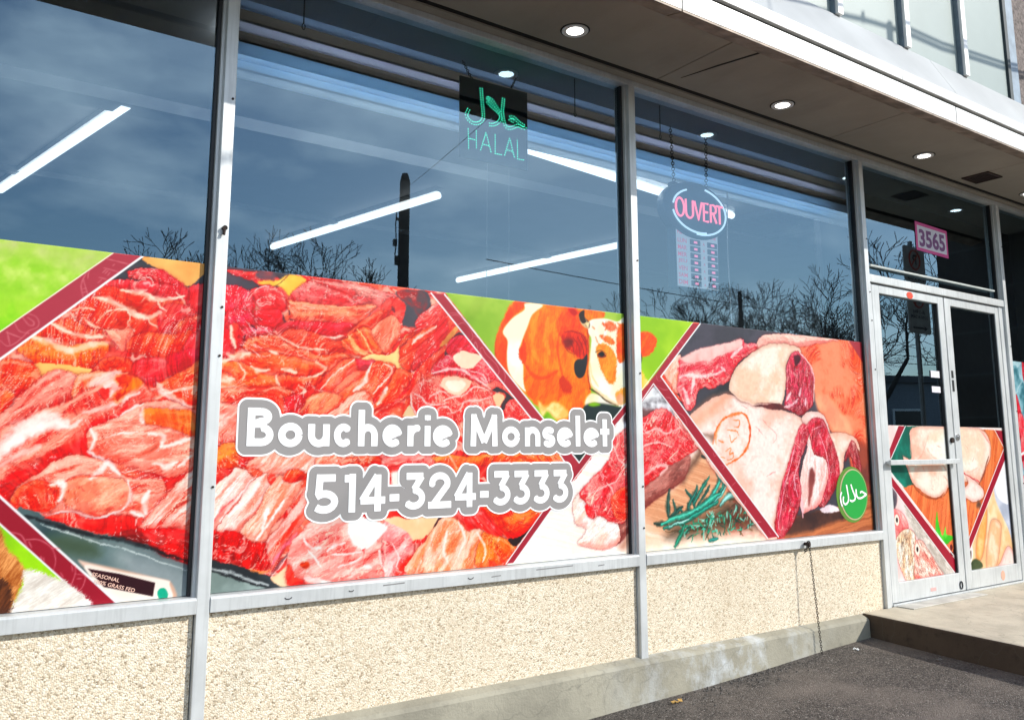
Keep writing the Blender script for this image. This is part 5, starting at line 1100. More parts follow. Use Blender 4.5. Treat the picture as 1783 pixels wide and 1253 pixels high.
 ('seam', ('241,1776 289,1759',0.0045,(214,130,136),0.75), {}),
 ('seam', ('307,1109 339,1095 360,1055',0.0045,(214,130,136),0.75), {}),
 ('seam', ('354,1081 393,1078 431,1050 447,1010 444,975',0.0045,(214,130,136),0.75), {}),
 ('seam', ('431,1050 457,1045',0.0045,(214,130,136),0.75), {}),
 ('seam', ('509,985 511,957 499,915',0.0045,(214,130,136),0.75), {}),
 ('seam', ('511,957 538,951 544,939 537,912 523,897',0.0045,(214,130,136),0.75), {}),
 ('seam', ('498,986 503,966',0.0045,(214,130,136),0.75), {}),
 ('seam', ('401,1023 405,1013',0.0045,(214,130,136),0.75), {}),
 ('seam', ('409,1019 413,1008',0.0045,(214,130,136),0.75), {}),
 ('seam', ('465,965 475,949',0.0045,(214,130,136),0.75), {}),
 ('seam', ('362,1074 372,1054',0.0045,(214,130,136),0.75), {}),
 ('seam', ('518,941 531,940',0.0045,(214,130,136),0.75), {}),
 ('seam', ('1990,1999 2042,2003 2088,1979',0.0045,(214,130,136),0.75), {}),
 ('seam', ('2003,1989 2042,1995 2081,1967',0.0045,(214,130,136),0.75), {}),
 ('seam', ('2039,1947 2075,1961 2115,1931 2128,1898 2115,1880',0.0045,(214,130,136),0.75), {}),
 ('seam', ('2135,1859 2141,1876 2152,1860 2155,1843',0.0045,(214,130,136),0.75), {}),
 ('seam', ('2168,1844 2182,1853 2202,1823 2257,1781 2277,1748 2264,1730 2229,1774 2189,1800 2168,1838',0.0045,(214,130,136),0.75), {}),
 ('seam', ('2298,1755 2312,1727 2308,1693',0.0045,(214,130,136),0.75), {}),
 ('seam', ('2135,1904 2161,1894 2188,1862',0.0045,(214,130,136),0.75), {}),
 ('seam', ('3478,1950 3497,1922',0.0045,(214,130,136),0.75), {}),
 ('seam', ('3510,1982 3540,1962',0.0045,(214,130,136),0.75), {}),
 ('seam', ('3404,1888 3423,1867',0.0045,(214,130,136),0.75), {}),
 ('seam', ('3316,1776 3329,1748 3369,1750',0.0045,(214,130,136),0.75), {}),
 ('seam', ('3318,1720 3367,1700 3406,1702',0.0045,(214,130,136),0.75), {}),
 ('seam', ('3385,1659 3424,1653 3413,1631',0.0045,(214,130,136),0.75), {}),
 ('seam', ('3461,1583 3521,1556 3549,1506',0.0045,(214,130,136),0.75), {}),
 ('seam', ('3748,1360 3759,1336 3783,1351',0.0045,(214,130,136),0.75), {}),
 ('seam', ('3803,1287 3839,1279 3826,1263',0.0045,(214,130,136),0.75), {}),
 ('seam', ('3892,1166 3930,1189',0.0045,(214,130,136),0.75), {}),
 ('seam', ('4010,1082 3995,1050',0.0045,(214,130,136),0.75), {}),
 ('seam', ('4102,957 4140,955',0.0045,(214,130,136),0.75), {}),
 ('seam', ('4200,903 4224,878',0.0045,(214,130,136),0.75), {}),
])
FILM_DOOR = ((5.45, 7.2, 0.42, 1.545, 0.003), [
 ('fill', ('5419,1536 7455,1565 7204,286 5291,462',(250,214,210),(255,236,232)), {'curve':False}),
 ('fill', ('5715,1535 6184,1537 5957,1162 5660,1110 5454,1268 5492,1296',(10,92,78),(26,126,108)), {'sc':0.1,'curve':False}),
 ('wood', ('6221,1527 7137,1516 7133,1370 6403,641 6255,591 5642,1111 5957,1162',(204,104,60),(232,144,94)), {'ang':70}),
 ('skin', ('5822,1522 6303,1538 6758,1523 6897,1436 6888,1327 6791,1209 6689,1115 6564,1128 6400,1132 6235,1095 6110,1038 5996,1037 5855,1095 5771,1146 5727,1216 5670,1324 5774,1303 5781,1422',(246,192,172),(255,230,216)), {}),
 ('skin', ('5969,1382 6020,1473 6301,1528 6735,1512 6821,1382 6707,1221 6417,1235 6107,1280',(250,216,194),(255,240,228)), {'edge':0.05}),
 ('seam', ('5822,1522 5781,1422 5785,1313 5905,1322 6020,1473',0.02,(238,170,156),0.6), {}),
 ('seam', ('5762,1147 5835,1081 5994,1026 6128,1032 6255,1094',0.018,(120,56,34),0.7), {}),
 ('seam', ('5987,1372 6073,1311 6199,1249 6247,1176',0.02,(236,176,156),0.6), {}),
 ('seam', ('6416,1230 6514,1203 6687,1232',0.02,(236,176,156),0.6), {}),
 ('fill', ('6174,1475 6375,1487 6455,1350 6230,1320',(255,246,236),(255,240,226)), {'soft':0.05,'alpha':0.8}),
 ('fill', ('5852,1204 5966,1222 5990,1131 5876,1114',(255,240,230),(255,236,224)), {'soft':0.04,'alpha':0.8}),
 ('seam', ('5826,1283 5844,1253',0.008,(228,150,130),0.7), {}),
 ('seam', ('5914,1252 5928,1222',0.008,(228,150,130),0.7), {}),
 ('seam', ('6125,1402 6180,1382',0.008,(228,150,130),0.7), {}),
 ('seam', ('6526,1403 6562,1371',0.008,(228,150,130),0.7), {}),
 ('seam', ('6638,1318 6611,1286',0.008,(228,150,130),0.7), {}),
 ('seam', ('6005,1101 6040,1080',0.008,(228,150,130),0.7), {}),
 ('seam', ('5671,1333 5737,1294 5714,1255 5771,1146',0.02,(240,160,140),0.6), {}),
 ('seam', ('6452,1198 6570,1160 6690,1125',0.02,(226,40,56),0.9), {}),
 ('seam', ('6148,1037 6240,1125 6189,1177',0.02,(236,180,160),0.7), {}),
 ('seam', ('6756,1512 6816,1480 6893,1414',0.02,(236,120,120),0.6), {}),
 ('skin', ('6421,1069 6521,1119 6490,1182 6589,1149 6724,1071 6724,1008 6583,986 6445,1027',(250,206,194),(255,230,222)), {}),
 ('seam', ('6853,1316 6778,1198 6689,1115',0.02,(110,50,34),0.8), {}),
 ('fill', ('6646,989 6685,967 6658,936 6608,949',(96,70,60),(110,80,66)), {'soft':0.02}),
 ('fill', ('6018,804 6056,930 6071,840 6107,759 6155,826 6165,766 6251,751 6155,697 6067,752',(60,170,40),(130,220,90)), {'soft':0.004}),
 ('fill', ('6227,674 6222,690 6209,697 6197,690 6192,674 6197,657 6209,651 6222,657',(70,20,26),(120,40,40)), {'soft':0.004}),
 ('fill', ('6261,642 6256,658 6244,665 6231,658 6226,642 6231,625 6244,618 6256,625',(70,20,26),(120,40,40)), {'soft':0.004}),
 ('fill', ('6229,624 6224,640 6212,647 6199,640 6194,624 6199,608 6212,601 6224,608',(70,20,26),(120,40,40)), {'soft':0.004}),
 ('fill', ('6302,649 6297,666 6284,672 6272,666 6266,649 6272,632 6284,625 6297,632',(70,20,26),(120,40,40)), {'soft':0.004}),
 ('fill', ('6452,710 6447,727 6434,734 6421,727 6416,710 6421,693 6434,686 6447,693',(70,20,26),(120,40,40)), {'soft':0.004}),
 ('fill', ('6427,681 6422,698 6409,705 6396,698 6391,681 6396,664 6409,657 6422,664',(70,20,26),(120,40,40)), {'soft':0.004}),
 ('warp', (), {}),
 ('band', ('5643,1534 5723,1532 5510,1301 5459,1306',(150,34,56)), {}),
 ('line', ('5729,1533 5509,1296',0.007,(255,250,250)), {}),
 ('fill', ('5445,1192 5543,1152 6259,492 6247,414 5393,489',(252,224,222),(244,200,196)), {'curve':False}),
 ('fill', ('5471,1125 5553,1094 5560,1018 5502,963 5460,1040',(60,60,70),(140,120,126)), {'soft':0.01}),
 ('fur', ('5646,1005 5744,944 6057,684 6259,492 6122,483 5967,583 5774,769 5667,899',(170,160,150),(240,232,224)), {'ang':-50}),
 ('meat', ('5468,965 5604,949 5677,841 5582,780 5511,766 5469,834',(222,110,110),(250,190,186),0.5,-50), {}),
 ('meat', ('5511,766 5641,834 5757,770 5718,489 5613,488 5528,625',(214,170,140),(250,232,214),0.3,80), {'grain':0.8}),
 ('meat', ('5743,733 5825,747 5907,674 6036,539 6066,488 5737,492 5726,610',(222,120,110),(252,200,186),0.6,-50), {'grain':0.8}),
 ('fill', ('5570,899 5562,926 5542,937 5522,926 5514,899 5522,873 5542,861 5562,873',(252,236,222),(250,226,214)), {'soft':0.003}),
 ('fill', ('5555,899 5551,911 5542,916 5533,911 5529,899 5533,887 5542,882 5551,887',(50,30,34),(40,24,28)), {'soft':0.003}),
 ('fill', ('5797,691 5788,719 5767,730 5747,719 5738,691 5747,663 5767,652 5788,663',(252,236,222),(250,226,214)), {'soft':0.003}),
 ('fill', ('5781,691 5777,704 5767,709 5758,704 5754,691 5758,679 5767,673 5777,679',(50,30,34),(40,24,28)), {'soft':0.003}),
 ('band', ('5460,1249 5474,1220 6272,570 6258,482 5462,1163',(150,30,54)), {}),
 ('line', ('5462,1258 6274,585',0.008,(255,250,250)), {}),
 ('line', ('5459,1168 6257,477',0.005,(255,250,250)), {}),
 ('fill', ('6401,631 7098,1304 7278,1269 7142,441 6377,482',(250,196,150),(255,226,190)), {'curve':False}),
 ('fill', ('6896,1056 7144,1303 7301,1268 7175,611 7067,768',(176,182,196),(210,214,226)), {'soft':0.01}),
 ('fill', ('6921,1077 6985,1184 7090,1259 7155,1236 7117,973 7056,953 6952,1000',(236,236,244),(250,250,255)), {'soft':0.005,'sc':0.03}),
 ('skin', ('6575,691 6693,893 6765,932 6739,786 6640,584 6554,569',(246,170,104),(255,206,150)), {}),
 ('skin', ('6782,783 6858,843 6950,807 6948,732 6841,507 6689,498',(250,190,150),(255,222,196)), {}),
 ('skin', ('6910,523 7041,630 7140,549 7146,462 6882,493',(250,190,180),(255,220,212)), {}),
 ('fill', ('6400,500 6514,572 6613,545 6626,503 6458,485',(50,66,40),(80,90,60)), {'soft':0.01}),
 ('fill', ('6393,521 6416,600 6490,676 6512,623 6468,545',(246,240,236),(230,224,220)), {'soft':0.004}),
 ('fill', ('6412,550 6436,598 6483,636 6479,585 6438,548',(90,40,40),(50,30,34)), {'soft':0.006,'sc':0.02}),
 ('band', ('6406,661 7110,1370 7119,1292 6403,580',(150,32,56)), {}),
 ('line', ('7116,1376 6401,656',0.007,(255,250,250)), {}),
 ('line', ('7118,1287 6402,575',0.005,(255,250,250)), {}),
 ('band', ('7001,1520 7161,1516 7133,1370',(150,36,56)), {}),
 ('line', ('6996,1520 7132,1365',0.006,(255,240,236)), {}),
])
FILM_SIDE = ((7.34, 8.5, 0.4, 2.095, 0.005), [
 ('base', ((60,110,120),(150,190,200),(200,220,224)), {}),
 ('meat', ('8014,1583 8005,1665 7966,1695 7933,1662 7918,1583 7935,1480 7966,1472 8001,1495',(236,150,140),(255,214,204),0.8,80), {'st':4}),
 ('meat', ('8023,940 8015,1077 7968,1139 7921,1038 7916,940 7920,824 7968,774 8016,808',(214,40,60),(246,120,124),0.8,80), {'st':4}),
 ('meat', ('7658,1100 7646,1228 7608,1245 7572,1210 7558,1101 7568,1007 7607,951 7650,977',(236,150,140),(255,214,204),0.8,80), {'st':4}),
 ('meat', ('8178,1048 8160,1173 8118,1211 8064,1162 8049,1048 8069,921 8118,898 8156,935',(214,40,60),(246,120,124),0.8,80), {'st':4}),
 ('meat', ('8507,1558 8500,1684 8449,1752 8403,1711 8380,1559 8396,1431 8449,1336 8502,1434',(214,40,60),(246,120,124),0.8,80), {'st':4}),
 ('meat', ('8016,764 8005,865 7968,869 7937,868 7919,764 7937,686 7968,661 8004,671',(236,150,140),(255,214,204),0.8,80), {'st':4}),
 ('meat', ('7864,529 7847,610 7816,679 7785,603 7779,529 7778,438 7815,418 7844,432',(170,12,40),(224,60,80),0.8,80), {'st':4}),
 ('meat', ('8210,994 8191,1103 8138,1183 8084,1104 8075,994 8089,873 8138,809 8188,854',(214,40,60),(246,120,124),0.8,80), {'st':4}),
 ('meat', ('7817,778 7800,870 7765,926 7727,855 7724,778 7727,693 7764,651 7797,700',(214,40,60),(246,120,124),0.8,80), {'st':4}),
 ('meat', ('8278,1059 8276,1186 8233,1205 8201,1146 8186,1060 8191,955 8233,908 8269,963',(170,12,40),(224,60,80),0.8,80), {'st':4}),
 ('meat', ('7958,550 7930,698 7887,731 7836,696 7811,550 7838,396 7887,361 7945,423',(236,150,140),(255,214,204),0.8,80), {'st':4}),
 ('meat', ('7427,821 7418,882 7394,945 7369,901 7356,822 7366,752 7394,706 7421,740',(236,150,140),(255,214,204),0.8,80), {'st':4}),
 ('meat', ('8131,451 8114,547 8081,622 8046,568 8015,451 8034,325 8081,283 8127,328',(236,150,140),(255,214,204),0.8,80), {'st':4}),
 ('meat', ('8361,726 8356,865 8303,923 8247,846 8232,726 8244,600 8303,493 8350,609',(214,40,60),(246,120,124),0.8,80), {'st':4}),
 ('meat', ('8417,1595 8416,1749 8359,1770 8303,1748 8292,1596 8301,1482 8359,1371 8410,1434',(170,12,40),(224,60,80),0.8,80), {'st':4}),
 ('meat', ('7560,567 7548,714 7499,750 7454,698 7436,567 7449,446 7499,379 7535,446',(214,40,60),(246,120,124),0.8,80), {'st':4}),
 ('meat', ('7480,1606 7461,1719 7419,1815 7369,1737 7353,1606 7372,1482 7419,1448 7455,1501',(170,12,40),(224,60,80),0.8,80), {'st':4}),
 ('meat', ('7469,935 7463,1081 7414,1158 7369,1073 7359,935 7368,774 7414,772 7453,820',(214,40,60),(246,120,124),0.8,80), {'st':4}),
 ('meat', ('7485,998 7483,1072 7455,1117 7434,1063 7414,998 7429,934 7455,914 7477,931',(236,150,140),(255,214,204),0.8,80), {'st':4}),
 ('meat', ('8510,1467 8500,1589 8458,1619 8423,1555 8413,1467 8422,1354 8458,1302 8489,1374',(236,150,140),(255,214,204),0.8,80), {'st':4}),
 ('meat', ('7940,585 7926,676 7889,732 7850,698 7833,585 7853,467 7889,426 7932,464',(170,12,40),(224,60,80),0.8,80), {'st':4}),
 ('meat', ('7976,663 7971,748 7942,788 7917,741 7908,663 7919,571 7942,569 7975,591',(170,12,40),(224,60,80),0.8,80), {'st':4}),
 ('meat', ('8098,1815 8079,1969 8026,2073 7969,1947 7943,1816 7963,1659 8026,1572 8089,1648',(236,150,140),(255,214,204),0.8,80), {'st':4}),
 ('meat', ('7596,925 7578,1057 7540,1113 7503,1041 7488,925 7493,823 7540,761 7593,821',(170,12,40),(224,60,80),0.8,80), {'st':4}),
 ('meat', ('7829,1455 7810,1539 7778,1588 7751,1546 7736,1455 7748,1353 7778,1341 7805,1382',(170,12,40),(224,60,80),0.8,80), {'st':4}),
 ('meat', ('8368,1957 8344,2043 8314,2087 8275,2050 8259,1957 8275,1851 8314,1840 8352,1852',(214,40,60),(246,120,124),0.8,80), {'st':4}),
 ('meat', ('8401,479 8373,619 8327,643 8289,590 8272,479 8276,340 8327,284 8378,367',(170,12,40),(224,60,80),0.8,80), {'st':4}),
 ('meat', ('7587,900 7561,982 7532,1048 7505,1006 7489,900 7502,823 7532,763 7564,802',(170,12,40),(224,60,80),0.8,80), {'st':4}),
 ('meat', ('7651,2017 7635,2084 7602,2122 7571,2105 7561,2017 7567,1948 7602,1892 7633,1942',(170,12,40),(224,60,80),0.8,80), {'st':4}),
 ('meat', ('7893,829 7870,998 7825,1052 7773,973 7736,829 7763,677 7825,641 7877,652',(170,12,40),(224,60,80),0.8,80), {'st':4}),
 ('meat', ('8163,1161 8151,1287 8116,1331 8072,1276 8069,1161 8079,1057 8115,969 8160,1028',(236,150,140),(255,214,204),0.8,80), {'st':4}),
 ('meat', ('8411,1183 8401,1305 8358,1316 8314,1311 8292,1184 8318,1086 8358,1049 8399,1052',(236,150,140),(255,214,204),0.8,80), {'st':4}),
 ('meat', ('7521,1539 7500,1638 7469,1661 7429,1656 7415,1540 7437,1454 7469,1417 7504,1426',(214,40,60),(246,120,124),0.8,80), {'st':4}),
 ('meat', ('8347,1175 8330,1261 8301,1308 8274,1275 8264,1175 8273,1073 8301,1046 8332,1101',(170,12,40),(224,60,80),0.8,80), {'st':4}),
 ('meat', ('8293,1677 8280,1758 8249,1799 8220,1754 8207,1677 8226,1586 8249,1576 8271,1591',(214,40,60),(246,120,124),0.8,80), {'st':4}),
 ('meat', ('7924,1027 7915,1172 7855,1225 7793,1197 7778,1027 7794,885 7854,803 7909,901',(236,150,140),(255,214,204),0.8,80), {'st':4}),
 ('meat', ('7552,1233 7542,1334 7497,1397 7453,1362 7443,1233 7459,1133 7497,1035 7544,1109',(214,40,60),(246,120,124),0.8,80), {'st':4}),
 ('meat', ('8144,803 8116,948 8073,1005 8029,954 8013,804 8026,691 8073,607 8130,653',(170,12,40),(224,60,80),0.8,80), {'st':4}),
 ('meat', ('7583,761 7562,898 7523,904 7475,854 7470,761 7482,642 7523,583 7565,628',(214,40,60),(246,120,124),0.8,80), {'st':4}),
 ('meat', ('7552,1345 7524,1482 7479,1548 7432,1478 7414,1346 7429,1220 7479,1145 7527,1212',(214,40,60),(246,120,124),0.8,80), {'st':4}),
 ('meat', ('8197,991 8178,1104 8136,1206 8088,1120 8054,991 8077,862 8136,755 8177,834',(170,12,40),(224,60,80),0.8,80), {'st':4}),
 ('meat', ('8364,1119 8357,1221 8320,1287 8286,1241 8266,1120 8280,1019 8320,978 8356,999',(236,150,140),(255,214,204),0.8,80), {'st':4}),
 ('meat', ('7727,1548 7714,1637 7677,1664 7641,1656 7623,1548 7643,1461 7677,1400 7711,1453',(214,40,60),(246,120,124),0.8,80), {'st':4}),
 ('meat', ('7829,531 7823,620 7789,653 7762,606 7738,531 7758,457 7789,379 7827,453',(236,150,140),(255,214,204),0.8,80), {'st':4}),
 ('meat', ('7940,1926 7928,2019 7890,2076 7856,2015 7845,1927 7858,1838 7890,1756 7932,1826',(170,12,40),(224,60,80),0.8,80), {'st':4}),
 ('meat', ('7918,1863 7896,2002 7848,2011 7800,2008 7783,1863 7798,1722 7848,1681 7898,1754',(170,12,40),(224,60,80),0.8,80), {'st':4}),
 ('line', ('7300,1300 8500,1620',0.02,(250,246,246)), {}),
 ('line', ('7300,1260 8500,1580',0.04,(150,34,54)), {}),
 ('line', ('7300,1020 8500,500',0.02,(250,246,246)), {}),
])
def paint(spec):
    cv = Canvas(*spec[0])
    for op, a, k in spec[1]:
        if op in ('base', 'warp'): getattr(cv, op)(*a)
        else: getattr(cv, op)(pts(a[0]), *a[1:], **k)
    return cv

# ================================================================ ground and entry
def zg(x): return .116+(min(max(x, -8), 12)-2.71)*.038
MX = (.935, 3.135, 5.32, 7.275)                          # mullion centres
def build_ground():
    xs = [-900, -300, -100, -40, -20]+[-8+.5*k for k in range(41)]+[16, 24, 45, 100, 300, 900]; ys = [-900, -300, -100, -50, -30]+[-20+1.0*k for k in range(19)]+[-.6, -.3, -.10, 0.6, 8, 40, 200, 900]
    random.seed(4); v = [(x, y, zg(x)+(.006*math.sin(3*x+y)*math.cos(2*y) if abs(x) < 12 and y > -20 else 0)-(0 if y < -.2 or y > 0 else -.004)) for y in ys for x in xs]; n = len(xs)
    f = [(j*n+i, j*n+i+1, (j+1)*n+i+1, (j+1)*n+i) for j in range(len(ys)-1) for i in range(n-1)]
    b = MB(); b.v = v; b.f = f; o = b.build('ground', ASPH, smooth=True); tag(o, 'dark gravelly asphalt of the parking area in front of the shop', 'asphalt', kind='structure')
    b = MB(); tp = .352
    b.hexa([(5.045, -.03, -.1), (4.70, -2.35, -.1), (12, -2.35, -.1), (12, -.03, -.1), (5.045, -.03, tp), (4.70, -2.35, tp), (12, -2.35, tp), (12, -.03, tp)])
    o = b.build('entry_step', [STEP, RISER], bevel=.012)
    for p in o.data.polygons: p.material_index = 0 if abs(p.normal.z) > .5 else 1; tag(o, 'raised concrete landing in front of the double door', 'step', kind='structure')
build_ground()

# ================================================================ the shop building
B = thing('shop_building', 'butcher shop front with pebble-dash base, metal framed windows and overhanging white canopy', 'building', (3, 0, .1))
B.location = (0, 0, 0)
def panels():
    b = MB()
    for x0, x1 in ((-4, MX[0]-.028), (MX[0]+.028, MX[1]-.028), (MX[1]+.028, MX[2]-.028)): b.box(x0, x1, -.03, .12, .33, .785)
    b.build('pebble_wall', PEB, B)
    b = MB(); b.prism_x([(.12, -.2), (-.095, -.2), (-.088, .315), (-.075, .330), (-.026, .346), (.12, .346)], -4, 5.03); b.build('concrete_base', BASE, B, smooth=False)
    return
panels()
def mullion(x, z0, z1=3.385):
    o = MB().box(x-.024, x+.024, -.055, .05, z0, z1).build('mullion', ALU, B, bevel=.003)
    MB().box(x-.036, x-.0245, -.030, .05, .846, z1).box(x+.0245, x+.030, -.022, .05, .846, z1).build('glazing_bead', ALU, o)
    MB().box(x-.049, x-.0365, -.014, .03, .846, z1).build('gasket', GASK, o)
    random.seed(int(x*10))
    for k in range(4):
        z = .95+random.random()*2.1
        MB().prism_y([(x+.012+.005*math.cos(a), z+.005*math.sin(a)) for a in [0, 1.05, 2.1, 3.14, 4.2, 5.24]], -.059, -.0552).build('screw', RUST, o)
    return o
for i, x in enumerate(MX): mullion(x, .335 if i < 2 else .352)
MB().box(-4, 8.5, -.05, .05, 3.386, 3.418).build('head_rail', ALU, B, bevel=.003)
MB().box(-4, 8.5, -.10, .06, 3.4185, 3.429).build('head_trim', SOFF, B)
MB().box(5.40, 6.36, -.17, -.051, .3522, .359).build('threshold_slab', plain('pale_cement', (.50, .48, .43), .8, 0, .15, 8), B, bevel=.003)
def canopy():
    b = MB(); js = [-4, -.13, 1.67, 3.27, 4.87, 6.465, 8.07, 8.56]
    for a, c in zip(js, js[1:]): b.box(a+.003, c-.003, -.694, -.128, 3.43, 3.452)
    b.build('soffit', SOFF, B, bevel=.002)
    for P in ([(3.364, -.216), (3.405, -.430), (3.470, -.664), (3.484, -.664), (3.418, -.430)], [(3.05, -.6935), (3.515, -.680), (3.80, -.668), (4.20, -.684), (4.60, -.6935)]):
        b = MB(); n = len(P); b.v = [(x, y, 3.4272) for x, y in P]+[(x, y, 3.4298) for x, y in P]; b.f = [tuple(range(n)), tuple(range(2*n-1, n-1, -1))]+[(i, (i+1) % n, n+(i+1) % n, n+i) for i in range(n)]; b.build('open_joint', DARKGAP, B)
    MB().box(-4, 8.56, -.70, .12, 3.455, 3.50).box(-4, 8.56, -.126, -.101, 3.4305, 3.4548).build('soffit_backing', DARKGAP, B)
    b = MB()
    for x0, x1 in ((-4, 2.755), (2.765, 5.20), (5.21, 8.56)): b.prism_x([(-.802, 3.388), (-.802, 3.498), (-.785, 3.498), (-.785, 3.388)], x0, x1)
    b.build('fascia', ALU2, B, bevel=.003)
    b = MB()
    for x0, x1 in ((-4, 2.755), (2.765, 4.20), (4.204, 5.40), (5.404, 8.56)): b.prism_x([(-.800, 3.378), (-.700, 3.400), (-.700, 3.409), (-.800, 3.3875)], x0, x1)
    b.build('fascia_return', BROWNM, B)
    MB().box(-4, 8.56, -.784, -.72, 3.42, 3.54).build('fascia_groove', DARKGAP, B)
    b = MB()
    for x0, x1 in ((-4, 4.60), (4.604, 8.56)): b.prism_x([(-.806, 3.520), (-.812, 3.578), (-.70, 3.585), (-.70, 3.52)], x0, x1)
    b.build('fascia_lip', ALU2, B, bevel=.002)
    b = MB()
    for x0, x1 in ((-4, 1.9), (1.904, 5.28), (5.284, 8.56)): b.prism_x([(-.790, 3.5855), (-.62, 3.905), (-.60, 3.905), (-.66, 3.5855)], x0, x1)
    b.build('canopy_flashing', BANDM, B)
canopy()
def upper():
    b = MB(); b.box(-4, 6.405, -.598, -.2, 3.906, 7.2); b.build('upper_panel', PANEL, B)
    for k in range(-6, 5):
        x = 4.275+.731*(k-1); 
        if x < 6.3:
            q = MB().box(x-.026, x+.026, -.645, -.599, 3.906, 7.2).build('upper_mullion', ALU2, B, bevel=.002)
            MB().box(x-.040, x-.0265, -.625, -.599, 3.906, 7.2).build('joint_cover', plain('blue_grey_trim', (.10, .14, .17), .5), q)
    MB().box(6.41, 6.455, -.615, -.2, 3.906, 7.2).build('edge_joint', plain('dark_teal_trim', (.03, .045, .05), .6), B)
    MB().box(6.456, 6.60, -.60, -.2, 3.906, 7.2).build('edge_trim', plain('blue_trim', (.24, .31, .38), .5), B)
    MB().box(6.601, 8.595, -.56, -.2, 3.906, 7.2).build('stucco_pier', plain('rough_stucco', (.20, .165, .15), .9, 0, .3, 40, .6), B)
    MB().box(-4, 8.595, -.19, .1, 3.906, 7.2).build('core_wall', DARKIN, B)
upper()
def interior():
    MB().box(-4, 8.6, .055, 7.2, 3.405, 3.45).build('interior_ceiling', CEIL, B)
    MB().box(-4, 8.6, 7.2, 7.3, .3, 3.45).box(-4.1, -4, -.0, 7.3, -.1, 3.45).box(8.5, 8.6, .06, 7.2, .3, 3.40).build('interior_wall', CEIL, B)
    MB().box(-4, 8.5, .13, 7.2, .28, .34).build('interior_floor', plain('brown_floor', (.10, .08, .065), .5), B)
    MB().box(-4, 8.5, 1.69, 1.86, 3.33, 3.4045).box(-4, 8.5, 3.55, 3.62, 3.36, 3.4045).build('ceiling_beam', CEIL, B)
    MB().box(5.50, 8.5, .42, .47, .34, 3.4045).build('added_dark_wall', DARKIN, B)  # added dark partition, hides the lit ceiling behind door and transom
    b = [(SLATE, 3.445, 3.50, .30), (SLATE, 3.36, 3.404, .30), (BRN, 3.305, 3.359, .318), (PURP, 3.262, 3.304, .318), (BRN, 3.215, 3.261, .336), (SKYB, 3.13, 3.214, .336), (SKYB, 3.085, 3.129, .350), (PALEB, 3.05, 3.084, .350)]
    for m_, z0, z1, y in b[1:]: MB().box(1.02, 5.82, y, y+.010, z0, z1+.012).build('pelmet_board', m_, B)
interior()
def added_pelmet_lamp():
    MB().tube([(1.1, .62, 3.37), (5.45, .62, 3.37)], .022, 8).build('added_pelmet_lamp', glow('added_tube_glow', (.9, .97, 1), 17.0), B)  # unseen tube added behind the pelmet to brighten its boards
added_pelmet_lamp()
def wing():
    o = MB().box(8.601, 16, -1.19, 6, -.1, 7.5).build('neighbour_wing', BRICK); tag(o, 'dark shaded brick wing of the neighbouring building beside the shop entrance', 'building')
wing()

# ---------------------------------------------------------------- windows with their printed film
FW = paint(FILM_WINDOWS); FD = paint(FILM_DOOR); FS = paint(FILM_SIDE)
XL = [(-1.4, MX[0]-.0495), (MX[0]+.030, MX[1]-.0495), (MX[1]+.030, MX[2]-.0495)]
wins = []
for i, (x0, x1) in enumerate(XL):
    w = MB().face([(x0, 0, .848), (x1, 0, .848), (x1, 0, 3.384), (x0, 0, 3.384)]).build('window', GLASS, B); wins.append(w)
    tag(w, ['left window with green meadow and raw meat print', 'middle window with shop name and cow print', 'right window with steak, pork and green round badge print'][i])
    s = MB().prism_x([(-.058, .788), (-.060, .838), (-.052, .846), (.06, .846), (.06, .788)], (x0 if i == 0 else MX[i-1]+.0245), MX[i]-.0245).build('sill', ALU, w, bevel=.002)
    FW.mesh('printed_film', w, max(x0, -1.34), x1, .8485, 2.095, -.004)
NAME = [('B',1.081,1.188), ('o',1.206,1.309), ('u',1.331,1.426), ('c',1.444,1.530), ('h',1.553,1.645), ('e',1.667,1.763), ('r',1.788,1.851), ('i',1.872,1.906), ('e',1.916,2.020), ('M',2.115,2.266), ('o',2.291,2.395), ('n',2.424,2.517), ('s',2.532,2.606), ('e',2.619,2.723), ('l',2.740,2.768), ('e',2.790,2.896), ('t',2.902,2.964)]
NUM = [('5',1.367,1.472), ('1',1.498,1.549), ('4',1.568,1.687), ('-',1.707,1.754), ('3',1.777,1.881), ('2',1.896,2.015), ('4',2.031,2.146), ('-',2.168,2.216), ('3',2.237,2.339), ('3',2.352,2.453), ('3',2.470,2.571), ('3',2.587,2.687)]
def lettering():
    w = wins[1]
    for items, zb, cap, nm in ((NAME, 1.392, .150, 'name_lettering'), (NUM, 1.120, .158, 'phone_lettering')):
        xa, xb = items[0][1]-.08, items[-1][2]+.08; xb = min(xb, MX[1]-.052)
        f = lambda g: word_field(items, zb, cap, .0305, g)
        cutout('lettering_border', f(.040), xa, xb, zb-.07, zb+cap+.07, -.0055, VWHITE, w, .004)
        cutout('lettering_shadow', f(.0325), xa, xb, zb-.07, zb+cap+.07, -.0070, VGREY, w, .004)
        for it in items: cutout('letter' if zb > 1.3 else 'digit', word_field([it], zb, cap, .0305, 0), it[1]-.02, it[2]+.02, zb-.012, zb+cap+.02, -.0085, VWHITE, w, .0025)
lettering()
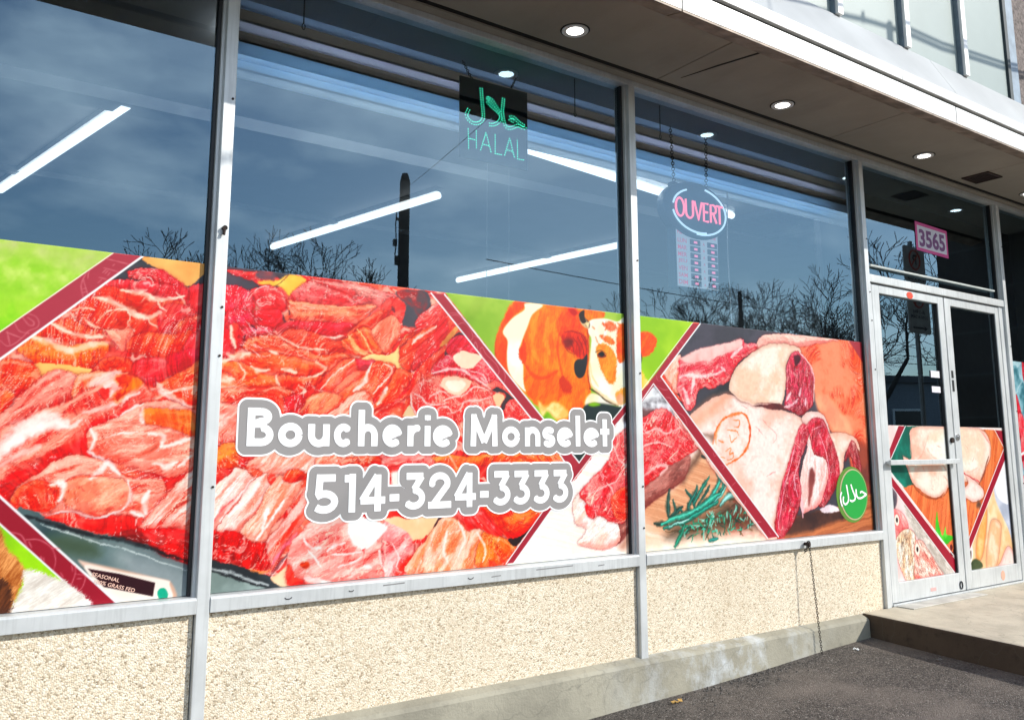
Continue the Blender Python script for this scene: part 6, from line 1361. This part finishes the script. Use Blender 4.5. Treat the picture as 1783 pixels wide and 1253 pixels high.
def badge():
    w = wins[2]; cx, cz = 5.062, 1.084
    ell = lambda a, b, dx=0: (lambda X, Z: (np.hypot((X-cx-dx)/a, (Z-cz)/b)-1)*min(a, b))
    o = cutout('halal_sticker', ell(.172, .178, -.006), 4.87, 5.26, .89, 1.28, -.0055, VDKGREEN, w, .006)
    cutout('sticker_ring', ell(.150, .163, .008), 4.87, 5.26, .89, 1.28, -.0068, VGOLD, w, .006)
    cutout('sticker_disc', ell(.142, .155, .012), 4.87, 5.26, .89, 1.28, -.0080, VGREEN, w, .005)
    st = ['4993,1148 5000,1110 5007,1074 5004,1047 4987,1030 4967,1025 4951,1036 4949,1056 4955,1074', '5042,1149 5055,1116 5072,1085 5081,1061 5067,1047 5043,1042 5020,1049', '5096,1117 5092,1084 5079,1059', '5094,1099 5101,1071 5118,1059 5150,1059 5180,1069 5206,1079 5185,1089 5157,1099 5138,1092', '4937,1103 4922,1077 4923,1041 4936,1012']
    S = [round_line(pts(q), 4) for q in st]
    cutout('arabic_lettering', lambda X, Z: np.minimum.reduce([stroke_d(X, Z, [tuple(p) for p in q], .0125) for q in S]), 4.88, 5.23, .98, 1.19, -.0092, VWHITE, w, .003)
badge()
def scuffs():
    w = wins[1]; random.seed(2)
    for k, (x, z) in enumerate(((1.255, .816), (1.518, .818), (2.089, .820))):
        r = (.011, .008)[k % 2]; b = MB(); b.tube([(x+r*1.3*math.cos(t), -.0592, z+r*.7*math.sin(t)) for t in np.linspace(3.3, 6.1, 7)], .0022, 4); b.build('scuff_mark', GASK, w)
    for x, L in ((1.66, .10), (2.45, .22), (2.2, .05), (2.83, .04)):
        z = .812+random.random()*.012; b = MB(); b.hexa([(x, -.0598, z-.003), (x+L, -.0598, z-.001), (x+L, -.0585, z-.001), (x, -.0585, z-.003), (x, -.0598, z+.002), (x+L, -.0598, z+.004), (x+L, -.0585, z+.004), (x, -.0585, z+.002)]); b.build('scuff_mark', plain('grey_scuff', (.22, .22, .22), .7), w)
    MB().tube([(.939, -.056, 2.233), (.939, -.072, 2.233)], .010, 10).tube([(.939, -.066, 2.233), (.935, -.070, 2.205)], .006, 8).build('rusty_bolt', RUST, B)
scuffs()
def film_label():                                          # small butcher's label printed in the tray
    w = wins[0]
    for t, x, z, h, wd in (('SEASONAL', .562, .946, .013, .095), ('100% GRASS FED', .572, .921, .013, .140)):
        text_mesh('label_text', t, h, (x, -.006, z), VINK, w, width=wd, rot=(R(90), R(18), 0), bold=.004)
film_label()

# ---------------------------------------------------------------- entrance: transom, double door, side window
def entrance():
    w = MB().face([(MX[2]+.03, 0, 2.575), (MX[3]-.057, 0, 2.575), (MX[3]-.057, 0, 3.384), (MX[2]+.03, 0, 3.384)]).build('window', GLASS, B); tag(w, 'dark transom window above the double door')
    MB().box(MX[2]+.0245, MX[3]-.0245, -.050, .05, 2.520, 2.574).build('transom_bar', ALU, B, bevel=.003)
    MB().box(MX[2]+.0245, 5.385, -.035, .05, .353, 2.519).build('door_frame', ALU, B, bevel=.003)
    MB().box(7.185, MX[3]-.0245, -.035, .05, .353, 2.519).build('door_frame', ALU, B, bevel=.003)
    MB().box(5.386, 7.184, -.045, .06, .3525, .366).build('door_sill', ALU, B, bevel=.002)
    for i, (x0, x1, sl, sr) in enumerate(((5.392, 6.330, .088, .078), (6.345, 7.178, .085, .056))):
        zb, zt = .372, 2.512
        d = MB().box(x0, x0+sl, -.032, .012, zb, zt).box(x1-sr, x1, -.032, .012, zb, zt).box(x0+sl, x1-sr, -.0318, .0118, zb, zb+.125).box(x0+sl, x1-sr, -.0318, .0118, zt-.058, zt).build('door', ALU, B, bevel=.003)
        tag(d, ['left door leaf with push bar and two white stickers', 'right door leaf with narrow stiles and no bar'][i])
        g0, g1 = x0+sl-.004, x1-sr+.004
        MB().face([(g0, -.006, zb+.12), (g1, -.006, zb+.12), (g1, -.006, zt-.054), (g0, -.006, zt-.054)]).build('pane', GLASS, d)
        MB().box(x0+sl, x0+sl+.007, -.024, .004, zb+.125, zt-.058).box(x1-sr-.007, x1-sr, -.024, .004, zb+.125, zt-.058).build('gasket', GASK, d)
        FD.mesh('printed_film', d, g0, g1, zb+.126, 1.538, -.0105)
        if i == 0:
            MB().box(x0+.02, x1-.02, -.075, -.058, 1.268, 1.302).box(x0+.03, x0+.06, -.0575, -.0322, 1.275, 1.295).box(x1-.07, x1-.03, -.0575, -.0322, 1.275, 1.295).build('push_bar', ALU, d, bevel=.003)
            MB().box(6.115, 6.235, -.0118, -.0105, 1.895, 1.945).build('white_sticker', VPAPER, d); MB().box(6.115, 6.232, -.0118, -.0105, 1.785, 1.830).build('white_sticker', VPAPER, d)
            MB().prism_y([(5.872+.042*math.cos(a), 2.478+.026*math.sin(a)) for a in np.linspace(0, 6.28, 15)[:-1]], -.0335, -.0318).build('red_sticker', VRED, d)
            MB().box(5.86, 5.93, -.0332, -.0319, .405, .428).build('pink_sticker', vinyl('faded_pink', (.60, .36, .34)), d)
            b = MB(); b.tube([(6.262+.018*math.cos(a), -.036, .412+.026*math.sin(a)) for a in np.linspace(0, 6.28, 15)], .004, 6); b.build('finger_loop', GASK, d)
            MB().tube([(6.29, -.032, 1.438), (6.29, -.046, 1.438)], .020, 16).build('lock_cylinder', RUST, d)
        else:
            MB().box(6.366, 6.392, -.0345, -.0319, 1.90, 1.955).box(6.366, 6.392, -.0345, -.0319, 1.80, 1.885).build('strike_plate', GASK, d)
            MB().tube([(6.378, -.032, 1.46), (6.378, -.040, 1.46)], .024, 18).tube([(6.378, -.040, 1.46), (6.378, -.046, 1.46)], .012, 12).build('lock_cylinder', plain('steel', (.55, .55, .55), .3, .9), d)
            MB().prism_y([(6.88+.030*math.cos(a), .428+.036*math.sin(a)) for a in np.linspace(0, 6.28, 15)[:-1]], -.0335, -.0319).build('red_sticker', vinyl('faded_red', (.66, .36, .26)), d)
    w = MB().face([(MX[3]+.03, 0, .40), (8.49, 0, .40), (8.49, 0, 3.384), (MX[3]+.03, 0, 3.384)]).build('window', GLASS, B); tag(w, 'narrow window right of the door with a print of hanging meat')
    FS.mesh('printed_film', w, 7.342, 8.49, .405, 2.09, -.004)
    MB().box(MX[3]+.0245, 8.5, -.05, .05, .353, .399).build('sill', ALU, w, bevel=.002)
    MB().box(8.5, 8.599, -.05, .05, .353, 3.385).build('door_frame', ALU, B)
    MB().box(5.40, 7.15, -.0335, -.0100, 2.640, 2.652).build('transom_strip', plain('pale_strip', (.50, .54, .52), .5), B)
entrance()

# ================================================================ lights in the soffit and inside
for i, x in enumerate((2.53, 4.145, 5.72, 7.30)):
    d = thing('downlight', ['round recessed downlight nearest the middle window, lit', 'round lit downlight above the right window', 'round lit downlight above the left part of the transom', 'round lit downlight at the right end of the soffit'][i], 'downlight', (x, -.30, 3.43), 'downlights in the soffit')
    MB().ring((0, 0), .043, .066, -.006, .001).build('trim_ring', WHITEP, d, smooth=False)
    MB().ring((0, 0), .066, .074, -.002, .001).build('shadow_gap', DARKGAP, d)
    MB().disc((0, 0), .043, -.003, .001).build('lens', DOWN, d)
v = thing('vent', 'small dark brown vent grille in the soffit near the entrance', 'vent', (6.555, -.29, 3.43))
b = MB(); b.box(-.11, .11, -.10, -.085, -.010, 0).box(-.11, .11, .085, .10, -.010, 0).box(-.11, -.095, -.085, .085, -.010, 0).box(.095, .11, -.085, .085, -.010, 0).build('vent_frame', plain('brown_vent', (.05, .03, .025), .7), v)
sm = plain('brown_slat', (.035, .02, .018), .7)
for k in range(9): MB().box(-.094, .094, -.080+.018*k, -.072+.018*k, -.008, 0).build('slat', sm, v)
for i, (a, c) in enumerate((((.41, 4.02), (.86, 1.74)), ((2.76, 4.66), (3.23, 2.24)), ((5.13, 5.06), (5.54, 2.52)), ((3.07, .99), (5.58, 1.32)))):
    lab = ['lit white tube light behind the left window, running to the lower left', 'lit tube light behind the middle window, ending left of the pole reflection', 'lit tube light low behind the middle window beside the frame', 'lit tube light running behind the green sign to the oval open sign'][i]
    t = thing('tube_light', lab, 'tube light', (a[0], a[1], 3.34), 'tube lights on the shop ceiling'); dx, dy = c[0]-a[0], c[1]-a[1]
    MB().tube([(0, 0, 0), (dx, dy, 0)], .029, 14).build('tube', TUBEG, t, smooth=True)
    L = math.hypot(dx, dy); ux, uy = dx/L, dy/L; nx, ny = -uy*.03, ux*.03
    MB().hexa([(nx, ny, .03), (-nx, -ny, .03), (dx-nx, dy-ny, .03), (dx+nx, dy+ny, .03), (nx, ny, .064), (-nx, -ny, .064), (dx-nx, dy-ny, .064), (dx+nx, dy+ny, .064)]).build('housing', WHITEP, t)
a = thing('air_cassette', 'square ceiling air conditioner cassette seen through the right window', 'air conditioner', (6.2, 1.48, 3.40)); a.rotation_euler = (0, 0, R(8))
MB().box(-.42, .42, -.42, -.30, -.05, 0).box(-.42, .42, .30, .42, -.05, 0).box(-.42, -.30, -.30, .30, -.05, 0).box(.30, .42, -.30, .30, -.05, 0).build('louvre_frame', plain('grey_vent', (.04, .045, .05), .6), a)
MB().box(-.22, .22, -.22, .22, -.045, -.004).build('grille', plain('dark_grille', (.03, .035, .04), .6), a)

# ================================================================ hanging signs
def chain(mb, p, q, n, r=.006, w=.0022):
    p, q = Vector(p), Vector(q); d = (q-p).normalized(); L = (q-p).length/n; a = d.orthogonal().normalized(); c = d.cross(a)
    for k in range(n):
        o = p+(q-p)*((k+.5)/n); s1 = a if k % 2 else c
        mb.tube([o+d*(L*.68)*math.cos(t)+s1*r*math.sin(t) for t in np.linspace(0, 6.283, 9)], w, 4, cap=False)
def halal_sign():
    s = thing('led_sign', 'black acrylic panel with green glowing dots reading HALAL hanging in the middle window', 'sign', (2.42, .25, 2.87)); ox, oz = 2.42, 2.87
    MB().prism_y([(-.218, 0), (.215, .006), (.213, .452), (-.222, .442)], -.004, .004).build('board', BLACKP, s)
    dots = MB()
    def dot(x, z, r=.0029):
        x -= ox; z -= oz; n = 7
        ang = [6.283*k/n for k in range(n)]; b = len(dots.v)
        dots.v += [(x+r*math.cos(t), -.0042, z+r*math.sin(t)) for t in ang]+[(x+r*.6*math.cos(t), -.0075, z+r*.6*math.sin(t)) for t in ang]
        dots.f += [(b+k, b+(k+1) % n, b+n+(k+1) % n, b+n+k) for k in range(n)]+[tuple(b+n+k for k in range(n))]
    def along(P, step, off=0):
        P = [np.array(p) for p in P]; acc = 0; nxt = 0
        for p, q in zip(P, P[1:]):
            L = np.hypot(*(q-p)); d = (q-p)/max(L, 1e-6)
            while nxt <= acc+L+1e-9:
                c = p+d*(nxt-acc); dot(c[0]-d[1]*off, c[1]+d[0]*off); nxt += step
            acc += L
    for ar, grp in [(1, ['2330,3271 2334,3223 2340,3168 2344,3113 2322,3080 2284,3068 2252,3081 2239,3105 2255,3143']), (1, ['2375,3231 2369,3209 2398,3188 2437,3166 2457,3145 2444,3113 2411,3089 2379,3083']), (1, ['2375,3231 2405,3218 2437,3180 2457,3162']), (1, ['2474,3249 2470,3211 2467,3176 2474,3131 2490,3095 2523,3094 2570,3119 2604,3112 2618,3124 2577,3138 2537,3160 2513,3146 2543,3136']), (0, ['2250,3028 2254,2924', '2300,3028 2302,2928', '2262,2979 2292,2978']), (0, ['2360,3030 2327,2928', '2366,3020 2394,2931', '2350,2965 2376,2964']), (0, ['2420,3032 2420,2930 2464,2931']), (0, ['2513,3032 2480,2929', '2519,3022 2546,2931', '2502,2966 2528,2965']), (0, ['2565,3032 2567,2929 2607,2931'])]:
        dots.v = []; dots.f = []
        for st in grp:
            if ar:
                P = round_line(pts(st), 5)
                for off in (-.0072, .0072): along(P, .0125, off)
            else: along(pts(st), .0128)
        dots.build('led_letter', LED, s)
    for p, q, n in (((-.145, 0, .44), (-.205, 0, .53), 10), ((.105, 0, .45), (.145, 0, .53), 9)): b = MB(); chain(b, p, q, n); b.build('chain', WIRE, s)
    MB().tube([(-.04, .01, 0), (-.035, .02, -.75)], .0016, 5).tube([(.10, .01, 0), (.105, .02, -.9)], .0016, 5).build('power_cord', plain('clear_cord', (.5, .5, .48), .4), s)
halal_sign()
def open_sign():
    ox, oz = 3.925, 2.35; s = thing('open_sign', 'oval sign with pink glowing OUVERT above a board of opening hours, hanging on two chains', 'sign', (ox, .25, oz))
    bd = plain('smoked_acrylic', (.035, .065, .095), .3); pl = plain('grey_board', (.30, .36, .42), .5)
    el = [(.005+.292*math.cos(t), .505+.184*math.sin(t)) for t in np.linspace(0, 6.283, 41)[:-1]]
    MB().prism_y(el, -.03, .03).build('oval_board', bd, s, bevel=.006)
    MB().box(-.205, -.181, -.024, .030, .0, .41).box(-.1805, .198, -.024, .030, -.004, .012).build('hours_frame', bd, s, bevel=.003)
    MB().prism_y([(-.178, .008), (.188, .016), (.196, .385), (-.1795, .385)], -.0255, -.0235).build('hours_board', glow('added_glow_board', (.64, .72, .78), .30), s)  # glow added to lift the board's brightness; it is no lamp
    b = MB()
    for a0, a1, rx, rz in ((75, -95, .250, .152), (172, 118, .228, .136), (190, 285, .232, .142)): b.tube([(.02+rx*math.cos(R(t)), -.036, .505+rz*math.sin(R(t))) for t in np.linspace(a0, a1, 22)], .0065, 6)
    b.build('ring_tube', NEONW, s, smooth=True)
    b = MB(); r = .0072; Y = -.038; zc, hh = .505, .058
    def st(P, new=True):
        nonlocal b
        if new and b.v: b.build('neon_letter', NEON, s, smooth=True); b = MB()
        b.tube([(x, Y, z) for x, z in P], r, 6)
    st([(-.150+.036*math.cos(t), zc+hh*math.sin(t)) for t in np.linspace(0, 6.283, 20)])
    st([(-.098, zc+hh), (-.097, zc-.02)]+[(-.066+.031*math.cos(t), zc-.024+.034*math.sin(t)) for t in np.linspace(3.14, 6.283, 9)]+[(-.035, zc+hh)])
    st([(-.020, zc+hh), (.013, zc-hh), (.046, zc+hh)])
    st([(.104, zc+hh), (.064, zc+hh), (.062, zc-hh), (.102, zc-hh)]); st([(.066, zc+.002), (.098, zc+.002)], 0)
    st([(.126, zc-hh), (.128, zc+hh), (.155, zc+hh)]+[(.155+.022*math.cos(t), zc+.031+.027*math.sin(t)) for t in np.linspace(1.57, -1.57, 7)]+[(.130, zc+.002)]); st([(.150, zc+.002), (.178, zc-hh)], 0)
    st([(.180, zc+hh), (.240, zc+hh)]); st([(.210, zc+hh), (.210, zc-hh)], 0)
    b.build('neon_letter', NEON, s, smooth=True)
    ink = glow('pink_ink', (.85, .12, .25), .35); text_mesh('hours_heading', "HEURES D'OUVERTURE", .028, (-.168, -.0262, .338), ink, s, width=.345, bold=.02)
    for k, dname in enumerate(('LUN', 'MAR', 'MER', 'JEU', 'VEN', 'SAM', 'DIM')):
        z = .285-.0435*k; text_mesh('day_name', dname, .027, (-.168, -.0262, z), ink, s, width=.078, bold=.02)
        text_mesh('day_name', 'A', .018, (.055, -.0262, z+.004), ink, s, bold=.01)
    pm, dm = plain('plate_mauve', (.26, .22, .30), .4), glow('pink_digit', (1, .25, .4), .8)
    for k in range(7):
        z = .285-.0435*k
        for x in (-.060, .095):
            p = MB().box(x, x+.088, -.031, -.0258, z-.004, z+.030).build('hour_plate', pm, s); MB().box(x+.030, x+.060, -.0322, -.0312, z+.006, z+.020).build('hour_digit', dm, p)
    for p, q, n in (((-.155, 0, .64), (-.175, 0, 1.03), 22), ((.135, 0, .655), (.150, 0, 1.03), 21)): b = MB(); chain(b, p, q, n, .0085, .0028); b.build('chain', WIRE, s)
    MB().box(-.19, -.13, -.02, .02, .625, .665).build('bracket', bd, s)
    MB().tube([(.36, .02, .70), (.365, .04, .3), (.36, .03, 0), (.362, .03, -.3)], .0035, 5).build('power_cord', plain('white_cord', (.6, .6, .58), .4), s)
open_sign()
for i, (x, z0, z1) in enumerate(((1.272, 3.21, 3.385), (2.82, 3.165, 3.385), (3.468, 3.175, 3.385))):
    h = thing('hanging_hook', ['thin dark hook hanging at the left of the middle window', 'thin dark hook hanging right of the green lit sign', 'thin dark hook hanging left of the oval open sign'][i], 'hook', (x, .06, z0), 'blind hooks behind the glass')
    MB().tube([(0, 0, z1-z0), (0, 0, .03)], .0032, 6).build('rod', WIRE, h); MB().tube([(.007*math.cos(t), 0, .016+.014*math.sin(t)) for t in np.linspace(1.6, 7.2, 12)], .0026, 5).build('loop', WIRE, h)
def number_sign():
    s = thing('house_number_sign', 'white paper with pink border and purple digits 3565 stuck on the transom glass', 'sign', (6.29, -.003, 2.845))
    MB().prism_y([(-.225, .005), (.230, -.005), (.232, .215), (-.222, .228)], -.0015, 0).build('pink_paper', VPINK, s)
    MB().prism_y([(-.200, .028), (.206, .020), (.206, .190), (-.198, .202)], -.0028, -.0017).build('white_paper', VPAPER, s)
    text_mesh('number', '3565', .140, (-.182, -.0042, .038), VPURP, s, width=.368, bold=.035)
number_sign()

# ================================================================ small things on the outside
def wall_chain():
    s = thing('hanging_chain', 'rusty thin chain hanging from the window sill down to the asphalt', 'chain', (4.46, -.085, .815))
    b = MB(); chain(b, (0, -.008, -.01), (.028, -.034, -.628), 46, .0056, .0018); chain(b, (0, .004, -.01), (-.022, .012, -.05), 4, .0068, .0024); b.build('links', RUST, s)
    b = MB(); b.tube([(.016*math.cos(t), -.002, .016*math.sin(t)) for t in np.linspace(0, 6.283, 13)], .0045, 6); b.tube([(0, .03, .0), (0, -.01, 0)], .010, 8); b.build('eyelet', RUST, s)
    b = MB()
    for k in range(5): b.tube([(.0+.016*k+.012*math.cos(t), -.05-.006*k+.007*math.sin(t), -.632+.004*math.sin(t+k)) for t in np.linspace(0, 6.283, 8)], .0026, 4, cap=False)
    b.build('loose_end', RUST, s)
wall_chain()
def litter():
    random.seed(8)
    for nm, lab, cat, x, y, s, mt in (('paper_scrap', 'crumpled white paper scrap on the asphalt right of the chain', 'litter', 4.72, -.20, .030, WHITEP), ('paper_scrap', 'pale scrap lying in the shadow at the foot of the concrete step', 'litter', 4.83, -.62, .026, plain('grey_scrap', (.35, .34, .32))), ('leaf_clump', 'small dry yellow leaf clump at the foot of the wall', 'leaves', 3.22, -.17, .035, plain('dry_leaf', (.50, .30, .08), .8))):
        b = MB(); z = zg(x)+.004
        for k in range(9 if cat == 'leaves' else 3):
            cx, cy = x+random.uniform(-1, 1)*s, y+random.uniform(-.5, .5)*s; q = s*random.uniform(.35, .7); t = random.random()*3
            P = [(cx+q*math.cos(t+a)*(1 if j % 2 else .6), cy+q*.6*math.sin(t+a), z+.004+random.random()*.012) for j, a in enumerate((0, 1.2, 2.5, 3.8, 5.1))]
            b.v += P+[(p[0], p[1], p[2]-.002) for p in P]; i0 = len(b.v)-10; b.f += [tuple(i0+j for j in range(5)), tuple(i0+9-j for j in range(5))]+[(i0+j, i0+5+j, i0+5+(j+1) % 5, i0+(j+1) % 5) for j in range(5)]
        tag(b.build(nm, mt), lab, cat)
    b = MB()
    for k in range(420):
        x = random.uniform(1.2, 5.0); y = -.10-abs(random.gauss(0, .07)); 
        if x > 4.9-.0 and y < -.1: continue
        r = random.uniform(.0025, .0075); z = zg(x)+r*.5; n = 5
        i0 = len(b.v); b.v += [(x+r*math.cos(6.283*k2/n+k), y+r*.8*math.sin(6.283*k2/n+k), z-.003) for k2 in range(n)]+[(x+r*.5*math.cos(6.283*k2/n+k), y+r*.4*math.sin(6.283*k2/n+k), z+r*.6) for k2 in range(n)]
        b.f += [(i0+j, i0+(j+1) % n, i0+n+(j+1) % n, i0+n+j) for j in range(n)]+[tuple(i0+n+j for j in range(n))]
    tag(b.build('loose_gravel', plain('gravel', (.11, .10, .09), .9, 0, .5, 90)), 'loose gravel along the foot of the wall', 'gravel', kind='stuff')
litter()
def service_cable():
    s = thing('service_cable', 'black overhead cable bundle with a small spacer running past the upper wall', 'cable', (0, 0, 0))
    sh = [(4.10, 3.90, 2.3), (4.58, 3.985, 2.1), (4.87, 4.02, 1.95), (5.04, 4.04, 1.85), (5.50, 4.055, 1.6), (5.88, 4.10, 1.4), (6.37, 4.15, 1.15), (7.05, 4.27, .75)]
    P = [(x+.85*t, -.6-t, z+.85*t) for x, z, t in sh]; P = [(P[0][0]-3.2, P[0][1]-1.4, P[0][2]-.3)]+P+[(8.62, -1.15, P[-1][2]+.25)]
    MB().tube(P, .016, 8).build('bundle', WIRE, s, smooth=True); p = P[5]; c = P[3]
    MB().tube([(q[0], q[1]+.02, q[2]+.025) for q in P[4:9]], .012, 6).build('second_wire', WIRE, s)
    MB().box(c[0]-.02, c[0]+.02, c[1]-.02, c[1]+.02, c[2]-.13, c[2]+.03).box(P[2][0]-.008, P[2][0]+.012, P[2][1]-.01, P[2][1]+.01, P[2][2]-.02, P[2][2]+.05).build('spacer', WIRE, s)
    q = thing('wall_cables', 'black cables and round service box on the rough pier at the upper right', 'cables', (7.2, -.6, 4.7))
    MB().tube([(-.05, -.03, 2.2), (-.03, -.04, .4), (-.08, -.04, -.1), (-.02, -.03, -.75)], .03, 8).tube([(.06, -.03, 2.2), (.08, -.04, -.75)], .045, 8).build('conduit', WIRE, q, smooth=True)
    MB().tube([(.0, -.10, .1), (.0, .03, .1)], .09, 18).build('service_box', BLACKP, q)
service_cable()

# ================================================================ across the parking: what the glass mirrors
def grow(seed, H, spread):
    rng = random.Random(seed); tr = MB(); cr_ = MB()
    def br(p, d, L, r, dep):
        k = 3 if dep < 3 else 2; P = [p]; q = p; dd = d
        for i in range(k):
            dd = (dd+Vector((rng.gauss(0, .09), rng.gauss(0, .09), rng.gauss(.03, .07)))).normalized(); q = q+dd*L/k; P.append(q)
        r1 = max(.009, r*.62); (tr if dep < 2 else cr_).tube(P, r, 6 if dep < 3 else 3, r1, cap=False)
        if dep >= 7: return
        for c in range(rng.choice((2, 3, 3)) if dep < 5 else rng.choice((2, 3, 3))):
            a = rng.uniform(.35, .85)*spread; ax = dd.orthogonal().normalized(); ax.rotate(Matrix.Rotation(rng.uniform(0, 6.283), 3, dd)); nd = dd.copy(); nd.rotate(Matrix.Rotation(a, 3, ax)); nd.z += .10
            br(P[-1] if c < 2 else P[-2], nd.normalized(), L*rng.uniform(.62, .84), r1*rng.uniform(.65, .9), dep+1)
    br(Vector((0, 0, -.1)), Vector((0, 0, 1)), H*.27, H*.019, 0)
    return tr, cr_
def trees():
    protos = []
    for k, (sd, sp) in enumerate(((3, 1.0), (14, 1.15), (27, .9))):
        tr, cr_ = grow(sd, 7.5, sp); top = max(v[2] for v in cr_.v)
        for m_ in (tr, cr_): m_.v = [tuple(c*7.5/top for c in v) for v in m_.v]
        protos.append((tr, cr_))
    made = {}
    spots = [(5.4, -20, 7.75, 0, 'leftmost bare tree mirrored in the left window'), (7.5, -20.5, 7.1, 1, 'bare tree mirrored just right of the first frame post'), (9.6, -20, 7.5, 2, 'bare tree mirrored in the middle window, left of the pole'), (11.1, -19.4, 7.7, 0, 'spreading bare tree mirrored next to the utility pole'), (19.4, -20, 6.9, 2, 'small bare tree mirrored above the printed cow'),
             (23.6, -20, 7.4, 1, 'dense bare tree mirrored behind the oval open sign'), (26.4, -20.6, 7.9, 0, 'bare tree mirrored right of the oval open sign'), (29.8, -20, 8.4, 1, 'tall bare tree mirrored in the middle of the right window'), (33.4, -20.2, 7.8, 2, 'bare tree mirrored at the right edge of the right window'), (19.6, -8.6, 6.6, 1, 'close bare tree mirrored in the transom left of the number paper'), (21.0, -10.5, 6.0, 0, 'bare tree mirrored in the left door pane'), (8.5, -24, 7.4, 0, 'far bare tree mirrored low behind the others left of the pole'), (15.0, -31, 7.3, 1, 'far low bare tree mirrored right of the utility pole'), (6.5, -22, 6.9, 2, 'low bare tree mirrored behind the first frame post'), (8.6, -19.2, 6.9, 1, 'low dense bare tree mirrored right of the first frame post'), (10.4, -22, 7.5, 2, 'bare tree mirrored close to the left of the utility pole'), (24.8, -19, 7.3, 2, 'low bare tree mirrored below the oval open sign'), (28.0, -19.2, 7.6, 0, 'bare tree mirrored left of the distant slim pole'), (31.6, -21, 7.7, 1, 'bare tree mirrored right of the distant slim pole')]
    for i, (x, y, h, k, lab) in enumerate(spots):
        t = thing('bare_tree', lab, 'tree', (x, y, zg(x) if x < 12 else .45), 'bare trees across the parking'); sc = h/7.5*.97; t.scale = (sc, sc, sc); t.rotation_euler = (0, 0, i*1.7)
        if k not in made: made[k] = (protos[k][0].build('trunk', BARK, t), protos[k][1].build('crown', BARK, t))
        else:
            for o in made[k]: c = o.copy(); COL.objects.link(c); c.parent = t
trees()
def poles():
    p = thing('utility_pole', 'thick dark timber utility pole mirrored in the middle window', 'pole', (12.24, -20, .45))
    MB().tube([(0, 0, -.3), (0, 0, 9.35)], .215, 12, .165).tube([(0, 0, 9.35), (.0, 0, 9.62)], .165, 12, .10).build('shaft', TIMB, p, smooth=True)
    MB().tube([(-.30, 0, 6.9), (-.27, .02, 7.3), (-.30, .02, 7.9), (-.26, 0, 8.4)], .02, 6).box(-.36, -.25, -.05, .05, 7.2, 7.42).box(-.30, -.1, -.03, .03, 6.6, 6.9).box(-.28, -.15, -.03, .03, 8.05, 8.13).build('riser', WIRE, p)
    w = MB(); a, c = Vector((12.4, -20, 9.72)), Vector((4.72, -.62, 5.5)); w.tube([a.lerp(c, t)-Vector((0, 0, .35*4*t*(1-t)*.3)) for t in np.linspace(0, 1, 15)],    .0055, 5)
    o = w.build('service_wire', WIRE); tag(o, 'single wire running from the utility pole to the shop wall', 'wire')
    p = thing('utility_pole', 'distant slim utility pole mirrored in the right window between the trees', 'pole', (33.0, -24, .45))
    MB().tube([(0, 0, -.3), (0, 0, 8.6)], .14, 10, .10).build('shaft', TIMB, p)
    for z0, z1, r, lab in ((8.75, 8.6, .018, 'upper overhead wire beyond the trees'), (7.05, 6.9, .022, 'middle overhead wire beyond the trees'), (6.55, 6.5, .022, 'lower overhead wire beyond the trees')):
        w = MB(); w.tube([(18+t*40, -24+t*1.5, z0+(z1-z0)*t-.5*4*t*(1-t)) for t in np.linspace(0, 1, 20)], r, 5); tag(w.build('overhead_wire', WIRE), lab, 'wire', 'overhead wires across the parking')
poles()
def parking_sign():
    s = thing('parking_sign', 'no-parking sign pair on a post mirrored in the entrance glass', 'sign', (10.3, -2.45, .4)); s.rotation_euler = (0, 0, R(180))
    MB().tube([(0, -.03, 0), (0, -.03, 3.6)], .03, 8).build('post', plain('galvanised_post', (.3, .3, .3), .5, .5), s)
    for z0, z1, tx in ((3.06, 3.52, '8H-19H'), (2.40, 3.03, '8-19H')):
        pl = MB().prism_y([(-.25, z0+.03), (-.22, z0), (.22, z0), (.25, z0+.03), (.25, z1-.03), (.22, z1), (-.22, z1), (-.25, z1-.03)], -.075, -.065).build('plate', plain('sign_white', (.62, .62, .60), .4), s)
        cz = z1-.17; r = .125
        MB().tube([(r*math.cos(t), -.079, cz+r*math.sin(t)) for t in np.linspace(0, 6.283, 25)], .012, 5).tube([(-.085, -.079, cz+.085), (.085, -.079, cz-.085)], .010, 5).build('ban_ring', VRED, s)
        text_mesh('letter', 'P', .14, (-.05, -.0765, cz-.07), VBLK, s, bold=.03)
        text_mesh('hours', tx, .05, (-.13, -.0765, z1-.38), VBLK, s, width=.26, bold=.02)
        text_mesh('days', 'LUN A SAM', .045, (-.19, -.0765, z1-.44), VBLK, s, width=.38, bold=.02)
    MB().prism_y([(-.16, 2.47), (-.10, 2.44), (-.10, 2.46), (.16, 2.46), (.16, 2.48), (-.10, 2.48), (-.10, 2.50)], -.079, -.0752).build('arrow', VBLK, s)
parking_sign()
def far_building():
    h = thing('low_building', 'low grey building across the parking mirrored in the left door pane', 'building', (33, -17, .45)); h.rotation_euler = (0, 0, R(20))
    w = MB().box(-5, 5, -3, 3, -.3, 3.4).build('wall', plain('grey_cladding', (.20, .22, .25), .7), h)
    MB().box(-5.2, 5.2, -3.2, 3.2, 3.401, 3.65).build('roof', plain('roof_edge', (.08, .08, .09), .7), h)
    for x in (-3.4, -1.1, 1.2, 3.4):
        f = MB().box(x-.7, x+.7, 3.001, 3.05, 1.0, 2.4).build('window', WHITEP, h); MB().box(x-.62, x+.62, 3.051, 3.06, 1.08, 2.32).build('pane', BLACKP, f)
far_building()
